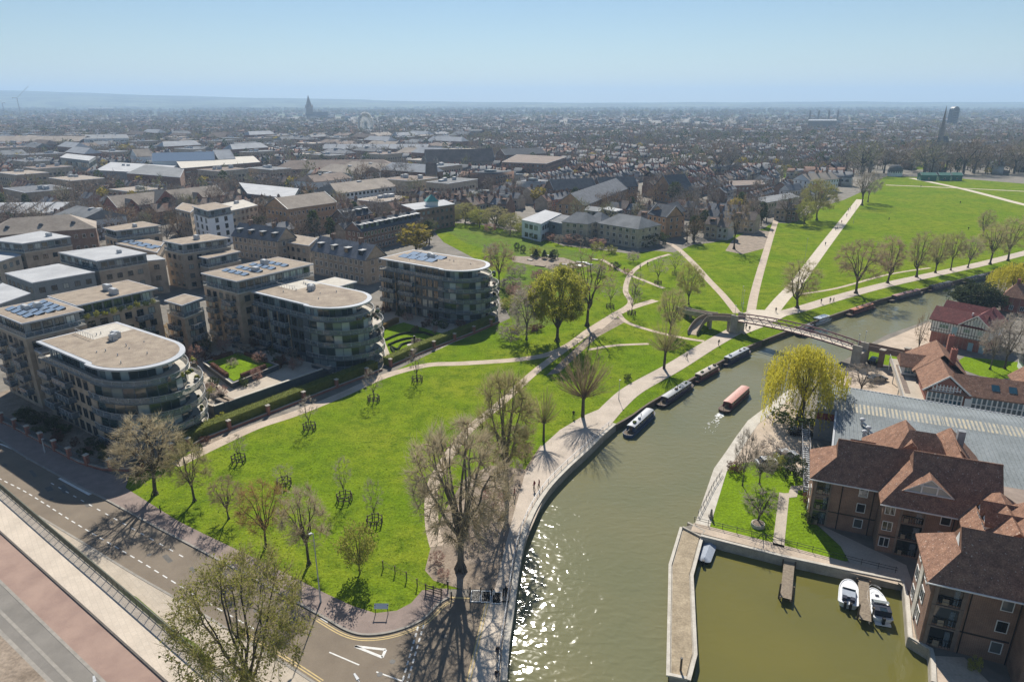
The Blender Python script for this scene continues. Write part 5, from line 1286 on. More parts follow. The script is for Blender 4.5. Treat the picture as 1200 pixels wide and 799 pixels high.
# ---- footbridge
BL, BR = Vector((60.5,172.8)), Vector((80.8,150.0)); bd_ = (BR-BL); LB = bd_.length; BA = atan2(bd_.y, bd_.x)
fbg = thing('footbridge', 'arched steel lattice footbridge with dark red handrails over the river', 'footbridge', (*BL, 0), BA)
def arch(x, base, rise): return base+rise*4*(x/LB)*(1-x/LB)
N = 24
dk = MB()
for i in range(N):
    x0, x1 = LB*i/N, LB*(i+1)/N; z0, z1 = arch(x0, 3.55, .75), arch(x1, 3.55, .75)
    dk.add([(x0,-1.5,z0),(x1,-1.5,z1),(x1,1.5,z1),(x0,1.5,z0),(x0,-1.5,z0-.25),(x1,-1.5,z1-.25),(x1,1.5,z1-.25),(x0,1.5,z0-.25)], [(0,1,2,3),(7,6,5,4),(4,5,1,0),(3,2,6,7)])
dk.build('deck', M['path_pale'], fbg)
for y in (-1.55, 1.55):
    top, bot = MB(), MB()
    for i in range(N):
        x0, x1 = LB*i/N, LB*(i+1)/N
        top.bar((x0,y,arch(x0,4.85,.95)),(x1,y,arch(x1,4.85,.95)),.28,.26); bot.bar((x0,y,arch(x0,3.45,.75)),(x1,y,arch(x1,3.45,.75)),.26,.3)
    top.build('top_chord', M['rust_red'], fbg); bot.build('bottom_chord', M['rust_red'], fbg)
    for i in range(N):
        x0, x1 = LB*i/N, LB*(i+1)/N; m = MB(); a, b = ((x0, arch(x0,3.45,.75)), (x1, arch(x1,4.85,.95))) if i % 2 == 0 else ((x0, arch(x0,4.85,.95)), (x1, arch(x1,3.45,.75)))
        m.bar((a[0],y,a[1]),(b[0],y,b[1]),.11,.11); m.build('lattice_bar', M['truss_pale'], fbg)
for x, L0 in ((-.6, 0), (LB+.6, 1)):
    m = MB(); m.box(x-1.0, x+1.0, -2.0, 2.0, -.2, 3.2); m.box(x-1.0, x+1.0, -2.05, -1.6, 3.2, 5.0); m.box(x-1.0, x+1.0, 1.6, 2.05, 3.2, 5.0); m.build('bridge_tower', M['concrete_pale'] if False else M['concrete'], fbg)
    for y in (-1.8, 1.8):
        m = MB(); m.tube((x,y,5.0),(x,y,7.6),.05,.04,5); m.box(x-.12, x+.12, y-.12, y+.12, 7.6, 7.8); m.build('lamp_standard', M['galv'], fbg)
def ramp(label, pts, w, name='bridge_ramp', solid=True, wallm='concrete'):
    """approach ramp through world points (x, y, z) with side parapets and piers"""
    t = thing(name, label, 'ramp', tuple((*pts[0][:2], 0))); o = pts[0]
    P2 = smooth_line([(p[0]-o[0], p[1]-o[1]) for p in pts], 4); zs = []
    for i in range(len(pts)-1):
        for j in range(4): zs.append(pts[i][2]+(pts[i+1][2]-pts[i][2])*j/4)
    zs.append(pts[-1][2]); Lf, Rt = offset(P2, w/2), offset(P2, -w/2); d, s1 = MB(), [MB(), MB()]
    for i in range(len(P2)-1):
        a, b, c, e = Rt[i], Rt[i+1], Lf[i+1], Lf[i]; z0, z1 = zs[i], zs[i+1]
        d.add([(*a,z0),(*b,z1),(*c,z1),(*e,z0),(*a,z0-.35),(*b,z1-.35),(*c,z1-.35),(*e,z0-.35)], [(0,1,2,3),(7,6,5,4),(4,5,1,0),(3,2,6,7)])
        for k, (q, r) in enumerate(((a, b), (e, c))): s1[k].bar((*q, z0+.5), (*r, z1+.5), .18, 1.05)
    d.build('deck', M['path'], t)
    for s_ in s1: s_.build('parapet', M[wallm], t)
    for i in range(2, len(P2)-1, 5):
        if zs[i] > .8: m = MB(); m.box(P2[i][0]-.3, P2[i][0]+.3, P2[i][1]-.3, P2[i][1]+.3, -.2, zs[i]-.35); m.build('pier', M['concrete'], t)
    return t
g3 = lambda x, y, z: tuple(G(x, y, z))
ramp('curved concrete ramp from the footbridge down to the common side path', [g3(862,374,3.5), g3(845,373,3.4), g3(830,373,3.0), g3(821,378,1.9), g3(815,385,.8), g3(811,392,.1)], 2.4, wallm='wood_pale')
ramp('straight walled ramp running left from the footbridge', [g3(838,371,3.3), g3(822,369,2.6), g3(806,366,1.4), g3(796,362,.3)], 2.4)
ramp('straight approach ramp from the footbridge to the yard', [g3(1006,405,3.5), g3(1033,411,3.0), g3(1062,417,2.3), g3(1092,424,1.4), g3(1110,429,.5)], 2.2, wallm='brown_roof')
for a in ((1031,430,'first brick pier pillar of the yard ramp, nearest the bridge tower'), (1060,428,'second brick pier pillar of the yard ramp')):
    p = G(a[0], a[1]); t = thing('brick_pillar', a[2], 'pillar', tuple(p), BA); m = MB(); m.box(-.5,.5,-.5,.5,-.2,4.1); m.build('shaft', M['brown_brick'], t); m = MB(); m.box(-.62,.62,-.62,.62,4.1,4.35); m.build('cap', M['concrete'], t)

# ---- boats
def hull_outline(L, W, bow, stern, n=7):
    pts = []
    for i in range(n+1): t = i/n; pts.append((L/2-bow*(1-t)**1.0+0, -W/2*math.sqrt(max(0, 1-(1-t)**2)) if False else -W/2*sin(pi/2*t)))
    rt = [(L/2-bow+bow*cos(pi/2*i/n), -W/2*sin(pi/2*i/n)) for i in range(n+1)]
    st_ = [(-L/2+stern-stern*sin(pi/2*i/n), -W/2*cos(pi/2*i/n)) for i in range(n+1)] if stern > 0 else [(-L/2, -W/2)]
    half = rt + st_; return half + [(x, -y) for x, y in reversed(half) if abs(y) > 1e-6]
def narrowboat(stern, bow, label, hull, cabin, roof, W=2.1, cab=(.14,.88), clutter=True, windows=7, out=.9):
    a, b = G(*stern, WATER_Z+.5), G(*bow, WATER_Z+.5); d = b-a; L = d.length; c = (a+b)/2; c += Vector((d.y, -d.x, 0))*(out/L)
    t = thing('narrowboat', label, 'narrowboat', (c.x, c.y, WATER_Z), atan2(d.y, d.x), 'narrowboats on the river')
    O = hull_outline(L, W, min(2.2, L*.2), .8); m = MB(); m.prism(O, -.5, .62); m.build('hull', M[hull], t)
    m = MB(); m.prism([(x*.985, y*.93) for x, y in O], .62, .66); m.build('deck', M['wood'], t)
    m = MB(); n = len(O)
    for i in range(n):
        p, q = O[i], O[(i+1) % n]; m.bar((*p,.64),(*q,.64),.08,.10)
    m.build('gunwale', M[cabin], t)
    x0, x1 = -L/2+L*cab[0], -L/2+L*cab[1]; w0, w1 = W/2-.18, W/2-.34
    m = MB(); m.add([(x0,-w0,.66),(x1,-w0,.66),(x1,w0,.66),(x0,w0,.66),(x0+.1,-w1,1.75),(x1-.25,-w1,1.75),(x1-.25,w1,1.75),(x0+.1,w1,1.75)], [(0,1,5,4),(1,2,6,5),(2,3,7,6),(3,0,4,7)]); cb = m.build('cabin', M[cabin], t)
    m = MB(); rows = 6; v = []
    for x in (x0-.05, x1-.1):
        for i in range(rows+1): y = -w1-.08+(2*w1+.16)*i/rows; v.append((x, y, 1.75+.13*(1-(2*i/rows-1)**2)))
    f = [(i, i+rows+1, i+rows+2, i+1) for i in range(rows)]; f = [tuple(reversed(q)) for q in f]
    m.add(v, f); m.box(x0-.06, x1-.08, -w1-.09, w1+.09, 1.70, 1.752); m.build('roof', M[roof], t)
    pm = MB(); pm.box(0, .75, -.03, .01, 0, .45); me = pm.mesh('window', M['glass_dark'])
    for i in range(windows):
        x = x0+.6+(x1-x0-1.6)*i/max(1, windows-1)
        o = link('window', me, cb, (x, -w0+.075, 1.08)); o.rotation_euler = (-.14, 0, 0)
        o = link('window', me, cb, (x+.75, w0-.075, 1.08), pi); o.rotation_euler = (-.14, 0, pi)
    m = MB(); m.box(x0-.02, x0+.05, -.35, .35, .66, 1.7); m.build('door', M['wood'], cb)
    if clutter:
        rn = random.Random(int(L*100)); xx = x0+(x1-x0)*rn.uniform(.55,.7); m = MB(); m.tube((xx,.2,1.85),(xx,.2,2.3),.07,.06,6); m.build('stove_pipe', M['black_metal'], t)
        for k in range(3): x = x0+(x1-x0)*rn.uniform(.1,.9); m = MB(); m.box(x, x+rn.uniform(.3,.9), -.3, rn.uniform(0,.35), 1.86, 1.86+rn.uniform(.12,.35)); m.build('roof_box', M[rn.choice(['wood','boat_cover','wood_pale','leaf_mid'])], t)
    m = MB(); m.tube((-L/2+.3,0,.66),(-L/2+.3,0,1.3),.04,.04,5); m.bar((-L/2+.3,0,1.3),(-L/2+1.2,0,1.35),.05,.05); m.build('tiller', M['black_metal'], t)
    return t
for k, c in dict(nb_blue=(.035,.075,.16), nb_maroon=(.16,.04,.045), nb_navy=(.03,.04,.08), nb_green=(.03,.08,.05), nb_purple=(.07,.05,.10), roof_grey=(.36,.37,.38), roof_white=(.40,.42,.45), roof_salmon=(.60,.31,.25), roof_orange=(.50,.22,.13), roof_rose=(.42,.24,.22), roof_dark=(.09,.09,.10), roof_tan=(.42,.36,.31)).items(): paint(k, c)
narrowboat((729,509), (760,481), 'blue narrowboat with pale roof and white foredeck, nearest the river wall', 'nb_blue', 'nb_blue', 'roof_white')
narrowboat((768,474), (806,449), 'black and plum narrowboat with a grey roof, second from the river wall', 'hull_black', 'nb_purple', 'roof_grey', windows=9)
narrowboat((809,446), (837,430.5), 'maroon narrowboat with a tan roof, third from the river wall', 'hull_black', 'nb_maroon', 'roof_tan')
narrowboat((842.5,426), (874,410), 'navy narrowboat with a white roof moored last before the footbridge', 'nb_navy', 'nb_navy', 'roof_white', windows=9)
tr_ = narrowboat((847,482), (875,457), 'trip boat with a salmon pink roof under way in midstream', 'hull_black', 'nb_maroon', 'roof_salmon', W=2.3, clutter=False, out=0, cab=(.16,.93), windows=8)
narrowboat((984.5,367.2), (1016,356.8), 'narrowboat with an orange roof moored beyond the footbridge', 'hull_black', 'nb_maroon', 'roof_orange', windows=10, out=2.2)
narrowboat((1033,350.5), (1072.5,340.2), 'long dark narrowboat with a faded rose roof', 'hull_black', 'nb_navy', 'roof_rose', windows=10, out=2.2)
narrowboat((1078,338.8), (1109,331.4), 'dark narrowboat with a black roof, between the rose roofed boat and the last one', 'hull_black', 'nb_purple', 'roof_dark', out=2.2)
narrowboat((1120,329.5), (1151,322.5), 'dark narrowboat farthest up the river with a greenish roof', 'hull_black', 'nb_green', 'roof_dark', out=2.2)
narrowboat((925,390.5), (943,381.5), 'dark narrowboat half hidden under the footbridge', 'hull_black', 'nb_navy', 'roof_dark', windows=5, out=2.2)
# wash behind the trip boat
m = MB(); a, b = G(846,484.5,WATER_Z), G(826,507,WATER_Z); d = (b-a).normalized(); n = Vector((-d.y,d.x,0)); rn = random.Random(3)
for i in range(70):
    f = rn.random()**1.5; c = a.lerp(b, f)+n*rn.uniform(-1,1)*(.5+1.2*f); s = rn.uniform(.08,.35)*(1.2-f); m.add([(c.x-s,c.y,WATER_Z+.02),(c.x,c.y-s*.6,WATER_Z+.03),(c.x+s,c.y,WATER_Z+.02),(c.x,c.y+s*.7,WATER_Z+.04)], [(0,1,2,3)])
tag(m.build('foam', M['white_paint']), kind='stuff')
def motorboat(stern, bow, W, label, kind):
    a, b = G(*stern, WATER_Z+.6), G(*bow, WATER_Z+.6); d = b-a; L = d.length; c = (a+b)/2
    t = thing('motorboat', label, 'motorboat', (c.x, c.y, WATER_Z), atan2(d.y, d.x), 'white motorboats in the marina' if kind != 'river' else None)
    O = hull_outline(L, W, L*.48, .25, 9); m = MB(); k = len(O); m.add([(x*.9,y*.72,-.3) for x, y in O]+[(x,y,.75) for x, y in O], [(i,(i+1)%k,k+(i+1)%k,k+i) for i in range(k)][::1]+[tuple(range(k,2*k))]); m.build('hull', M['white_gel'], t, smooth=False)
    m = MB()
    for i in range(k): p, q = O[i], O[(i+1) % k]; m.bar((*p,.77),(*q,.77),.09,.1)
    m.build('rubbing_strake', M['white_gel'] if kind != 'river' else M['nb_green'], t)
    if kind == 'open':
        m = MB(); m.box(-L*.38, L*.08, -W*.34, W*.34, .76, .80); m.build('cockpit', M['boat_cover'], t)
        m = MB(); m.quad((L*.08,-W*.36,.78),(L*.08,W*.36,.78),(-L*.02,W*.33,1.35),(-L*.02,-W*.33,1.35)); m.build('windscreen', M['glass_blue'], t)
        m = MB(); m.box(-L*.3, -L*.04, -W*.33, W*.33, 1.1, 1.16); m.build('canopy', M['boat_cover'], t)
        for y in (-W*.2, W*.2): m = MB(); m.box(-L*.42, -L*.3, y-.25, y+.25, .78, 1.25); m.build('seat', M['canvas_dark'], t)
    elif kind == 'cabin':
        m = MB(); m.prism([(L*.30,0),(L*.2,-W*.28),(-L*.05,-W*.38),(-L*.05,W*.38),(L*.2,W*.28)], .76, 1.15); m.build('foredeck_cabin', M['white_gel'], t)
        m = MB(); m.box(L*.12, L*.2, -.22, .22, 1.15, 1.19); m.build('hatch', M['canvas_dark'], t)
        m = MB(); m.add([(L*.06,-W*.4,1.0),(L*.06,W*.4,1.0),(-L*.12,W*.4,1.8),(-L*.12,-W*.4,1.8),(-L*.2,W*.4,1.8),(-L*.2,-W*.4,1.8)], [(0,1,2,3),(3,2,4,5)]); m.build('hood', M['canvas_grey'], t)
        m = MB(); m.box(-L*.42, -L*.2, -W*.42, W*.42, .78, 1.6); m.build('cockpit_cover', M['canvas_dark'], t)
        m = MB(); m.box(-L*.42-.02, -L*.3, -W*.2, W*.16, 1.6, 1.63); m.build('canopy_window', M['glass'], t)
        m = MB(); m.box(-L*.56, -L*.48, -W*.4, W*.4, .1, .25); m.build('bathing_platform', M['white_gel'], t)
        m = MB()
        for i in range(8): p, q = O[i if i < 5 else -(i-4)], O[i+1 if i < 4 else -(i-3)]; m.tube((*p,1.3),(*q,1.3),.025,.025,4)
        m.build('bow_rail', M['steel'], t)
    else:
        m = MB(); m.box(-L*.3, L*.2, -W*.36, W*.36, .76, 1.6); m.build('wheelhouse', M['white_gel'], t); m = MB(); m.box(-L*.31, L*.21, -W*.37, W*.37, 1.1, 1.4); m.build('window_band', M['glass_dark'], t); m = MB(); m.box(-L*.32, L*.22, -W*.4, W*.4, 1.6, 1.68); m.build('roof', M['white_gel'], t)
    if kind != 'river':
        for y in ((-.3,.3) if kind == 'open' else (0,)): m = MB(); m.box(-L*.56, -L*.5, y-.15, y+.15, .3, 1.15); m.tube((-L*.53,y,-.4),(-L*.53,y,.3),.06,.08,5); m.build('outboard', M['black_metal'], t)
motorboat((993.6,709), (995.4,680), 2.25, 'white open motorboat with a blue-grey cockpit cover, left of the wooden jetty', 'open')
motorboat((1035,727), (1023,690), 2.2, 'white motorboat with dark canvas cockpit cover, right of the wooden jetty', 'cabin')
motorboat((952,378.5), (975,371), 2.4, 'white and green cabin cruiser moored just past the footbridge', 'river')
a, b = G(824.5,658,WATER_Z+.5), G(834,634,WATER_Z+.5); d = b-a; L = d.length
t = thing('covered_dinghy', 'small dinghy under a pale grey cover at the head of the long jetty', 'dinghy', (*((a+b)/2)[:2], WATER_Z), atan2(d.y, d.x))
O = hull_outline(L, 1.75, 1.3, .5, 8); k = len(O); m = MB(); m.add([(x*.85,y*.7,-.2) for x, y in O]+[(x,y,.5) for x, y in O], [(i,(i+1)%k,k+(i+1)%k,k+i) for i in range(k)]); m.build('hull', M['hull_black'], t)
m = MB(); m.add([(x*1.01,y*1.01,.52) for x, y in O]+[(x*.8,0,.85) for x, y in O], [(i,(i+1)%k,k+(i+1)%k,k+i) for i in range(k)]); m.build('cover', M['boat_cover'], t)
m = MB(); m.box(-L/2-.35, -L/2, -.15, .15, .2, .85); m.build('outboard', M['black_metal'], t)
# ================================================================ STREET FURNITURE, WALLS, HEDGES, PEOPLE, CARS
# parapet railing of the raised footway: posts and translucent-looking mesh panels, each its own part
rl = smooth_line(rail_line, 4); o = rl[0]
t = thing('parapet_railing', 'long green-brown parapet railing along the edge of the raised footway', 'railing', (*o, EZ+.1))
pm = MB(); pm.box(-.05,.05,-.05,.05,0,1.25); pme = pm.mesh('post', M['rail_green']); S = 1.55
bars = MB(); bars.bar((0,0,1.22),(S,0,1.22),.12,.08); bars.bar((0,0,.12),(S,0,.12),.07,.07)
for i in range(13): bars.bar((S*(i+.5)/13,0,.12),(S*(i+.5)/13,0,1.2),.028,.028)
bme = bars.mesh('railing_panel', M['rail_green'])
for x, y, h in along(rl, S):
    link('post', pme, t, (x-o[0], y-o[1], 0), h); link('railing_panel', bme, t, (x-o[0], y-o[1], 0), h)
# garden wall with brick pillars and glazed railing in front of the nearest flats
def pillar_wall(label, pts_px, step, ph=2.1, wall_h=.45, panel=True, hedge=None, z=.0):
    pts = PX(*pts_px); o = pts[0]; t = thing('boundary_wall', label, 'wall', (*o, z)); L = [(p[0]-o[0], p[1]-o[1]) for p in pts]
    m = MB(); m.wallstrip(L, .3, -.2, wall_h); m.build('low_wall', M['red_brick'], t); m = MB(); m.wallstrip(L, .38, wall_h, wall_h+.1); m.build('coping', M['concrete'], t)
    pm = MB(); pm.box(-.3,.3,-.3,.3,-.2,ph); pme = pm.mesh('pillar', M['red_brick']); cm = MB(); cm.box(-.38,.38,-.38,.38,ph,ph+.16); cm.add([(-.3,-.3,ph+.16),(.3,-.3,ph+.16),(.3,.3,ph+.16),(-.3,.3,ph+.16),(0,0,ph+.3)], [(0,1,4),(1,2,4),(2,3,4),(3,0,4)]); cme = cm.mesh('pillar_cap', M['concrete_pale'])
    A = along(L, step)
    for x, y, h in A: q = link('pillar', pme, t, (x, y, 0), h); link('pillar_cap', cme, q)
    if panel:
        for (x, y, h), (x1, y1, _) in zip(A, A[1:]):
            ln = hypot(x1-x, y1-y)-.6; m = MB(); m.bar((.3,0,wall_h+.2),(.3+ln,0,wall_h+.2),.05,.05); m.bar((.3,0,1.75),(.3+ln,0,1.75),.05,.05)
            for i in range(14): m.bar((.3+ln*(i+.5)/14,0,wall_h+.1),(.3+ln*(i+.5)/14,0,1.8),.03,.03)
            m.build('railing_panel', M['blue_metal'], t, loc=(x, y, 0), rz=atan2(y1-y, x1-x))
    return t
pillar_wall('brick pillared boundary wall with blue railings below the nearest rounded flats', [(-12,489),(15,501),(33,511),(53,521.5),(72,532.5),(94,543.5),(121,551),(150,552),(185,540),(215,527)], 5.1)
pillar_wall('long low wall with brick pillars behind the hedge path', [(222,525),(242,514.5),(295,493.5),(347,473),(397,453.5),(448,434)], 8.4, panel=False, ph=1.9)
pillar_wall('low wall with brick pillars beside the formal garden', [(458,430),(496,413.5),(532.5,399.5),(557,390),(585,378)], 7.6, panel=False, ph=1.9)
M['leaf_hedge'] = leaf_mat('leaf_hedge', (.23,.25,.06), (.16,.185,.045))
def hedge(label, pts, w, h, leaf='leaf_mid', z=0., dens=34, top=None, group=None, size=.10):
    """clipped hedge: a leafy box that follows a line"""
    o = pts[0]; t = thing('hedge', label, 'hedge', (o[0], o[1], z), 0, group); L = [(p[0]-o[0], p[1]-o[1]) for p in pts]
    m = MB(); m.wallstrip(L, w*.86, -.05, h*.95); m.build('branches', M[leaf], t)
    rn = random.Random(int(abs(o[0]*31+o[1]*17))); m = MB()
    for a, b in zip(L, L[1:]):
        l = hypot(b[0]-a[0], b[1]-a[1]); d = ((b[0]-a[0])/l, (b[1]-a[1])/l)
        for _ in range(int(l*dens*(w+2*h)*.6)):
            s = rn.uniform(0, l); k = rn.random()*(w+2*h)
            if k < w: y, z_ = k-w/2, h+rn.uniform(-.06,.06)
            elif k < w+h: y, z_ = -w/2+rn.uniform(-.06,.06), k-w
            else: y, z_ = w/2+rn.uniform(-.06,.06), k-w-h
            leafq(m, Vector((a[0]+d[0]*s-d[1]*y, a[1]+d[1]*s+d[0]*y, max(.03, z_))), size*rn.uniform(.7,1.4), rn)
    m.build('leaves', M[leaf], t); return t
hl = offset(PX((222,525),(242,514.5),(295,493.5),(347,473),(397,453.5),(446,434.5)), 1.9)
hedge('long clipped hedge behind the pillared wall along the hedge path', hl, 2.6, 2.1, 'leaf_hedge')
hedge('clipped hedge between the formal garden and the lawn', offset(PX((460,430),(496,413.5),(532.5,399.5),(557,390),(583,379)), 1.8), 2.3, 2.0, 'leaf_hedge')
hedge('brown beech hedge at the back of the formal garden', PX((444,388),(466,377.5)), 1.2, 1.4, 'leaf_orange')
for i, (q, lab) in enumerate((([(452,399),(470,392),(492,390),(507,394)], 'outer curved box hedge of the formal garden'), ([(455,405),(470,399),(484,397),(498,401)], 'middle curved box hedge of the formal garden'), ([(462,414),(458,407),(466,410),(472,404),(488,401),(496,404),(492,410)], 'inner curled box hedge round the white gravel disc'))):
    hedge(lab, smooth_line(PX(*q), 4), .5, .5, 'leaf_dark', dens=60, group='low box hedges of the formal garden', size=.07)
p = G(486,404); m = MB(); m.prism([(p.x+2.0*cos(a*.5236), p.y+1.6*sin(a*.5236)) for a in range(12)], .02, .07); struct('gravel_disc', m, M['concrete_pale'])
t = thing('garden_column', 'slim dark column in the white gravel disc of the formal garden', 'sculpture', tuple(p)); m = MB(); m.box(-.22,.22,-.22,.22,0,2.4); m.build('shaft', M['black_metal'], t); m = MB(); m.box(-.4,.4,-.4,.4,0,.2); m.build('plinth', M['concrete'], t)
# raised courtyard between the flats
def uvpoly(*q): return [UV(a, b) for a, b in q]
POD = 2.0
m = MB(); m.prism(uvpoly((-150,66.5),(-116.2,66.5),(-114.2,93),(-150,93)), -.2, POD); tag(m.build('courtyard_terrace', [M['pavement']]), kind='structure')
m = MB(); m.sheet(uvpoly((-143,94),(-110,94),(-108,112),(-105,128),(-110,140),(-144,137.5),(-144,110)), .012); struct('courtyard_paving', m, M['pavement'])
m = MB(); m.sheet(uvpoly((-165,43),(-118,43),(-109,47),(-106,62),(-111,66),(-165,66)), .012); struct('planting_bed', m, M['earth'])
t = thing('terrace_wall', 'dark brick retaining wall of the raised courtyard with a pale coping', 'wall', (*UV(-116.1, 66), 0), TH); m = MB(); m.wallstrip([(0,0),(1.9,27.5)], .4, -.2, POD+.5); m.build('wall_face', M['dark_clad'], t); m = MB(); m.wallstrip([(0,0),(1.9,27.5)], .55, POD+.5, POD+.65); m.build('coping', M['concrete_pale'], t)
rbp = PX((238,424),(280,411),(326,427),(272,449), z=3.2)
t = thing('raised_bed', 'raised square bed of dark walls round a bright lawn in the courtyard', 'raised bed', (*rbp[0], POD)); L = [(q[0]-rbp[0][0], q[1]-rbp[0][1]) for q in rbp]; L = ccw(L)
m = MB(); m.prism(L, 0, 1.1); m.build('wall_face', M['dark_clad'], t); m = MB(); m.wallstrip(L, .35, 1.1, 1.22, closed=True); m.build('coping', M['concrete_pale'], t)
m = MB(); m.prism(inset(L, 1.5), 1.1, 1.2); m.build('lawn', M['lawn_fine'], t)
def inside_px(p, poly):
    r = False
    for i in range(len(poly)):
        a, b = poly[i], poly[i-1]
        if (a[1] > p[1]) != (b[1] > p[1]) and p[0] < (b[0]-a[0])*(p[1]-a[1])/(b[1]-a[1])+a[0]: r = not r
    return r
cen = (sum(q[0] for q in rbp)/4, sum(q[1] for q in rbp)/4)
for i in range(4):
    a, b = rbp[i], rbp[(i+1) % 4]; q = [(a[0]+(cen[0]-a[0])*.12, a[1]+(cen[1]-a[1])*.12), (b[0]+(cen[0]-b[0])*.12, b[1]+(cen[1]-b[1])*.12)]
    hedge('russet hedge on the %s side of the raised bed' % ['left', 'back', 'right', 'front'][i], [(q[0][0]*.8+q[1][0]*.2, q[0][1]*.8+q[1][1]*.2), (q[0][0]*.2+q[1][0]*.8, q[0][1]*.2+q[1][1]*.8)], .8, .8, 'leaf_red', z=POD+1.2, group='russet hedges round the raised bed')
for a in ((231,425,404,18,'shrub_bare'),(262,411,398,18,'shrub_bare'),(285,420,404,18,'shrub_grey'),(307,430,412,18,'shrub_bare'),(273,434,420,14,'shrub_grey'),(246,424,413,16,'bush_red'),(228,436,424,14,'bush_red'),(240,460,449,22,'shrub_grey')):
    tree(*a, 'small bare pinkish courtyard tree by the raised bed', 'courtyard_tree', 'small courtyard trees', 'tree', z=POD)
for q in range(16):
    u, v = TR.uniform(-112,-106.5), TR.uniform(44,66); p = UV(u, v)
    if q < 14: plant((p[0], p[1], 0), TR.uniform(.8,1.7), TR.uniform(1.4,2.6), TR.choice(['bush','bush_b','bush_red']), 'dark shrub in the shaded bed in front of the nearest rounded flats', 'shrub', 'shrubs in the shaded bed', 'shrub')
for q in range(30):
    u, v = TR.uniform(-150,-116), TR.uniform(43.6,47); p = UV(u, v); plant((p[0], p[1], 0), TR.uniform(.8,1.9), TR.uniform(1.4,2.8), TR.choice(['bush','bush_b','bush_b','bush_red']), 'dark shrub between the boundary wall and the nearest rounded flats', 'shrub', 'shrubs behind the boundary wall', 'shrub')
for px, py, lab in ((262,494,'rounded clipped bush at the flats corner by the hedge, greener of two'),(247,500,'rounded clipped bush at the flats corner, nearest the pillared wall')): tree(px, py, py-9, 22, 'bush_green', lab, 'clipped_bush', None, 'shrub')
for px, py, key in ((345,432,'bush'),(332,428,'bush_b'),(352,425,'bush_bud'),(443,372,'bush'),(452,366,'bush_red'),(470,371,'bush_b'),(500,383,'bush_red'),(520,384,'bush'),(540,383,'bush_red'),(478,376,'shrub_bare'),(528,376,'shrub_bare'),(508,374,'shrub_bare')):
    tree(px, py, py-9, 14, key, 'small planting at the foot of the rounded flats', 'shrub', 'shrubs at the foot of the rounded flats', 'shrub')
# young trees in octagonal timber guards
def guarded(px, py, top, label, w=24, gr_=1.15, low=False):
    tree(px, py, top, w, 'young', 'young bare tree inside '+label, 'young_tree', 'young guarded trees')
    p = G(px, py); t = thing('tree_guard', label, 'tree guard', tuple(p), R.uniform(0, 1), 'timber tree guards on the grass')
    pm = MB(); pm.box(-.07,.07,-.07,.07,-.1,1.25); me = pm.mesh('post', M['wood']); n = 8
    Q = [(gr_*cos(2*pi*i/n), gr_*sin(2*pi*i/n)) for i in range(n)]
    for q in Q: link('post', me, t, (*q, 0))
    for z in (.45, 1.05):
        m = MB()
        for i in range(n): m.bar((*Q[i], z), (*Q[(i+1)%n], z), .05, .11)
        m.build('rail', M['wood'], t)
for a in ((404,586,535,'the octagonal timber guard in the middle of the lawn'),(439,614,560,'the timber guard near the round green bush'),(333,569,544,'the timber guard behind the orange budded tree'),
          (280,541,508,'the timber guard nearest the hedge path end'),(363,503,464,'the timber guard below the long hedge'),(438,470,432,'the timber guard opposite the hedge gap'),(489,447,408,'the timber guard below the formal garden'),
          (740,369,330,'the timber guard beside the wide dirt crossing'),(771,333,300,'the timber guard on the slope below the tan flats'),(715,361,325,'the timber guard left of the dirt crossing'),(745,345,318,'the timber guard inside the path loop'),(791,322,295,'the timber guard near the bright budding tree')):
    guarded(*a)
# fence posts at the lawn corner, bollards, cattle gates
fp = PX((449,666),(465,673),(480,681),(497,693)); post_rail('post_and_wire_fence', 'timber post and wire fence at the lawn corner by the cattle gate', fp, 2.05, 1.15, 'wood', (.45,.92), 'fence', .10)
gp2 = PX((499,694),(519,700)); post_rail('timber_gate_fence', 'short dark timber fence beside the cattle gate', gp2, 1.1, 1.2, 'wood', (.35,.65,.95), 'fence', .12)
for i, (px, py) in enumerate(((557.5,699),(569.5,699.5),(582,701))):
    p = G(px, py); t = thing('cattle_grid', '%s white framed cattle grid in the row across the riverside path' % ['leftmost','middle','rightmost'][i], 'cattle grid', (p.x, p.y, .08), .0, 'cattle grids across the path')
    m = MB(); m.box(-.6,.6,-1.05,-.95,0,.07); m.box(-.6,.6,.95,1.05,0,.07); m.box(-.6,-.52,-.95,.95,0,.07); m.box(.52,.6,-.95,.95,0,.07); m.build('frame', M['white_paint'], t)
    m = MB(); m.box(-.52,.52,-.95,.95,-.02,.01); m.build('pit', M['black_metal'], t)
    b = MB(); b.box(-.5,.5,-.04,.04,.02,.06); bm_ = b.mesh('grid_bar', M['black_metal'])
    for j in range(8): link('grid_bar', bm_, t, (0, -.84+j*.24, 0))
bm_ = MB(); bm_.tube((0,0,0),(0,0,1.15),.09,.08,7); bm_ = bm_.mesh('post', M['black_metal']); bc_ = MB(); bc_.tube((0,0,1.15),(0,0,1.22),.11,.07,7); bc_ = bc_.mesh('cap', M['black_metal'])
def bollard(px, py, lab, gr_='black bollards by the cattle gate'):
    t = thing('bollard', lab, 'bollard', tuple(G(px, py)), 0, gr_); link('post', bm_, t); link('cap', bc_, t)
for px, py, lab in ((551,697,'black bollard left of the leftmost cattle grid'),(563.5,697,'black bollard between the left and middle cattle grids'),(576,698,'black bollard between the middle and right cattle grids'),(590,698,'black bollard at the river wall end of the cattle grids'),(525,690,'black bollard left of the yellow line end'),(529,702,'black bollard at the kerb end by the double yellow lines')): bollard(px, py, lab)
bollard(188.5, 601, 'dark post on the pavement edge between the two nearest roadside trees', None)
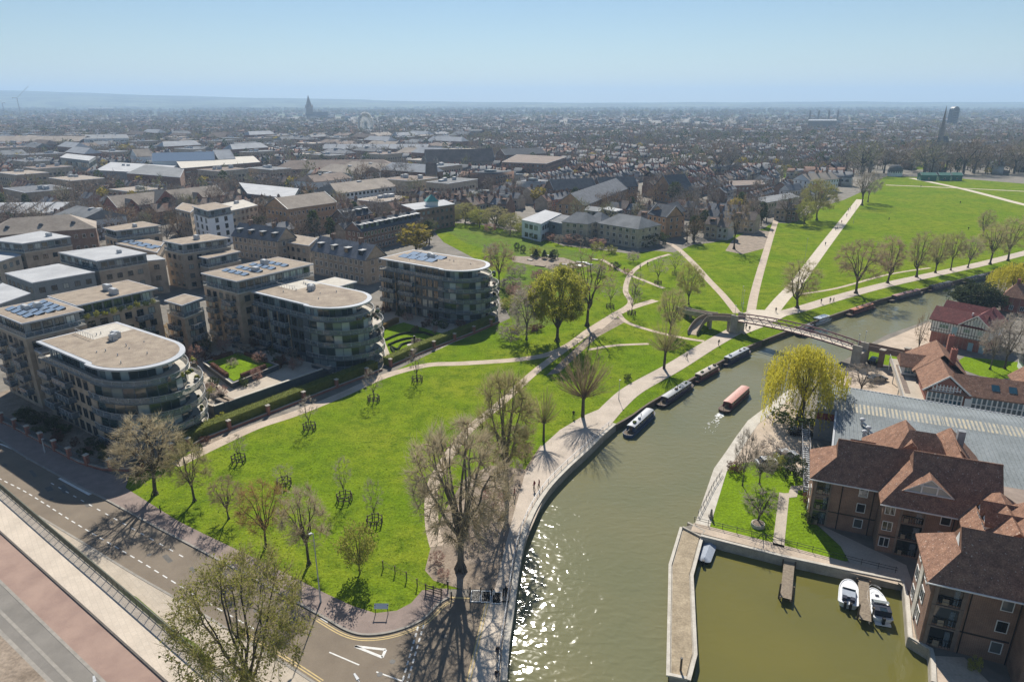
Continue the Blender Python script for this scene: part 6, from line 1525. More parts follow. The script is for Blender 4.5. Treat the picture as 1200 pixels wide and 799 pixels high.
# information board
p = G(447.5,720); t = thing('information_board', 'white board on two black legs at the curved lawn corner', 'sign', tuple(p)); 
for x in (-.75,.75): m = MB(); m.tube((x,0,-.1),(x,0,1.5),.05,.05,6); m.build('leg', M['black_metal'], t)
m = MB(); m.add([(-.85,-.25,1.1),(.85,-.25,1.1),(.85,.15,1.55),(-.85,.15,1.55),(-.85,-.22,1.04),(.85,-.22,1.04),(.85,.18,1.49),(-.85,.18,1.49)], [(0,1,2,3),(7,6,5,4),(0,4,5,1),(2,6,7,3),(1,5,6,2),(0,3,7,4)]); m.build('panel', M['white_paint'], t)
# lamps
def lamp(base, h, arm, label, head=.3, ang=0., r=.09):
    t = thing('street_lamp', label, 'street lamp', tuple(base), ang, 'street lamps'); m = MB(); m.tube((0,0,0),(0,0,1.2),r*1.5,r*1.3,8); m.tube((0,0,1.2),(0,0,h),r,r*.6,8); m.build('column', M['galv'], t)
    if arm: m = MB(); m.tube((0,0,h),(arm,0,h+.15),r*.55,r*.5,6); m.build('arm', M['galv'], t)
    m = MB(); m.add([(arm-.1,-.14,h+.05),(arm+head,-.1,h+.1),(arm+head,.1,h+.1),(arm-.1,.14,h+.05),(arm-.1,-.14,h+.2),(arm+head,-.08,h+.2),(arm+head,.08,h+.2),(arm-.1,.14,h+.2)], [(3,2,1,0),(4,5,6,7),(0,1,5,4),(1,2,6,5),(2,3,7,6),(3,0,4,7)]); m.build('lamp_head', M['galv'], t); return t
b_ = G(376,706); lamp(b_, top_z(b_, 625), .25, 'tall grey street lamp at the curved corner of the lawn', ang=-2.4)
b_ = G(53,531); lamp(b_, top_z(b_, 515), 0.1, 'short lamp column on the pavement below the nearest flats', .3)
for px, py, lab in ((111,795,'street lamp whose head shows at the bottom edge over the red cycle lane'), (418,792,'street lamp whose head shows at the bottom edge by the junction')):
    q = G(px, py, 8.2); lamp((q.x+.6, q.y-.9, 0), 8.0, .8, lab, .75, 2.2)
for px, py, ty, lab in ((870,362,341,'dark lamp post on the grass between paths left of the footbridge'),(868.5,359,336,'second slim lamp post behind the footbridge tower'),(943,305,280,'slim lamp column on the open grass by the main path'),(1000,262,240,'slim lamp column near the far end of the main path'),(725,468,446,'slim lamp column beside the towpath verge')):
    b_ = G(px, py); lamp(b_, top_z(b_, ty), .0, lab, .25, 0, .06)
# ---- people
def person_mesh(name, pose, mats):
    """standing or walking figure, one continuous skin grown on a skeleton"""
    me = bpy.data.meshes.new(name); s = pose
    J = dict(pel=(0,0,.95), wst=(0,.0,1.12), chest=(0,.02,1.36), neck=(0,.02,1.50), head=(0,.04,1.62), top=(0,.04,1.74),
             lsh=(-.19,.01,1.43), rsh=(.19,.01,1.43), lel=(-.25,-.06+s*.08,1.17), rel=(.25,-.02-s*.08,1.17), lha=(-.24,.06+s*.22,.95), rha=(.24,.06-s*.20,.95),
             lhi=(-.10,0,.90), rhi=(.10,0,.90), lkn=(-.11,.04-s*.16,.50), rkn=(.11,.05+s*.17,.50), lan=(-.11,-.02-s*.36,.09), ran=(.11,-.01+s*.26,.09), lto=(-.12,.13-s*.34,.04), rto=(.12,.14+s*.26,.04))
    rad = dict(pel=.14, wst=.125, chest=.16, neck=.06, head=.105, top=.085, lsh=.08, rsh=.08, lel=.055, rel=.055, lha=.045, rha=.045, lhi=.10, rhi=.10, lkn=.07, rkn=.07, lan=.05, ran=.05, lto=.045, rto=.045)
    E = [('pel','wst'),('wst','chest'),('chest','neck'),('neck','head'),('head','top'),('chest','lsh'),('chest','rsh'),('lsh','lel'),('rsh','rel'),('lel','lha'),('rel','rha'),('pel','lhi'),('pel','rhi'),('lhi','lkn'),('rhi','rkn'),('lkn','lan'),('rkn','ran'),('lan','lto'),('ran','rto')]
    K = list(J); me.from_pydata([J[k] for k in K], [(K.index(a), K.index(b)) for a, b in E], [])
    o = bpy.data.objects.new('tmp_figure', me); COL.objects.link(o); sk = o.modifiers.new('skin', 'SKIN')
    for i, k in enumerate(K): me.skin_vertices[0].data[i].radius = (rad[k], rad[k]*.85); me.skin_vertices[0].data[i].use_root = (k == 'pel')
    sb = o.modifiers.new('sub', 'SUBSURF'); sb.levels = 1; sb.render_levels = 1
    dg = bpy.context.evaluated_depsgraph_get(); out = bpy.data.meshes.new_from_object(o.evaluated_get(dg)); bpy.data.objects.remove(o)
    out.name = name; out.materials.clear()
    for mname in mats: out.materials.append(M[mname])
    for p in out.polygons:
        c = p.center; p.use_smooth = True
        p.material_index = 0 if (c.z > 1.56 and c.y > .05) else 3 if c.z > 1.58 else 0 if (c.z < 1.0 and abs(c.x) > .19) else 1 if c.z > .93 else 2 if c.z > .11 else 3
    return out
for k, c in dict(skin=(.42,.25,.18), coat_red=(.22,.03,.04), coat_black=(.015,.015,.018), coat_blue=(.05,.08,.16), coat_grey=(.14,.14,.15), coat_white=(.6,.6,.58), jeans=(.03,.04,.08), trousers_dark=(.02,.02,.025), hair_dark=(.02,.014,.01)).items(): paint(k, c, .8)
FIG = {}
def person(px, py, label, coat='coat_black', legs='trousers_dark', ang=None, stride=.6, z=0., loc=None):
    k = (coat, legs, stride)
    if k not in FIG: FIG[k] = person_mesh('person', stride, ['skin', coat, legs, 'hair_dark'])
    p = loc if loc else tuple(G(px, py, z)); o = link('person', FIG[k], None, p, R.uniform(0, 6.28) if ang is None else ang); return tag(o, label, 'person', 'people walking and standing')
for a in ((626,574,'person in a dark red coat walking on the riverside pavement, left of a pair','coat_red'),(631.7,572.5,'person in dark red walking on the riverside pavement, nearest the river wall','coat_red'),(603,583,'person in a maroon coat at the foot of the tall leaning tree','coat_red'),
          (672,490,'person in black beside the large pollard willow','coat_black'),(842,405,'person in black walking on the towpath below the bridge ramp','coat_black'),(804.7,421,'person in black on the towpath beside the second moored boat','coat_black'),
          (874,386,'person under the footbridge end, left of two','coat_black'),(878,388.5,'person under the footbridge end, right of two','coat_grey'),(909,366.5,'person in dark clothes at the start of the main path','coat_black'),
          (962,356,'person bending by a bench on the towpath past the cruiser','coat_black'),(972.5,355,'person in black walking the towpath, left of a pair past the cruiser','coat_black'),(976.5,354.5,'person in black walking the towpath, right of a pair past the cruiser','coat_black'),
          (967,288,'person walking alone on the lower main path','coat_black'),(979,270,'person in blue on the middle of the main path','coat_blue'),(981,268.5,'person in grey on the middle of the main path','coat_grey'),(992,254,'person in dark clothes on the upper main path','coat_black'),(994,248,'person in blue near the top of the main path','coat_blue'),(996,246,'person in grey near the top of the main path','coat_grey'),
          (1125,239,'person standing alone far out on the common grass','coat_black'),(1041.5,258.5,'person sitting dark on the common grass near the tree shadow','coat_black'),(1134.6,270,'person in black on the grass behind the towpath trees','coat_black'),(1079,219.5,'person on the far cross path of the common','coat_black'),
          (731.5,318.5,'person on the dirt path crossing below the tan flats','coat_black'),(750,316,'person walking the dirt path loop, left of two','coat_black'),(758.8,312,'person walking the dirt path loop, right of two','coat_black'),
          (593,700,'person in black beside the rightmost cattle grid','coat_black'),(579,703,'person in a pale top stepping over the cattle grids','coat_white'),(905,273,'person far along the second path near the low terrace','coat_grey'),(986,262,'person in a red coat on the main path below the trees','coat_red')):
    person(*a)
# ---- bicycles and cyclists
def torus(mb, c, r, tr, n=18, mi=0):
    for i in range(n):
        a, b = 2*pi*i/n, 2*pi*(i+1)/n; mb.tube((c[0]+r*cos(a),c[1],c[2]+r*sin(a)),(c[0]+r*cos(b),c[1],c[2]+r*sin(b)),tr,tr,4,mi,False)
def bicycle(p, ang, label):
    t = thing('bicycle', label, 'bicycle', p, ang, 'bicycles on the riverside pavement')
    for x in (-.52,.52):
        m = MB(); torus(m, (0,0,0), .33, .025); w = m.build('wheel', M['black_metal'], t, loc=(x,0,.34)); m = MB()
        for i in range(6): m.bar((0,0,0),(.32*cos(i*pi/3),0,.32*sin(i*pi/3)),.012,.012)
        m.build('spokes', M['steel'], w)
    m = MB()
    for a, b in (((-.52,.34),(-.1,.32)),((-.1,.32),(-.22,.82)),((-.52,.34),(-.2,.75)),((-.2,.75),(.36,.78)),((-.1,.32),(.36,.72)),((.34,.86),(.52,.34))): m.tube((a[0],0,a[1]),(b[0],0,b[1]),.022,.022,5)
    m.build('frame', M['coat_grey'], t); m = MB(); m.box(-.34,-.1,-.06,.06,.86,.92); m.build('saddle', M['black_metal'], t); m = MB(); m.bar((.36,-.27,1.02),(.36,.27,1.02),.03,.03); m.tube((.35,0,.85),(.36,0,1.02),.02,.02,5); m.build('handlebar', M['black_metal'], t)
def rider_mesh():
    J = dict(pel=(-.2,0,.98), wst=(-.1,0,1.14), chest=(.06,0,1.32), neck=(.14,0,1.43), head=(.2,0,1.54), top=(.22,0,1.65), lsh=(.05,-.19,1.36), rsh=(.05,.19,1.36), lel=(.22,-.25,1.17), rel=(.22,.25,1.17), lha=(.36,-.24,1.04), rha=(.36,.24,1.04),
             lhi=(-.18,-.1,.92), rhi=(-.18,.1,.92), lkn=(.14,-.12,.72), rkn=(.05,.12,.60), lan=(-.02,-.13,.36), ran=(-.16,.13,.18), lto=(.12,-.13,.32), rto=(-.02,.13,.12))
    rad = dict(pel=.14, wst=.12, chest=.15, neck=.06, head=.105, top=.085, lsh=.08, rsh=.08, lel=.055, rel=.055, lha=.045, rha=.045, lhi=.10, rhi=.10, lkn=.07, rkn=.07, lan=.05, ran=.05, lto=.045, rto=.045)
    E = [('pel','wst'),('wst','chest'),('chest','neck'),('neck','head'),('head','top'),('chest','lsh'),('chest','rsh'),('lsh','lel'),('rsh','rel'),('lel','lha'),('rel','rha'),('pel','lhi'),('pel','rhi'),('lhi','lkn'),('rhi','rkn'),('lkn','lan'),('rkn','ran'),('lan','lto'),('ran','rto')]
    K = list(J); me = bpy.data.meshes.new('rider'); me.from_pydata([J[k] for k in K], [(K.index(a), K.index(b)) for a, b in E], [])
    o = bpy.data.objects.new('tmp_figure', me); COL.objects.link(o); o.modifiers.new('skin', 'SKIN')
    for i, k in enumerate(K): me.skin_vertices[0].data[i].radius = (rad[k], rad[k]*.85); me.skin_vertices[0].data[i].use_root = (k == 'pel')
    sb = o.modifiers.new('sub', 'SUBSURF'); sb.levels = 1; sb.render_levels = 1
    out = bpy.data.meshes.new_from_object(o.evaluated_get(bpy.context.evaluated_depsgraph_get())); bpy.data.objects.remove(o); out.materials.clear()
    for mname in ('skin','coat_black','jeans','hair_dark'): out.materials.append(M[mname])
    for p in out.polygons:
        c = p.center; p.use_smooth = True; p.material_index = 3 if c.z > 1.56 else 0 if c.z > 1.47 else 0 if c.x > .3 and c.z > .95 else 1 if c.z > 1.0 else 2 if c.z > .4 else 3
    return out
RM = rider_mesh()
for px, py, lab in ((583.5,770,'farther'),(582.5,798,'nearer')):
    p = G(px, py); p.z = .07; bicycle(tuple(p), -1.5, lab+' bicycle being ridden along the riverside pavement at the bottom'); tag(link('person', RM, None, tuple(p), -1.5), 'cyclist in a black top on the %s bicycle at the bottom' % lab, 'person', 'people walking and standing')
# ---- cars
CARM = {}
def car_protos():
    def side(L, W, prof, z0):
        m = MB(); n = len(prof); m.add([(x,-W/2,z) for x, z in prof]+[(x,W/2,z) for x, z in prof], [tuple(range(n)), tuple(range(2*n-1, n-1, -1))]+[(i,n+i,n+(i+1)%n,(i+1)%n) for i in range(n)]); return m
    P = [(-2.1,.3),(2.1,.3),(2.12,.62),(1.9,.78),(1.0,.88),(-1.5,.95),(-2.08,.9),(-2.14,.55)]; body = side(4.2, 1.75, P, 0)
    CARM['body'] = body
    g = MB(); g.add([(1.05,-.8,.88),(1.05,.8,.88),(-1.75,.8,.93),(-1.75,-.8,.93),(.3,-.66,1.42),(.3,.66,1.42),(-1.2,.66,1.44),(-1.2,-.66,1.44)], [(0,1,5,4),(1,2,6,5),(2,3,7,6),(3,0,4,7)]); CARM['glass'] = g.mesh('windows', M['glass_dark'])
    r = MB(); r.box(-1.22,.32,-.67,.67,1.42,1.47); CARM['roof'] = r
    w = MB(); w.tube((0,-.1,0),(0,.1,0),.31,.31,12); CARM['wheel'] = w.mesh('wheel', M['black_metal']); h = MB(); h.box(-.03,.03,-.15,.15,-.06,.06); CARM['light'] = h.mesh('headlight', M['white_paint'])
car_protos(); CB = {}
for k, c in dict(car_black=(.012,.012,.015), car_silver=(.5,.52,.54), car_white=(.75,.75,.75), car_red=(.3,.02,.02), car_blue=(.03,.06,.2), car_grey=(.12,.13,.14)).items(): paint(k, c, .25)
def car(p, ang, colour, label, group='parked cars'):
    if colour not in CB: CB[colour] = (CARM['body'].mesh('body', M[colour]), CARM['roof'].mesh('roof', M[colour]))
    t = thing('parked_car', label, 'car', tuple(p), ang, group); link('body', CB[colour][0], t); link('windows', CARM['glass'], t); link('roof', CB[colour][1], t)
    for x in (-1.3, 1.3):
        for y in (-.8, .8): link('wheel', CARM['wheel'], t, (x, y, .31))
    for y in (-.6, .6): link('headlight', CARM['light'], t, (2.1, y, .65))
car(G(938,509.5), -.15, 'car_black', 'black car parked under the weeping willow')
car(G(921,536), .2, 'car_silver', 'silver car between the gravel yard and the garden shrubs')
car(G(1028,446), .3, 'car_grey', 'dark grey car in the yard below the footbridge ramp', )
car(G(1024,425), .8, 'car_black', 'dark car beside the footbridge tower')
car(G(900,545), 0.1, 'car_white', 'white car half hidden behind the brushwood shrub')

# planting in the courts between the flats
for q in range(46):
    if q < 18: u, v, z = TR.uniform(-148,-116), TR.uniform(67,92), POD
    else: u, v, z = TR.choice([TR.uniform(-166,-145), TR.uniform(-142,-112)]), TR.choice([TR.uniform(79,90.5), TR.uniform(116,136)]), 0.0
    if q < 18 and inside_px(UV(u, v), rbp): continue
    if q >= 18 and v < 92 and u > -151: continue
    p = UV(u, v); k = TR.choice(['shrub_bare','shrub_bare','bush_red','bush','bush_b','shrub_grey','bush_bud'])
    plant((p[0], p[1], z), TR.uniform(1.2,2.6), TR.uniform(1.6,3.0), k, ('shrub in the raised courtyard planting between the first two rounded flats' if q < 18 else 'shrub in the paved courts behind the rounded flats'), 'shrub', 'shrubs in the courts of the flats', 'shrub')
for q in range(9):
    u, v = TR.uniform(-147,-117), TR.choice([TR.uniform(67,70), TR.uniform(88,91.5)]); p = UV(u, v); t = thing('planter', 'low dark planter wall on the raised courtyard', 'planter', (p[0], p[1], POD), TH, 'planters of the raised courtyard'); w_ = TR.uniform(2.5,6); m = MB(); m.box(0,w_,0,1.4,0,.7); m.build('box', M['dark_clad'], t); m = MB(); m.box(.12,w_-.12,.12,1.28,.7,.74); m.build('soil', M['earth'], t)
for i in range(5):
    p = UV(-163+i*4.0, 84+i%2*1.5); plant((p[0], p[1], 0), TR.uniform(5,7.5), TR.uniform(4,5.5), TR.choice(['round_a','round_c','round_orange']), 'slim bare court tree behind the nearest rounded flats', 'bare_tree', 'court trees behind the flats')

for i in range(9):
    p = UV(-151.2+.3*(i%2), 61.5+i*1.75); plant((p[0], p[1], 15.0), TR.uniform(.9,1.7), TR.uniform(1.0,1.6), TR.choice(['bush_bud','bush','bush_bud','bush_green']), 'potted shrub on the planted roof terrace', 'potted_shrub', 'potted shrubs on the roof terraces', 'shrub')
for i in range(8):
    p = UV(-134.8-.3*(i%2), 111.5+i*1.2); plant((p[0], p[1], 10.2), TR.uniform(.8,1.5), TR.uniform(.9,1.5), TR.choice(['bush_bud','bush','bush_green']), 'potted shrub on the planted roof terrace', 'potted_shrub', 'potted shrubs on the roof terraces', 'shrub')
# grass tufts standing proud of the near lawns
gm_ = MB(); gr_ = random.Random(12); LW = PX(*MEADOW_PX); n_ = 0
bx0, bx1 = min(p[0] for p in LW), 75
PATHS = [smooth_line(PX(*q), 4) for q in ([(205,545),(250,523),(300,500),(345,485),(400,463),(450,441),(500,428),(540,426),(600,422),(640,416),(668,404),(690,388),(712,374)], [(512,640),(506,612),(507,570),(524,537),(549,504),(585,474),(612,449),(634,430),(668,405)], TOW_C, [(900,371),(915,352),(935,330),(965,290)], [(880,366),(884,345),(892,315)], [(864,367),(848,347),(830,328),(812,308)])]
PP = [p for l in PATHS for p in l]; CELL = {}
for p in PP:
    for dx in (-1,0,1):
        for dy in (-1,0,1): CELL.setdefault((int(p[0]//5)+dx, int(p[1]//5)+dy), []).append(p)
EARTH = [PX((505,640),(520,600),(545,560),(575,545),(615,550),(640,535),(720,500),(700,480),(690,500),(612,590),(600,640),(590,690),(540,690),(508,680),(498,668))]
while n_ < 15000:
    y = 62+gr_.random()**1.4*140; x = gr_.uniform(bx0, bx1); n_ += 1
    if sin(x*.35)*sin(y*.31+1)+.6*sin(x*.9+y*.7) < gr_.uniform(-1.2,.9): continue
    if not inside_px((x, y), LW) or inside_px((x, y), EARTH[0]): continue
    if any(hypot(x-p[0], y-p[1]) < 3.1 for p in CELL.get((int(x//5), int(y//5)), ())): continue
    for k in range(4):
        a = gr_.uniform(0, 6.28); r = gr_.uniform(.05,.32); qx, qy = x+cos(a)*r, y+sin(a)*r; w_ = gr_.uniform(.05,.12); b = gr_.uniform(0,6.28); hh = gr_.uniform(.05,.16)
        gm_.tri((qx-cos(b)*w_, qy-sin(b)*w_, .0), (qx+cos(b)*w_, qy+sin(b)*w_, .0), (qx+gr_.uniform(-.1,.1), qy+gr_.uniform(-.1,.1), hh))
tag(gm_.build('grass', leaf_mat('grass_blade', (.17,.25,.02), (.11,.18,.016), 0)), kind='stuff')

p = G(888, 616); t = thing('tree_planter', 'round white planter ring at the foot of the dark twiggy quay tree', 'planter', tuple(p)); m = MB(); m.tube((0,0,0),(0,0,.5),1.0,.95,14); m.build('ring', M['concrete_pale'], t); m = MB(); m.tube((0,0,.5),(0,0,.54),.8,.8,12); m.build('soil', M['earth'], t)
p = G(833, 607); t = thing('garden_statue', 'small grey stone figure block on the garden lawn by the bank path', 'sculpture', tuple(p)); m = MB(); m.box(-.3,.3,-.3,.3,0,.5); m.build('plinth', M['stone'], t); m = MB(); m.tube((0,0,.5),(0,0,1.3),.22,.14,7); m.ball((0,0,1.4),.16,.16,.2,8,5); m.build('figure', M['stone'], t)

for i, (px, py) in enumerate(((215,420),(222,432),(236,446),(250,454),(262,464),(286,452),(302,446),(330,430),(341,421),(318,416),(256,408),(241,410),(232,402),(300,406),(210,440),(228,458),(348,430))):
    tree(px, py, py-TR.uniform(8,15), TR.uniform(11,18), ['shrub_bare','bush_red','shrub_grey','bush_b','shrub_bare','bush'][i % 6], 'planting round the raised bed in the courtyard', 'shrub', 'shrubs round the raised bed', 'shrub', z=POD)
# ================================================================ TOWN BUILDINGS
USED = []          # (x, y, radius) of ground already built on
LAND = []          # (x, y, short name) of landmarks used in the labels of what stands near them
def used(poly, name=None):
    cx = sum(p[0] for p in poly)/len(poly); cy_ = sum(p[1] for p in poly)/len(poly)
    USED.append((cx, cy_, max(hypot(p[0]-cx, p[1]-cy_) for p in poly)+2, [tuple(p[:2]) for p in poly]))
    if name: LAND.append((cx, cy_, name))
def inside(x, y, poly):
    r = False; n = len(poly)
    for i in range(n):
        a, b = poly[i], poly[i-1]
        if (a[1] > y) != (b[1] > y) and x < (b[0]-a[0])*(y-a[1])/(b[1]-a[1])+a[0]: r = not r
    return r
def free(x, y, m=5.):
    for cx, cy_, r, poly in USED:
        if hypot(x-cx, y-cy_) < r+m:
            if inside(x, y, poly): return False
            for i in range(len(poly)):
                a, b = Vector(poly[i-1]), Vector(poly[i]); d = b-a; t = max(0, min(1, (Vector((x, y))-a).dot(d)/max(1e-6, d.length_squared)))
                if (Vector((x, y))-a-d*t).length < m: return False
    return True
def flat(label, px, z, short=None, **k):
    P = PX(*px, z=z); used(P, short); k.setdefault('win', (1.5,1.5,3.0)); return block(k.pop('name', 'building'), label, P, z, k.pop('cat', 'building'), **k)
def pitched(label, a, b, ze, depth, zr, wall='tan_brick', roof='slate', short=None, hip=0., dormers=0, floors=3, name='building', cat='building', chim=0, win=(1.0,1.4,2.8), frame='white_paint', glass='glass_dark', far=True, gables=(), roofwin=0):
    A, B = G(*a, ze), G(*b, ze); d = (B-A); L = d.length; ang = atan2(d.y, d.x); t = thing(name, label, cat, (A.x, A.y, 0), ang)
    c, s = cos(ang), sin(ang); W = lambda x, y: (A.x+x*c-y*s, A.y+x*s+y*c); used([W(0,0), W(L,0), W(L,depth), W(0,depth)], short)
    w = MB(); w.box(.3, L-.3, .3, depth-.3, -.2, ze-.05)
    w.build('wall', M[wall], t)
    if not hip:
        for x in (.3, L-.3):
            g = MB(); g.add([(x,.3,ze-.05),(x,depth-.3,ze-.05),(x,depth/2,zr-.12)], [(0,1,2)]); g.build('gable_wall', M[wall], t)
    roof_wing(0, L, 0, depth, ze, zr, hip0=hip, hip1=hip, ends=False).build('roof', M[roof], t)
    if not hip:
        for x in (.0, L): g = MB(); g.bar((x,0,ze+.08),(x,depth/2,zr+.08),.25,.2); g.bar((x,depth,ze+.08),(x,depth/2,zr+.08),.25,.2); g.build('gable_coping', M['lead'], t)
    fh = ze/floors
    facade(t, (0,.3), (L,.3), 0, floors, fh, win[0], min(win[1], fh*.62), win[2], fh*.28, .9, 2, frame, glass, far)
    if seen(ang, (0,depth), (0,0), (A.x,A.y)): facade(t, (.3,depth-.5), (.3,.5), 0, floors, fh, win[0], min(win[1], fh*.62), win[2]*1.3, fh*.28, .9, 2, frame, glass, far)
    if seen(ang, (L,0), (L,depth), (A.x,A.y)): facade(t, (L-.3,.5), (L-.3,depth-.5), 0, floors, fh, win[0], min(win[1], fh*.62), win[2]*1.3, fh*.28, .9, 2, frame, glass, far)
    sl = (zr-ze)/(depth/2)
    for i in range(dormers):
        x = L*(i+.5)/dormers; y0 = depth*.12; z0 = ze+sl*y0; wd = min(1.9, L/dormers*.6)
        m = MB(); m.box(x-wd/2, x+wd/2, y0, y0+2.6, z0-.2, z0+1.7); dm = m.build('dormer', M['dark_clad'], t)
        m = MB(); m.box(x-wd/2-.15, x+wd/2+.15, y0-.2, y0+2.7, z0+1.7, z0+1.85); m.build('dormer_roof', M['lead'], dm)
        m = MB(); m.box(x-wd/2+.2, x+wd/2-.2, y0-.05, y0-.005, z0+.2, z0+1.5); m.build('window', M['glass'], dm)
    for i in range(chim):
        x = L*(i+.5)/chim; m = MB(); m.box(x-.45, x+.45, depth/2-.7, depth/2+.7, zr-1.2, zr+1.4); m.box(x-.55, x+.55, depth/2-.8, depth/2+.8, zr+1.4, zr+1.55)
        for dy in (-.35,.35): m.tube((x,depth/2+dy,zr+1.55),(x,depth/2+dy,zr+2.0),.14,.12,6)
        m.build('chimney', M['brown_brick'], t)
    for gx, gw, gz in gables:
        x0, x1 = L*gx-gw/2, L*gx+gw/2
        m = MB(); m.box(x0+.2, x1-.2, -.9, .25, -.2, ze); m.add([(x0+.2,-.9,ze),(x1-.2,-.9,ze),((x0+x1)/2,-.9,gz-.2)], [(0,1,2)]); m.build('gable_bay', M[wall], t)
        roof_wing(x0, x1, -1.2, depth*.5, ze, gz, along='y', ends=False).build('gable_roof', M[roof], t)
        m = MB(); n = 8; m.add([((x0+x1)/2+gw*.25*cos(pi*i/n), -.95, ze-.2+gw*.22*sin(pi*i/n)) for i in range(n+1)], [tuple(range(n+1))]); m.build('round_window', M['glass'], t)
    for i in range(roofwin):
        x = L*(i+.7)/(roofwin+.4); y = depth*.22; m = MB(); m.ball((x,y,ze+sl*y+.1), .9,.9,.7,8,5); m.build('roof_dome', M['slate_dark'], t)
    return t
for lab, u0, u1, v0, v1, n in (('a',-144,-112,48,65,'nearest rounded flats'),('b',-158,-111,91,115,'blue rounded flats'),('c',-144,-110,138,155,'farthest rounded flats'),('d',-166,-148,48,78,None)): used([UV(u0,v0),UV(u1,v0),UV(u1,v1),UV(u0,v1)], n)
M['white_wall'] = mat('white_wall', (.86,.87,.87), .7, (.8,.81,.82), .5)
W_ = dict(lights=2, frame='dark_clad')
flat('pale roofed grey apartment block left of centre row, with a roof box', [(-12,281.5),(26,285.5),(83.4,277.3),(48,270.5)], 14, 'pale roofed blocks', wall='tan_brick', roof='pale_roof', pent=.5, units=1, floors=3, name='apartment_building', cat='apartment building')
flat('pale roofed grey apartment block with a big roof box, right of two alike', [(67.7,295.7),(113,306),(172.4,296.6),(133,287.6)], 14, None, wall='tan_brick', roof='pale_roof', pent=.5, units=1, floors=3, name='apartment_building', cat='apartment building')
flat('low pale roofed wing in front of the big roof box blocks', [(5.4,320),(37.4,331.5),(111.6,318.5),(69,308.8)], 11.5, None, wall='grey_clad', roof='pale_roof', floors=3)
flat('low pale roofed wing at the left edge of the picture', [(-34,349),(-6,358),(36,343.5),(3,331.5)], 11.5, None, wall='grey_clad', roof='pale_roof', floors=3)
flat('lower pale annex at the left edge below the roof box block', [(-30,303),(-2,307),(25,298.5),(0,291)], 10.5, None, wall='buff_brick', roof='pale_roof', floors=3)
flat('small pale annex beside the right roof box block', [(158,307),(194,303.5),(182,298.3),(150,300)], 11, None, wall='tan_brick', roof='pale_roof', floors=3)
flat('flat slab roofed block with glazed top storey behind the pale annex', [(120,267),(134.7,270.7),(188.7,264),(166.7,259.3)], 13, 'slab roofed blocks', pent=1.6, floors=3, units=1)
flat('gravel slab roofed block with glazed top storey and a roof unit, beside the solar wing', [(190,282),(213,286.7),(270,278.7),(244,274)], 15, None, pent=1.7, floors=4, units=1)
flat('low block with rows of solar panels between two slab roofed blocks', [(135,285),(184,296),(192,284),(160,277)], 9, None, solar=8, floors=2)
flat('small slab roofed block beside the tall solar block', [(232,300.7),(242.7,303),(282,294.5),(268,291.5)], 11, None, pent=1.3, floors=2)
flat('white rendered tower block with dark window stacks and a set-back penthouse', [(224.7,242),(243.3,247.3),(272,242),(252,237)], 15.5, 'white tower block', wall='white_wall', pent=1.2, floors=4, win=(1.8,2.0,5.2))
flat('tan block adjoining the white tower block', [(270,247),(302,240.5),(285,234),(259,239)], 12, None, wall='buff_brick', roof='concrete_pale', floors=4, units=1)
flat('narrow tan block with white balconies left of the white tower', [(205,244.5),(223,249),(232,241),(214,237.5)], 13, None, wall='tan_brick', floors=4)
pitched('broad low hipped hall with a tan roof and three dark roof domes', (-20,277.5), (113,267.5), 9.5, 20, 14.5, 'brown_brick', 'tan_roof', 'domed tan hall', hip=9, floors=2, roofwin=3)
pitched('long red brick building with tan roof, central gable and round window', (137,243.5), (264,228.5), 8.5, 15, 13.5, 'red_brick', 'tan_roof', 'long red brick building', floors=2, gables=((.42,13,14.5),(.12,6,12),(.72,5,11.5)), win=(1.2,1.6,2.6))
pitched('terrace of tan town houses with slate roof and dark box dormers, behind the solar block', (270.7,276.5), (325,283.5), 8.5, 10, 13, 'tan_brick', 'slate', 'dormered town houses', dormers=4, chim=2, far=False, win=(1.3,1.7,2.6))
pitched('terrace of tan town houses with slate roof and box dormers, nearer the third rounded flats', (364,293.5), (428,305.5), 8.5, 10, 13, 'tan_brick', 'slate', None, dormers=4, chim=2, far=False, win=(1.3,1.7,2.6))
flat('flat roofed tan link with dark arched windows between the dormered terraces', [(330,283),(362,288),(372,279),(340,274)], 7.5, None, floors=2)
pitched('large brick office with a worn tan single slope roof and three rows of windows', (337,245.5), (394.7,237.2), 12.5, 17, 17, 'orange_brick', 'tan_roof', 'tan roofed office', floors=3, win=(.9,1.3,2.2))
flat('blue-grey clad building with a pale roof left of the tan roofed office', [(290,227),(343,233),(350,221),(280,214)], 8, None, wall='blue_metal', roof='pale_roof', floors=2)
pitched('long red terrace with a close row of dark dormers behind the yellow tree', (424,272), (496,257), 8.5, 10, 12, 'brown_brick', 'slate_dark', 'close dormered terrace', dormers=13, chim=5, win=(.9,1.4,2.0))
pitched('short dark dormered terrace left of the close dormered terrace', (405,256), (436,250), 9, 9, 12.5, 'brown_brick', 'slate_dark', None, dormers=4, chim=1)
flat('brick hotel with a white flat roof beside the green garden', [(486,246),(533,239),(520,234),(470,240)], 11, 'flat roofed hotel', wall='brown_brick', roof='pale_roof', floors=3)
p = G(506,241,11); t = thing('corner_turret', 'pale corner turret with a green pyramid roof on the brick hotel', 'turret', (p.x,p.y,0), .3); m = MB(); m.box(-2.6,2.6,-2.6,2.6,0,13.2); m.build('shaft', M['render'], t); m = MB(); m.add([(-3.2,-3.2,13.2),(3.2,-3.2,13.2),(3.2,3.2,13.2),(-3.2,3.2,13.2),(0,0,16.4)], [(0,1,4),(1,2,4),(2,3,4),(3,0,4),(3,2,1,0)]); m.build('roof', mat('copper_green', (.13,.36,.31), .6, (.10,.28,.25), 1), t)
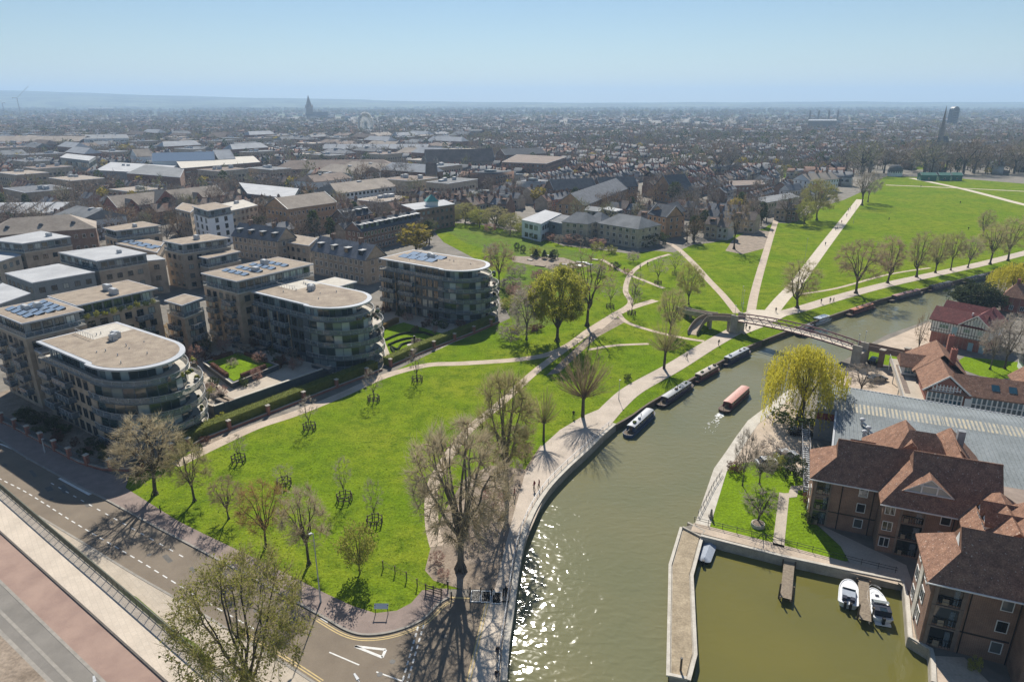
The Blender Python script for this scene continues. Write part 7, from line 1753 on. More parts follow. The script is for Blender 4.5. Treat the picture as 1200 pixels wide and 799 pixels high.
# shopping quarter
flat('dark brown windowless box of the shopping centre', [(148,203),(211,208),(216,197.5),(170,193)], 12, 'brown shopping box', wall='brown_brick', roof='grey_roof', floors=1, win=(1,1,40))
flat('white roofed part of the shopping centre', [(112,199.5),(192,203.5),(206,194.5),(130,190)], 11, None, wall='grey_clad', roof='pale_roof', floors=1, units=3, win=(3,2,9))
flat('long brown parking deck with a pale top in the shopping centre', [(212,197.5),(305,190),(297,183),(205,187)], 12.5, None, wall='brown_brick', roof='concrete_pale', floors=3, win=(4.5,1.0,5.2))
pitched('glass roofed hall of the shopping centre', (178,189.5), (252,187.5), 13, 22, 19, 'render', 'solar', 'glass roofed hall', floors=1, win=(3,3,5))
pitched('pale gabled hall right of the glass roofed hall', (256,187), (276,186), 13, 22, 20, 'render', 'pale_roof', None, floors=1)
pitched('pale gabled hall left of the glass roofed hall', (160,184), (180,183), 12, 18, 18, 'render', 'tan_roof', None, floors=1)
flat('curved glass fronted store with a flat pale roof', [(70,184.5),(104,188.5),(112,183.5),(78,180)], 13, None, wall='grey_clad', roof='pale_roof', floors=2, glass='glass_teal', win=(3,3.5,3.8))
pitched('very long pale roofed station hall at the far left', (-10,166), (93,166), 9, 40, 15, 'brown_brick', 'tan_roof', 'long station hall', floors=2, win=(2,2,6))
flat('white office block with ribbon windows behind the station hall', [(98,163),(151,162),(148,157.5),(100,158)], 13, None, wall='render', roof='grey_roof', floors=3, units=3, win=(4,1.5,5))
flat('dark tall office slab far off on the left', [(103,127.5),(133,127.5),(132,126.6),(104,126.6)], 24, None, wall='dark_clad', roof='grey_roof', floors=6, win=(5,1.6,7), frame='lead')
for i in range(5):
    pitched('pale sawtooth roof at the left edge, %s bay from the left' % ['first','second','third','fourth','fifth'][i], (-30+i*19,250.5-i*.2), (-13+i*19,250.3-i*.2), 6.5, 34, 9.5, 'buff_brick', 'pale_roof', None, floors=1, win=(1,1,9))
for i in range(8):
    a = 378+i*15.5; pitched('pale pitched roof of the long market hall, %s from the left' % ['first','second','third','fourth','fifth','sixth','seventh','eighth'][i], (a,174.5), (a+14.5,174.5), 9, 20, 13.5, 'brown_brick', 'pale_roof', 'market hall' if i == 3 else None, floors=2, win=(2,1.5,4))
pitched('wide brown hipped roof store in the middle of town', (318,199), (465,197.5), 7, 34, 13, 'brown_brick', 'brown_roof', 'brown hipped store', hip=12, floors=2, win=(2,1.5,5))
pitched('church nave with a long brown roof', (500,190.5), (580,189), 9, 24, 19, 'stone', 'brown_roof', 'twin turret church', floors=1, win=(1.2,5,5))
for px, lab in ((497.5,'left stone turret of the church front'),(511.5,'right stone turret of the church front')):
    p = G(px,212); t = thing('church_turret', lab, 'turret', tuple(p)); zt = top_z(p,183); m = MB(); m.tube((0,0,0),(0,0,zt-3),2.0,1.8,8); m.build('shaft', M['stone'], t); m = MB(); m.tube((0,0,zt-3),(0,0,zt),2.1,.05,8); m.build('cap', M['stone'], t)
pitched('church west front gable between the two turrets', (498.5,205), (511,205), 13, 10, 20, 'stone', 'brown_roof', None, floors=1, win=(2,6,4))
flat('large brown brick block in the terraces behind the church', [(588,190),(640,192),(664,184),(606,181)], 13, 'large brown block', wall='brown_brick', roof='brown_roof', floors=4, win=(1.4,1.5,4))
pitched('dark roofed hall beside the large brown block', (592,182), (640,180), 12, 18, 17, 'brown_brick', 'slate_dark', None, floors=3)
# around the common
t = pitched('buff brick flats with a grey hipped roof and white bays facing the common, main wing', (700,261.5), (748,269), 8.2, 17, 12, 'buff_brick', 'grey_roof', 'buff hipped flats', hip=5, floors=3, far=False, win=(1.6,1.6,3.4))
pitched('left wing of the buff brick flats with two white bays', (657.6,260), (689,263), 8.2, 14, 12, 'buff_brick', 'grey_roof', None, hip=4, floors=3, far=False, win=(1.6,1.6,3.2))
pitched('narrow link wing of the buff brick flats', (686,259), (704,261), 8.0, 12, 11.5, 'buff_brick', 'grey_roof', None, hip=3, floors=3, far=False)
flat('white modern villa with a flat white roof at the garden edge', [(611,257.5),(634,262.5),(658,250.5),(639,246)], 8, 'white modern villa', wall='render', roof='pale_roof', floors=2, win=(2.4,2.0,3.4))
flat('dark clad box house with a white panel beside the white villa', [(634,257),(659,262),(670,253.5),(647,249.5)], 7.5, None, wall='grey_clad', roof='grey_roof', floors=2)
flat('grey box house with a bright mono roof behind the buff flats', [(704,244.5),(722,248),(730,245.5),(712,242)], 8.5, None, wall='dark_clad', roof='pale_roof', floors=3)
flat('grey box house with a sloping look behind the buff flats, left one', [(684,246),(702,248),(708,243.5),(690,241.5)], 8.5, None, wall='grey_clad', roof='grey_roof', floors=3)
pitched('orange brick gabled house with a dark roof at the path end by the common', (759,251), (781,255), 9.5, 11, 14, 'orange_brick', 'slate_dark', 'orange gabled houses', floors=3)
pitched('orange brick house with a dark roof and roof windows, right of the gabled one', (782,253), (804,247.5), 9.5, 10, 13.5, 'orange_brick', 'slate_dark', None, floors=3)
pitched('long orange gabled range with a broad grey slate roof', (685,241.5), (736,221), 7.5, 16, 13.5, 'orange_brick', 'slate', 'broad slate range', floors=3)
pitched('very dark roofed range, left of two in line', (649,223), (700,220.5), 8.5, 14, 14, 'brown_brick', 'slate_dark', None, floors=3)
pitched('very dark roofed range, right of two in line', (704,220), (748,218.5), 8.5, 14, 14, 'brown_brick', 'slate_dark', None, floors=3)
pitched('teal dark steep roof beside the dark conifer', (789,225), (814,223), 7, 20, 16, 'orange_brick', 'slate_dark', None, floors=2)
flat('long low flat roofed range beside the path end trees', [(896,238),(937,230.5),(926,226),(886,232)], 7, 'low flat range', wall='buff_brick', roof='grey_roof', floors=2)
pitched('white walled house with a pale roof and dark chimneys behind the olive tree', (949,212.5), (984,209.5), 8.5, 14, 12.5, 'render', 'tan_roof', 'white house', chim=3, floors=3)
pitched('small white cottage left of the white walled house', (926,224), (942,222), 6, 8, 9.5, 'render', 'slate', None, chim=1, floors=2)
flat('low brown range in the middle distance above the low flat range', [(855,218),(897,216),(893,211),(852,212)], 7, None, wall='brown_brick', roof='brown_roof', floors=2)
# marquee and green pavilions at the far edge of the common
p = G(1048,206.5); t = thing('marquee', 'round marquee with white walls and a dark dome at the far common edge', 'marquee', tuple(p)); r = 8*px_scale(p); m = MB(); m.tube((0,0,0),(0,0,4.0),r,r,20); m.build('wall', M['white_paint'], t); m = MB(); m.ball((0,0,4.0), r*1.02, r*1.02, 5.2, 20, 9); m.build('dome', M['slate_dark'], t)
paint('tent_green', (.03,.15,.12), .8); used([tuple(G(1030,212)[:2]),tuple(G(1068,212)[:2]),tuple(G(1068,200)[:2]),tuple(G(1030,200)[:2])])
for a, b, lab in ((1080,1099,'green show tent nearest the round marquee'),(1101,1115,'green show tent in the middle of three'),(1116,1129,'green show tent farthest right')):
    pitched(lab, (a,205.5), (b,205.8), 4.2, 9, 6, 'tent_green', 'tent_green', None, floors=1, name='show_tent', cat='tent', win=(1,1,60))
# far landmarks
def spire(label, px, base, top, w, mname='stone', body=True):
    p = G(px, base); s = px_scale(p); h = top_z(p, top); r = w*s/2; t = thing('church_spire', label, 'church', tuple(p), .4); m = MB(); m.box(-r,r,-r,r,0,h*.5); m.build('tower', M[mname], t)
    m = MB(); m.tube((0,0,h*.5),(0,0,h),r*1.1,.15,8); m.build('spire', M[mname], t)
    for sx in (-1,1):
        for sy in (-1,1): m = MB(); m.tube((sx*r,sy*r,h*.48),(sx*r,sy*r,h*.62),r*.22,.05,6); m.build('pinnacle', M[mname], t)
    if body: m = roof_wing(-r*1.2, r*6, -r*1.3, r*1.3, h*.16, h*.3); m.build('nave_roof', M['slate_dark'], t); m = MB(); m.box(-r, r*5.8, -r*1.2, r*1.2, 0, h*.16); m.build('nave_wall', M[mname], t)
spire('tall dark church spire rising above the horizon left of the ferris wheel', 363.5, 140, 111.5, 7)
spire('slender stone church spire on the right among bare trees', 1099.5, 175, 124, 4)
for px, w in ((948,3),(958,3),(970,3),(980.5,3)):
    p = G(px, 145); s = px_scale(p); h = top_z(p, 129); r = w*s/2*.9; t = thing('corner_turret', 'dark pinnacled turret, one of four on the long chapel on the horizon', 'turret', tuple(p), 0, 'four turrets of the far chapel'); m = MB(); m.tube((0,0,0),(0,0,h*.8),r,r*.9,8); m.build('shaft', M['stone'], t); m = MB(); m.tube((0,0,h*.8),(0,0,h),r*1.1,.2,8); m.build('cap', M['stone'], t)
flat('pale chapel body between four dark turrets on the horizon', [(947,141.5),(981,141.5),(980,140.2),(948,140.2)], 20, None, wall='stone', roof='lead', floors=1, win=(3,9,8))
p = G(1114.5, 150); s = px_scale(p); h = top_z(p, 125); t = thing('round_topped_tower', 'dark round topped tower beside the right hand church spire', 'tower', tuple(p), .2); m = MB(); r = 4.6*s; n = 10
prof = [(-r,0),(r,0),(r,h-r)]+[(r*cos(pi*i/n), h-r+r*sin(pi*i/n)) for i in range(1,n)]+[(-r,h-r)]; k = len(prof); m.add([(x,-r*.6,z) for x, z in prof]+[(x,r*.6,z) for x, z in prof], [tuple(range(k)), tuple(range(2*k-1,k-1,-1))]+[(i,k+i,k+(i+1)%k,(i+1)%k) for i in range(k)]); m.build('shaft', M['dark_clad'], t)
m = MB()
for i in range(6): m.box(-r*.8,r*.8,-r*.62,-r*.6,h*.15+i*h*.12,h*.2+i*h*.12)
m.build('window_band', M['glass_dark'], t)
M['wheel_white'] = leaf_mat('wheel_white', (.85,.85,.85), (.8,.8,.8), 0, .6)
p = G(429.5, 158.5); s = px_scale(p); rr = 12.0*s; zc = top_z(p, 145); t = thing('ferris_wheel', 'white ferris wheel standing before the far tree line', 'ferris wheel', tuple(p), 1.05)
m = MB(); torus(m, (0,0,zc), rr, 1.8, 32); torus(m, (0,1.8,zc), rr*.8, 1.2, 32); m.build('rim', M['wheel_white'], t); m = MB()
for i in range(28): m.bar((0,.9,zc),(rr*cos(i*pi/14),.9,zc+rr*sin(i*pi/14)),1.1,1.1)
m.build('spokes', M['wheel_white'], t); m = MB()
for x in (-rr*.5, rr*.5):
    for y in (-2.5,4.3): m.tube((x,y,0),(0,.9,zc),.9,.7,5)
m.build('support', M['wheel_white'], t); gm_ = MB(); gm_.box(-1.8,1.8,-1.8,1.8,-3.2,-.2); gm_ = gm_.mesh('gondola', M['wheel_white'])
for i in range(24): link('gondola', gm_, t, (rr*cos(i*pi/12), .9, zc+rr*sin(i*pi/12)))
for px, base, top, jx, jy, lab in ((24.5,136,115,41,101,'tower crane with a raised jib at the far left, right of two'),(6,136,121,-4,103,'tower crane at the left edge with a steep jib')):
    p = G(px, base); zt = top_z(p, top); s = px_scale(p); t = thing('tower_crane', lab, 'crane', tuple(p)); m = MB()
    for x in (-1,1):
        for y in (-1,1): m.bar((x,y,0),(x,y,zt),.4,.4)
    for i in range(12): m.bar((-1,-1,zt*i/12),(1,-1,zt*(i+1)/12),.25,.25); m.bar((1,1,zt*i/12),(-1,1,zt*(i+1)/12),.25,.25)
    m.build('mast', M['rust_red'], t); jl = (jx-px)*s; jz = top_z(p, jy)-zt; m = MB(); m.bar((0,0,zt),(jl,0,zt+jz),1.2,1.2); m.build('jib', M['galv'], t); m = MB(); m.bar((0,0,zt),(-jl*.3,0,zt+1),1.5,1.5); m.box(-jl*.3-2 if jl > 0 else -jl*.3,-jl*.3 if jl > 0 else -jl*.3+2,-1.2,1.2,zt-2,zt+1.5); m.build('counter_jib', M['rust_red'], t)
# ================================================================ TERRACES, TOWN TREES AND THE FAR TOWN
import numpy as np
MEADOW_W = PX(*MEADOW_PX); GARDEN_PX = [(505,262),(560,258),(640,272),(700,290),(800,292),(770,360),(600,400),(450,445)]
FLATS_W = uvpoly((-175,38),(-100,38),(-98,160),(-150,160),(-175,90))
def on_screen(x, y, z=0, m=30):
    d = y*CP-(z-H)*SP
    if d < 5: return None
    px, py = CX+F_PX*x/d, CY-F_PX*(y*SP+(z-H)*CP)/d
    return (px, py) if -m < px < 1200+m and -20 < py < 799+m else None
def river_side(x, y):
    """True on the town side, away from river and lawns"""
    if inside(x, y, MEADOW_W) or inside(x, y, FLATS_W): return False
    q = on_screen(x, y)
    if q is None: return False
    px, py = q
    if py > 330: return False
    if px > 985 and py > 205: return False          # the common and the river
    if px > 560 and py > 296: return False
    if inside(px, py, [(500,268),(530,255),(600,256),(660,285),(800,296),(780,330),(560,330)]): return False
    return True
hr = random.Random(21)
M['town_tile'] = mat('town_tile', (.24,.15,.115), .9, (.17,.11,.085), .4, fine=.25, bscale=5, spec=.1)
M['far_pale'] = mat('far_pale', (.33,.33,.335), .9, (.24,.24,.25), .1, spec=.05); M['house_render'] = mat('house_render', (.46,.44,.41), .9, (.38,.37,.35), .3)
for k_, c_, d_ in (('town_brown',(.34,.27,.205),(.26,.205,.16)),('town_grey',(.32,.285,.25),(.25,.22,.195)),('town_olive',(.36,.33,.19),(.28,.26,.15)),('town_russet',(.40,.28,.18),(.31,.22,.14))): M[k_] = mat(k_, c_, .95, d_, .4, rand=.2, spec=.05)
HOUSE = []
def house_mesh(w, d, ze, zr, wall, roof, dormer, rear, wide=False):
    m = MB(); m.box(0, w, 0, d, -.2, ze, 0)
    for x in (0, w): m.add([(x,0,ze),(x,d,ze),(x,d/2,zr-.1)], [(0,1,2)], 0)
    r = roof_wing(-.02, w+.02, -.35, d+.35, ze, zr, drop=.12, ends=False); m.add(r.v, r.f, 1)
    m.box(w-.5, w+.5, d*.5-.6, d*.5+.6, zr-1, zr+1.3, 2); 
    for dy in (-.3,.3): m.box(w-.14, w+.14, d*.5+dy-.14, d*.5+dy+.14, zr+1.3, zr+1.75, 1)
    for z in (.9, 3.5):
        for x in (w*.16, w*.6): m.box(x, x+w*.24, -.05, -.01, z, z+1.4, 3); m.box(x-.1, x+w*.24+.1, -.03, -.005, z-.12, z+1.5, 4)
    if dormer: y = d*.15; z = ze+(zr-ze)*.3; m.box(w*.3, w*.72, y, y+2.2, z, z+1.5, 2 if not wide else 0); m.box(w*.36, w*.66, y-.04, y-.005, z+.3, z+1.3, 3)
    if rear: m.box(w*.08, w*.55, d, d+4.2, -.2, 3.2, 0); r = roof_wing(w*.04, w*.59, d-.2, d+4.4, 3.2, 4.6, along='y'); m.add(r.v, r.f, 1)
    return m
K_ = 0
for wall in ('brown_brick','buff_brick','tan_brick','house_render','red_brick'):
    for roof in ('slate','brown_roof','town_tile'):
        for dm in (0, 1):
            w = 5.0+.3*K_ % 1.2; d = 8+(K_ % 3)*.5; ze = 5.6+(K_ % 4)*.25; mb = house_mesh(w, d, ze, ze+2.9+(K_ % 3)*.3, wall, roof, dm, K_ % 2)
            HOUSE.append((mb.mesh('terraced_house', [M[wall], M[roof], M['brown_brick'], M['glass_dark'], M['white_paint']]), w, d, wall, roof, dm)); K_ += 1
WNAME = dict(brown_brick='brown brick', buff_brick='buff brick', tan_brick='tan brick', render='white rendered', house_render='white rendered', red_brick='red brick'); RNAME = dict(slate='slate', brown_roof='brown', town_tile='red tiled')
def near_name(x, y): return min(LAND, key=lambda l: hypot(l[0]-x, l[1]-y))[2]
BIGB = []
for k in range(16):
    m = MB(); rb_ = random.Random(50+k); w, d, h_ = rb_.uniform(18,46), rb_.uniform(13,26), rb_.uniform(7,12.5); wl_ = rb_.randrange(4)
    m.box(0,w,0,d,-.2,h_,0)
    if k % 2: m.box(-.2,w+.2,-.2,d+.2,h_,h_+.3,1); m.box(.5,w-.5,.5,d-.5,h_+.3,h_+.36,2)
    else: r = roof_wing(-.4,w+.4,-.4,d+.4,h_,h_+rb_.uniform(3,5),hip0=rb_.choice([0,4]),hip1=rb_.choice([0,4])); m.add(r.v, r.f, 2)
    for q in range(3): x, y = rb_.uniform(.1,.8)*w, rb_.uniform(.4,.6)*d; m.box(x,x+rb_.uniform(1.5,4),y,y+2,h_+.3,h_+rb_.uniform(1.4,2.6)+(2 if k % 2 == 0 else 0),3)
    nf = max(1, int(h_/3.2))
    for f in range(nf):
        for i in range(int((w-1)/3)): m.box(.8+i*3,2.5+i*3,-.07,-.01,1+f*3.2,2.5+f*3.2,4)
        for i in range(int((d-1)/3)): m.box(-.07,-.01,.8+i*3,2.5+i*3,1+f*3.2,2.5+f*3.2,4); m.box(w+.01,w+.07,.8+i*3,2.5+i*3,1+f*3.2,2.5+f*3.2,4)
    wn = ['brown_brick','buff_brick','render','tan_brick'][k % 4]; rn_ = ['grey_roof','pale_roof','brown_roof','tan_roof','slate'][(k*3) % 5]
    BIGB.append((m.mesh('town_building', [M[wn], M['white_edge'], M[rn_], M['galv'], M['glass_dark']]), w, d, wn, rn_))
RB = dict(grey_roof='grey', pale_roof='pale', brown_roof='brown', tan_roof='tan', slate='slate'); nbig = 0
for _ in range(1500):
    y = hr.uniform(300, 1150); x = hr.uniform(-.82,.1)*y; q = on_screen(x, y, 0, 10)
    if not q or q[0] > 530 or nbig > 120 or not river_side(x, y) or not free(x, y, 18): continue
    bm_k = BIGB[hr.randrange(16)]; th = TH+hr.choice([0,0,pi/2])+hr.uniform(-.06,.06); c_, s_ = cos(th), sin(th)
    P = [(x+a*c_-b*s_, y+a*s_+b*c_) for a, b in ((0,0),(bm_k[1],0),(bm_k[1],bm_k[2]),(0,bm_k[2]))]
    if not all(free(*p, 4) and river_side(*p) for p in P if on_screen(*p)): continue
    used(P); nbig += 1; o = link('town_building', bm_k[0], None, (x, y, 0), th)
    tag(o, 'large %s building with a %s %s roof near the %s' % (dict(WNAME, render='white rendered')[bm_k[3]], RB[bm_k[4]], 'flat' if BIGB.index(bm_k) % 2 else 'pitched', near_name(x, y)), 'building', 'larger buildings of the town')
spots = []
for zone in range(2):
    th = TH if zone == 0 else TH+pi/2
    ux, uy = cos(th), sin(th); vx, vy = -uy, ux
    for r in range(-40, 110):
        for c in range(-14, 14):
            # each row: a run of houses in one street block
            h0 = hr.Random if False else None
            s0 = c*74.0+(r % 2)*20; t0 = r*23.0
            bx, by = ux*s0+vx*t0, uy*s0+vy*t0+760
            if by < 285 or by > 1750: continue
            # one street direction per quarter of the town
            qd = (int(math.floor(bx/210.0))*7+int(math.floor(by/190.0))*13) % 5 < 2
            if qd != bool(zone): continue
            if by > 560 and (c*31+r*17+zone*7) % 10 < (4 if by < 900 else 6): continue
            flip = r % 2; fam = hr.choice([(0,1,2,3),(6,7,12,13),(12,13,14,15),(0,2,6,12),(18,19,0,6),(24,26,0,12),(4,10,16,2)]); run = hr.randint(7, 12); x = 0.0; row = []
            for i in range(run):
                hm = HOUSE[hr.choice(fam)] if hr.random() < .85 else HOUSE[hr.randrange(len(HOUSE))]
                px_, py_ = bx+ux*x, by+uy*x; x += hm[1]+.02
                if hr.random() < .04: x += hr.uniform(2, 6)
                sq = on_screen(px_, py_)
                if sq and sq[0] < 600 and py_ > 420 and fam[0] % 4 and hr.random() < .75: continue
                if not river_side(px_, py_) or not free(px_+vx*4, py_+vy*4, 7.5): continue
                row.append((px_, py_, th if not flip else th, hm, i, run))
            if len(row) > 1: spots += [(*q, r*100+c) for q in row]
spots.sort(key=lambda q: q[1])
ORD = ['first','second','third','fourth','fifth','sixth','seventh','eighth','ninth','tenth','eleventh','twelfth']
NEAR = spots[:295]; FARH = spots[295:]
for x, y, th, hm, i, run, rid in NEAR:
    o = link('terraced_house', hm[0], None, (x, y, 0), th)
    tag(o, '%s%s house, %s roof, %s in row near the %s' % ('dormered ' if hm[5] else '', WNAME[hm[3]], RNAME[hm[4]], ORD[i], near_name(x, y)), 'house', 'terraced houses of the town')
CHEAP = []
def cheap_house(rn, mi):
    m = MB(); w, d, ze, zr = rn.uniform(5,10), rn.uniform(8,11), rn.uniform(5,7), rn.uniform(8.4,11); m.box(0,w,0,d,-.2,ze,mi)
    r = roof_wing(-.1,w+.1,-.3,d+.3,ze,zr,drop=.1); m.add(r.v, r.f[:2]+r.f[4:8], 5+rn.randrange(3)); m.box(w-.5,w+.4,d*.5-.5,d*.5+.5,zr-1,zr+1.3,1)
    m.box(w*.15,w*.42,-.06,0,3.4,4.9,4); m.box(w*.58,w*.85,-.06,0,3.4,4.9,4); return m
cr_ = random.Random(4); CHEAP = [cheap_house(cr_, k % 4) for k in range(24)]
class Mass:
    """many copies of small templates joined into one mesh"""
    def __init__(s): s.V = []; s.F = []; s.Mi = []; s.n = 0
    def put(s, tpl, x, y, z, ang, sx=1., sy=1., sz=1.):
        V, F, mi = tpl; c, q = cos(ang), sin(ang); P = np.empty_like(V)
        a, b = V[:, 0]*sx, V[:, 1]*sy; P[:, 0] = a*c-b*q+x; P[:, 1] = a*q+b*c+y; P[:, 2] = V[:, 2]*sz+z
        s.V.append(P); s.F.append(F+s.n); s.Mi.append(mi); s.n += len(V)
    def build(s, name, mats, tri):
        V = np.concatenate(s.V); F = np.concatenate(s.F); me = bpy.data.meshes.new(name); k = 3 if tri else 4
        me.vertices.add(len(V)); me.vertices.foreach_set('co', V.astype(np.float32).ravel()); me.loops.add(F.size); me.loops.foreach_set('vertex_index', F.ravel().astype(np.int32))
        me.polygons.add(len(F)); me.polygons.foreach_set('loop_start', (np.arange(len(F))*k).astype(np.int32)); me.polygons.foreach_set('material_index', np.concatenate(s.Mi).astype(np.int32))
        for m in mats: me.materials.append(M[m])
        me.update(calc_edges=True); return tag(link(name, me), kind='stuff')
def tpl_tris(mb):
    F = []; Mi = []
    for f, mi in zip(mb.f, mb.m):
        for i in range(1, len(f)-1): F.append((f[0], f[i], f[i+1])); Mi.append(mi)
    return np.array(mb.v, float), np.array(F, int), np.array(Mi, int)
CT = [tpl_tris(m) for m in CHEAP]; HM = ['brown_brick','red_brick','buff_brick','house_render','glass_dark','slate','town_tile','slate_dark','far_pale','grey_clad']
mass = Mass()
for x, y, th, hm, i, run, rid in FARH: mass.put(CT[hr.randrange(24)], x, y, 0, th, hm[1]/7, 1, 1)
# flat and pitched larger buildings in among them, and the town out to five kilometres
BX = []
for k in range(12):
    m = MB(); w, d, h_ = cr_.uniform(14,34), cr_.uniform(10,22), cr_.uniform(6,13)
    m.box(-w/2,w/2,-d/2,d/2,-.2,h_,[9,2,0,3][k % 4]); m.box(-w/2+.6,w/2-.6,-d/2+.6,d/2-.6,h_,h_+.15,[5,9,7,8][k % 4]); m.box(-w*.15,w*.1,-d*.1,d*.2,h_,h_+1.6,9)
    for f in range(int(h_/3.2)):
        for i in range(int(w/3.4)): m.box(-w/2+1+i*3.4,-w/2+2.9+i*3.4,-d/2-.06,-d/2,1+f*3.2,2.6+f*3.2,4)
    BX.append(tpl_tris(m))
rn = random.Random(8)
for _ in range(2600):
    f = rn.random(); y = 1250+f**1.35*4300; x = rn.uniform(-.86, .86)*y
    q = on_screen(x, y, 0, 10)
    if not q or not river_side(x, y) or not free(x, y, 14): continue
    if sin(x*.0042+1)*sin(y*.0037+2)+.5*sin(x*.011) > .75: continue
    mass.put(CT[rn.randrange(24)], x, y, 0, rn.choice([TH, TH+pi/2, .2]), rn.uniform(1,3.2), rn.uniform(.9,1.4), rn.uniform(.9,1.25))
nb = 0
town = [(-360,700,300),(-160,620,260),(100,720,200)]
for _ in range(900):
    y = rn.uniform(380, 3600); x = rn.uniform(-.85,.85)*y*(.75 if y < 900 else 1)
    q = on_screen(x, y, 0, 10)
    if not q or not river_side(x, y) or not free(x, y, 22): continue
    if y < 1100 and (q[0] > 640 or rn.random() < .3): continue
    if y >= 1100 and rn.random() < .8: continue
    mass.put(BX[rn.randrange(12)], x, y, 0, TH+rn.choice([0,pi/2])+rn.uniform(-.1,.1), rn.uniform(.8,1.3), rn.uniform(.8,1.3), rn.uniform(.8,1.15)); nb += 1
mass.build('distant_houses', HM, True)
# ---- town trees: three hundred nearest as things, the rest as one mass
def far_tree_mesh(seed, h, w, dense, dark=False):
    rn = random.Random(seed); m = MB(); m.tube((0,0,-.2),(0,0,h*.4),.35,.22,4,0,False); lum = [(rdir(rn), rn.uniform(-.3,.2)) for _ in range(6)]
    for i in range(9):
        t = rn.uniform(0,6.28); z = rn.uniform(.5,.85)*h; m.tube((0,0,h*.32),(cos(t)*w*.33,sin(t)*w*.33,z),.16,.04,3,0,False)
    for i in range(dense):
        d = rdir(rn); k = rn.uniform(.25,1)**.5
        for q, a in lum: k *= 1+a*max(0, d.dot(q))**5
        p = Vector((d.x*w/2*k, d.y*w/2*k, h*.62+d.z*h*.38*k)); e = (p-Vector((0,0,h*.3))).normalized()*.7+rdir(rn)*.6
        if dark: leafq(m, p, .55, rn, 1)
        else: spike(m, p, e.normalized(), rn.uniform(.9,1.9), .17, rn, 1)
    return m
FT = []
for s_, h_, w_, tw, dn, dk in ((1,10,8,'town_brown',420,0),(2,11,7.5,'town_olive',420,0),(3,9,8,'town_grey',380,0),(4,12,9,'town_brown',520,0),(5,8,6.5,'town_russet',380,0),(6,10,5,'leaf_dark',300,1),(7,8,6.5,'leaf_yellow',300,1),(8,12,7,'town_grey',420,0)):
    m = far_tree_mesh(s_, h_, w_, dn, dk); FT.append((m.mesh('bare_tree' if not dk else 'leafy_tree', [M['bark'], M[tw]]), m, tw))
TN = dict(town_brown='brown bare', town_olive='olive bare', town_grey='grey bare', town_russet='russet bare', leaf_dark='dark evergreen', leaf_yellow='yellow-green')
cand = []
for _ in range(24000):
    y = 290+rn.random()**1.2*1500; x = rn.uniform(-.84,.84)*y
    q = on_screen(x, y, 6, 20)
    if not q or not river_side(x, y) or not free(x, y, 5.5): continue
    dens = .42+.55*max(0, sin(x*.013+y*.008)*sin(y*.011-x*.004+1.2))
    if q[0] > 540 and y < 560: dens *= .35
    elif y > 600: dens = dens*1.5+.15
    if 985 < q[0] and 150 < q[1] < 206: dens = .95
    if rn.random() > dens*.6: continue
    cand.append((x, y, rn.choices(range(8), (24,14,16,16,8,9,5,10))[0], rn.uniform(.75,1.35)))
cand.sort(key=lambda q: q[1]); HS = [(s[0], s[1]) for s in spots if s[1] < 760]
hx = np.array(HS) if HS else np.zeros((1,2)); picked = []
for x, y, k, s in cand:
    if y < 760 and (np.hypot(hx[:,0]-x+2, hx[:,1]-y+3) < 4.5).any(): continue
    picked.append((x, y, k, s))
def lone(px, py, top, wpx, k, label, name='bare_tree'):
    p = G(px, py); h = top_z(p, top); sc = wpx*px_scale(p, h*.5); o = link(name, FT[k][0], None, tuple(p), hr.uniform(0,6)); hh = (10,11,9,12,8,10,8,12)[k]; ww = (8,7.5,8,9,6.5,5,6.5,7)[k]; o.scale = (sc/ww, sc/ww, h/hh); tag(o, label, 'tree', None)
for a in ((488,300,262,44,6,'yellow-green rounded tree at the end of the close dormered terrace','leafy_tree'),(167,226,206,16,6,'upright yellow tree before the brown shopping box','leafy_tree'),(150,184,169,20,6,'yellow-green domed tree left of the glass roofed hall','leafy_tree'),
          (701,250,228,15,4,'russet column tree, first of the row of five behind the buff flats'),(712,249,226,14,4,'russet column tree, second of the row of five'),(722,248,225,14,4,'russet column tree, third of the row of five'),(732,247,225,14,4,'russet column tree, fourth of the row of five'),(744,246,224,14,4,'russet column tree, last of the row of five'),
          (768,236,203,26,0,'large brown bare tree left of the dark conifer'),(790,240,213,18,5,'dark conifer beside the teal dark roof','conifer'),(631,240,219,22,6,'pale yellow tree before the very dark roofs','leafy_tree'),
          (120,272,240,30,4,'russet bare tree before the long red brick building, left of three'),(150,270,243,26,4,'russet bare tree before the long red brick building, middle of three'),(178,268,245,22,4,'russet bare tree before the long red brick building, right of three'),(20,262,238,26,4,'russet bare tree by the domed tan hall, left edge'),(60,258,240,22,0,'brown bare tree before the sawtooth roofs'),
          (840,205,165,30,0,'great brown bare tree in the middle of the right hand terraces'),(855,206,167,26,7,'great grey bare tree beside the brown one above the terraces'),(448,222,192,26,0,'brown bare tree before the church, left one'),(470,223,190,30,7,'grey bare tree before the church front'),(425,224,192,22,4,'russet bare tree beside the brown hipped store')):
    lone(*a)
for i in range(15):
    px = 990+i*15+hr.uniform(-4,4); lone(px, 205-hr.uniform(0,5), 168-hr.uniform(-6,8), hr.uniform(30,44), hr.choice([0,1,2,3,7]), 'great bare tree in the belt edging the common, %s' % (['first','second','third','fourth','fifth','sixth','seventh','eighth','ninth','tenth','eleventh','twelfth','thirteenth','fourteenth','last'][i]+' from the left'))
budget = 175
for x, y, k, s in picked[:budget]:
    o = link('bare_tree' if k not in (5, 6) else 'leafy_tree', FT[k][0], None, (x, y, 0), hr.uniform(0, 6)); o.scale = (s, s, s*hr.uniform(.9,1.15)); tag(o, '%s tree among the roofs near the %s' % (TN[FT[k][2]], near_name(x, y)), 'tree', 'trees among the town roofs')
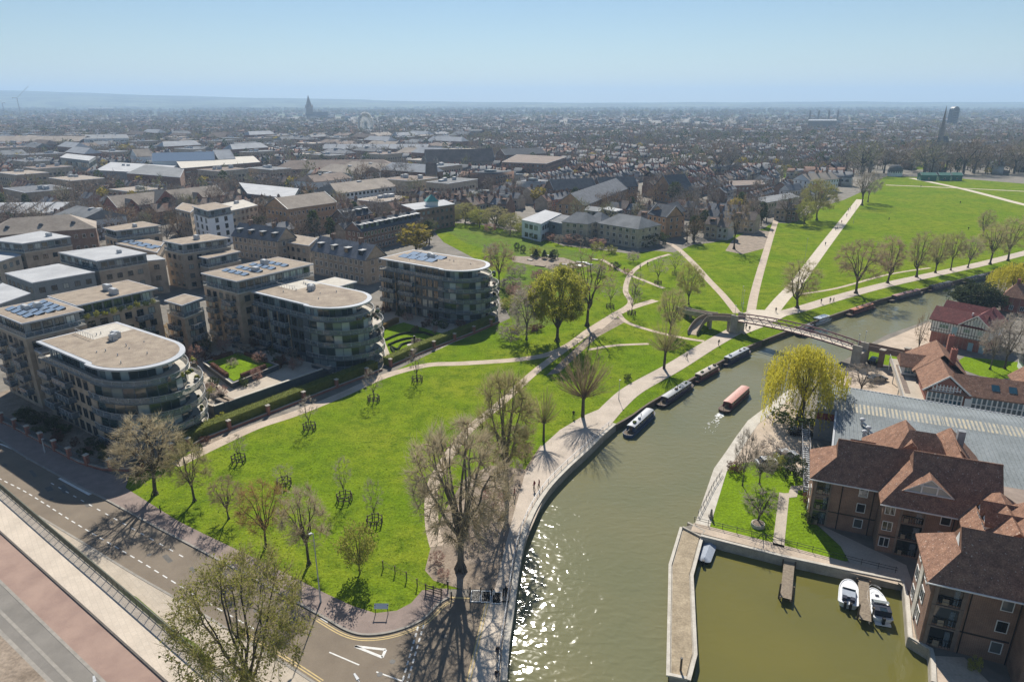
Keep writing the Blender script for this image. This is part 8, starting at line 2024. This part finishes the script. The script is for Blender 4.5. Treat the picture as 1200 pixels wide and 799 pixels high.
# thinner templates for the rest
TM = ['bark','town_brown','town_olive','town_grey','town_russet','leaf_dark','leaf_yellow','leaf_mid']; TT = []
for s_, h_, w_, mi, dk in ((11,10,8,1,0),(12,11,8,2,0),(13,9,8,3,0),(14,12,9,1,0),(15,8,7,4,0),(16,11,5,5,1),(17,8,7,6,1),(18,12,7,3,0),(19,9,8,7,1)):
    rq = random.Random(s_); m = MB(); m.tube((0,0,-.2),(0,0,h_*.5),.4,.25,3,0,False)
    for i in range(64):
        d = rdir(rq); kk = rq.uniform(.3,1)**.5; p = Vector((d.x*w_/2*kk, d.y*w_/2*kk, h_*.6+d.z*h_*.4*kk)); e = ((p-Vector((0,0,h_*.25))).normalized()*.7+rdir(rq)*.6).normalized()
        if dk: a = e.orthogonal().normalized()*.8; b = e*.9; m.tri(p-a, p+a, p+b, mi)
        else: spike(m, p-e*.6, e, rq.uniform(1.8,3.2), .62, rq, mi)
    TT.append(tpl_tris(m))
wood = Mass()
for x, y, k, s in picked[budget:]: wood.put(TT[k], x, y, 0, hr.uniform(0,6), s, s, s)
for _ in range(11000):
    y = 1000+rn.random()**1.1*5600; x = rn.uniform(-.84,.84)*y; q = on_screen(x, y, 0, 10)
    if not q or not river_side(x, y): continue
    if sin(x*.0031+.7)*sin(y*.0026+.4)+.4*sin(x*.009+y*.004) < -.45 or not free(x, y, 3): continue
    s = rn.uniform(.9,1.5)*(1 if y < 3000 else 1.5); wood.put(TT[rn.choices(range(9), (20,16,14,16,6,12,3,10,8))[0]], x, y, 0, rn.uniform(0,6), s*rn.uniform(1,2.2), s*1.2, s)
wood.build('far_woodland', TM, True)
# riverside scrub and garden plants near the allotments
for i in range(26):
    px, py = hr.uniform(560,720), hr.uniform(268,300)
    if py > 272+(px-560)*.17: continue
    tree(px, py, py-hr.uniform(5,13), hr.uniform(9,18), hr.choice(['shrub_bare','shrub_grey','bush','bush_b','bush_bud']), 'scrubby shrub along the garden edge by the buff flats', 'shrub', 'shrubs along the garden edge', 'shrub')
for px, py, h_, w_, k in ((530,258,9,30,'bush_bud'),(560,262,8,30,'bush'),(590,266,10,30,'bush_b'),(615,271,12,26,'bush'),(640,282,9,24,'shrub_bare'),(670,286,12,24,'shrub_bare'),(700,289,10,22,'shrub_bare'),(685,288,10,18,'shrub_grey'),(650,303,11,12,'bush_b'),(628,302,10,8,'conifer'),(638,303,10,8,'conifer'),(646,305,10,8,'conifer'),(606,293,9,8,'bush_b'),(613,296,9,8,'bush_b'),(742,307,13,16,'shrub_grey'),(720,315,8,16,'bush_b'),(735,322,7,14,'shrub_bare'),(752,288,14,44,'bush_b'),(768,285,14,30,'bush_b')):
    tree(px, py, py-h_, w_, k, 'shrub on the allotment and garden slope below the buff flats', 'shrub', 'shrubs on the allotment slope', 'shrub')
for px, py, h_, w_, k in ((500,272,16,26,'leafy_green'),(520,264,20,30,'round_b'),(545,262,24,34,'budding'),(562,266,22,30,'leafy_green'),(580,268,26,34,'round_b'),(598,272,22,28,'budding'),(612,276,16,22,'leafy_green'),(628,300,12,14,'bush_bud'),(575,300,14,20,'shrub_grey'),(560,320,12,20,'bush_bud'),(600,340,16,26,'shrub_grey'),(612,352,18,30,'shrub_bare'),(598,362,16,26,'bush_bud'),(632,330,14,22,'shrub_bare'),(650,322,12,18,'shrub_grey'),(700,322,12,22,'shrub_grey'),(672,318,10,18,'bush_bud')):
    tree(px, py, py-h_, w_, k, 'tangled green thicket tree in the gardens behind the rounded flats', 'garden_tree', 'garden thicket trees', 'tree')
SCRUB = [(582,345),(596,308),(640,316),(700,330),(684,368),(650,384),(604,392)]
for i in range(34):
    px, py = hr.uniform(580,700), hr.uniform(306,394)
    if not inside(px, py, SCRUB): continue
    tree(px, py, py-hr.uniform(6,15), hr.uniform(10,20), hr.choice(['shrub_grey','shrub_bare','bush_bud','bush','bush_green','shrub_grey','bush_red']), 'scrub on the rough ground between the farthest rounded flats and the paths', 'shrub', 'scrub beside the farthest rounded flats', 'shrub')
# allotment beds, small sheds
for i in range(14):
    px, py = 612+hr.uniform(0,80), 303+hr.uniform(-4,12); p = G(px, py); t = thing('allotment_bed', 'small pale covered allotment bed below the gardens', 'allotment bed', tuple(p), TH+hr.uniform(-.1,.1), 'allotment beds'); w, d = hr.uniform(1.5,4), hr.uniform(1.2,2.4); m = MB(); m.box(0,w,0,d,-.05,.3); m.build('frame', M['wood'], t); m = MB(); m.box(.1,w-.1,.1,d-.1,.3,.36); m.build('cover', M[hr.choice(['white_paint','concrete_pale','earth','pale_roof'])], t)
p = G(893,408); 
# parked cars in the town yards
for i in range(16):
    px, py = (hr.uniform(0,42), hr.uniform(222,229)) if i < 8 else (hr.uniform(196,222), hr.uniform(272,282)) if i < 11 else (hr.uniform(395,412), hr.uniform(240,250))
    car(tuple(G(px, py)), TH+hr.choice([0,pi/2,pi]), hr.choice(['car_black','car_silver','car_white','car_red','car_blue','car_grey']), ('car in the yard at the left edge before the sawtooth roofs' if i < 8 else 'car in the court between the slab roofed blocks' if i < 11 else 'car beside the tan roofed office'), 'cars in the town yards')
# ================================================================ HAZE
def haze():
    m = bpy.data.materials.new('haze'); m.use_nodes = True
    nt = m.node_tree; nt.nodes.clear(); o = nt.nodes.new('ShaderNodeOutputMaterial'); v = nt.nodes.new('ShaderNodeVolumePrincipled')
    v.inputs['Color'].default_value = (.52,.73,1.0,1); v.inputs['Density'].default_value = 1.55e-4; v.inputs['Anisotropy'].default_value = .1
    nt.links.new(v.outputs[0], o.inputs['Volume'])
    mb = MB(); mb.box(-15500, 15500, -420, 15500, -4.0, 330)
    tag(mb.build('haze', m), kind='stuff')
haze()
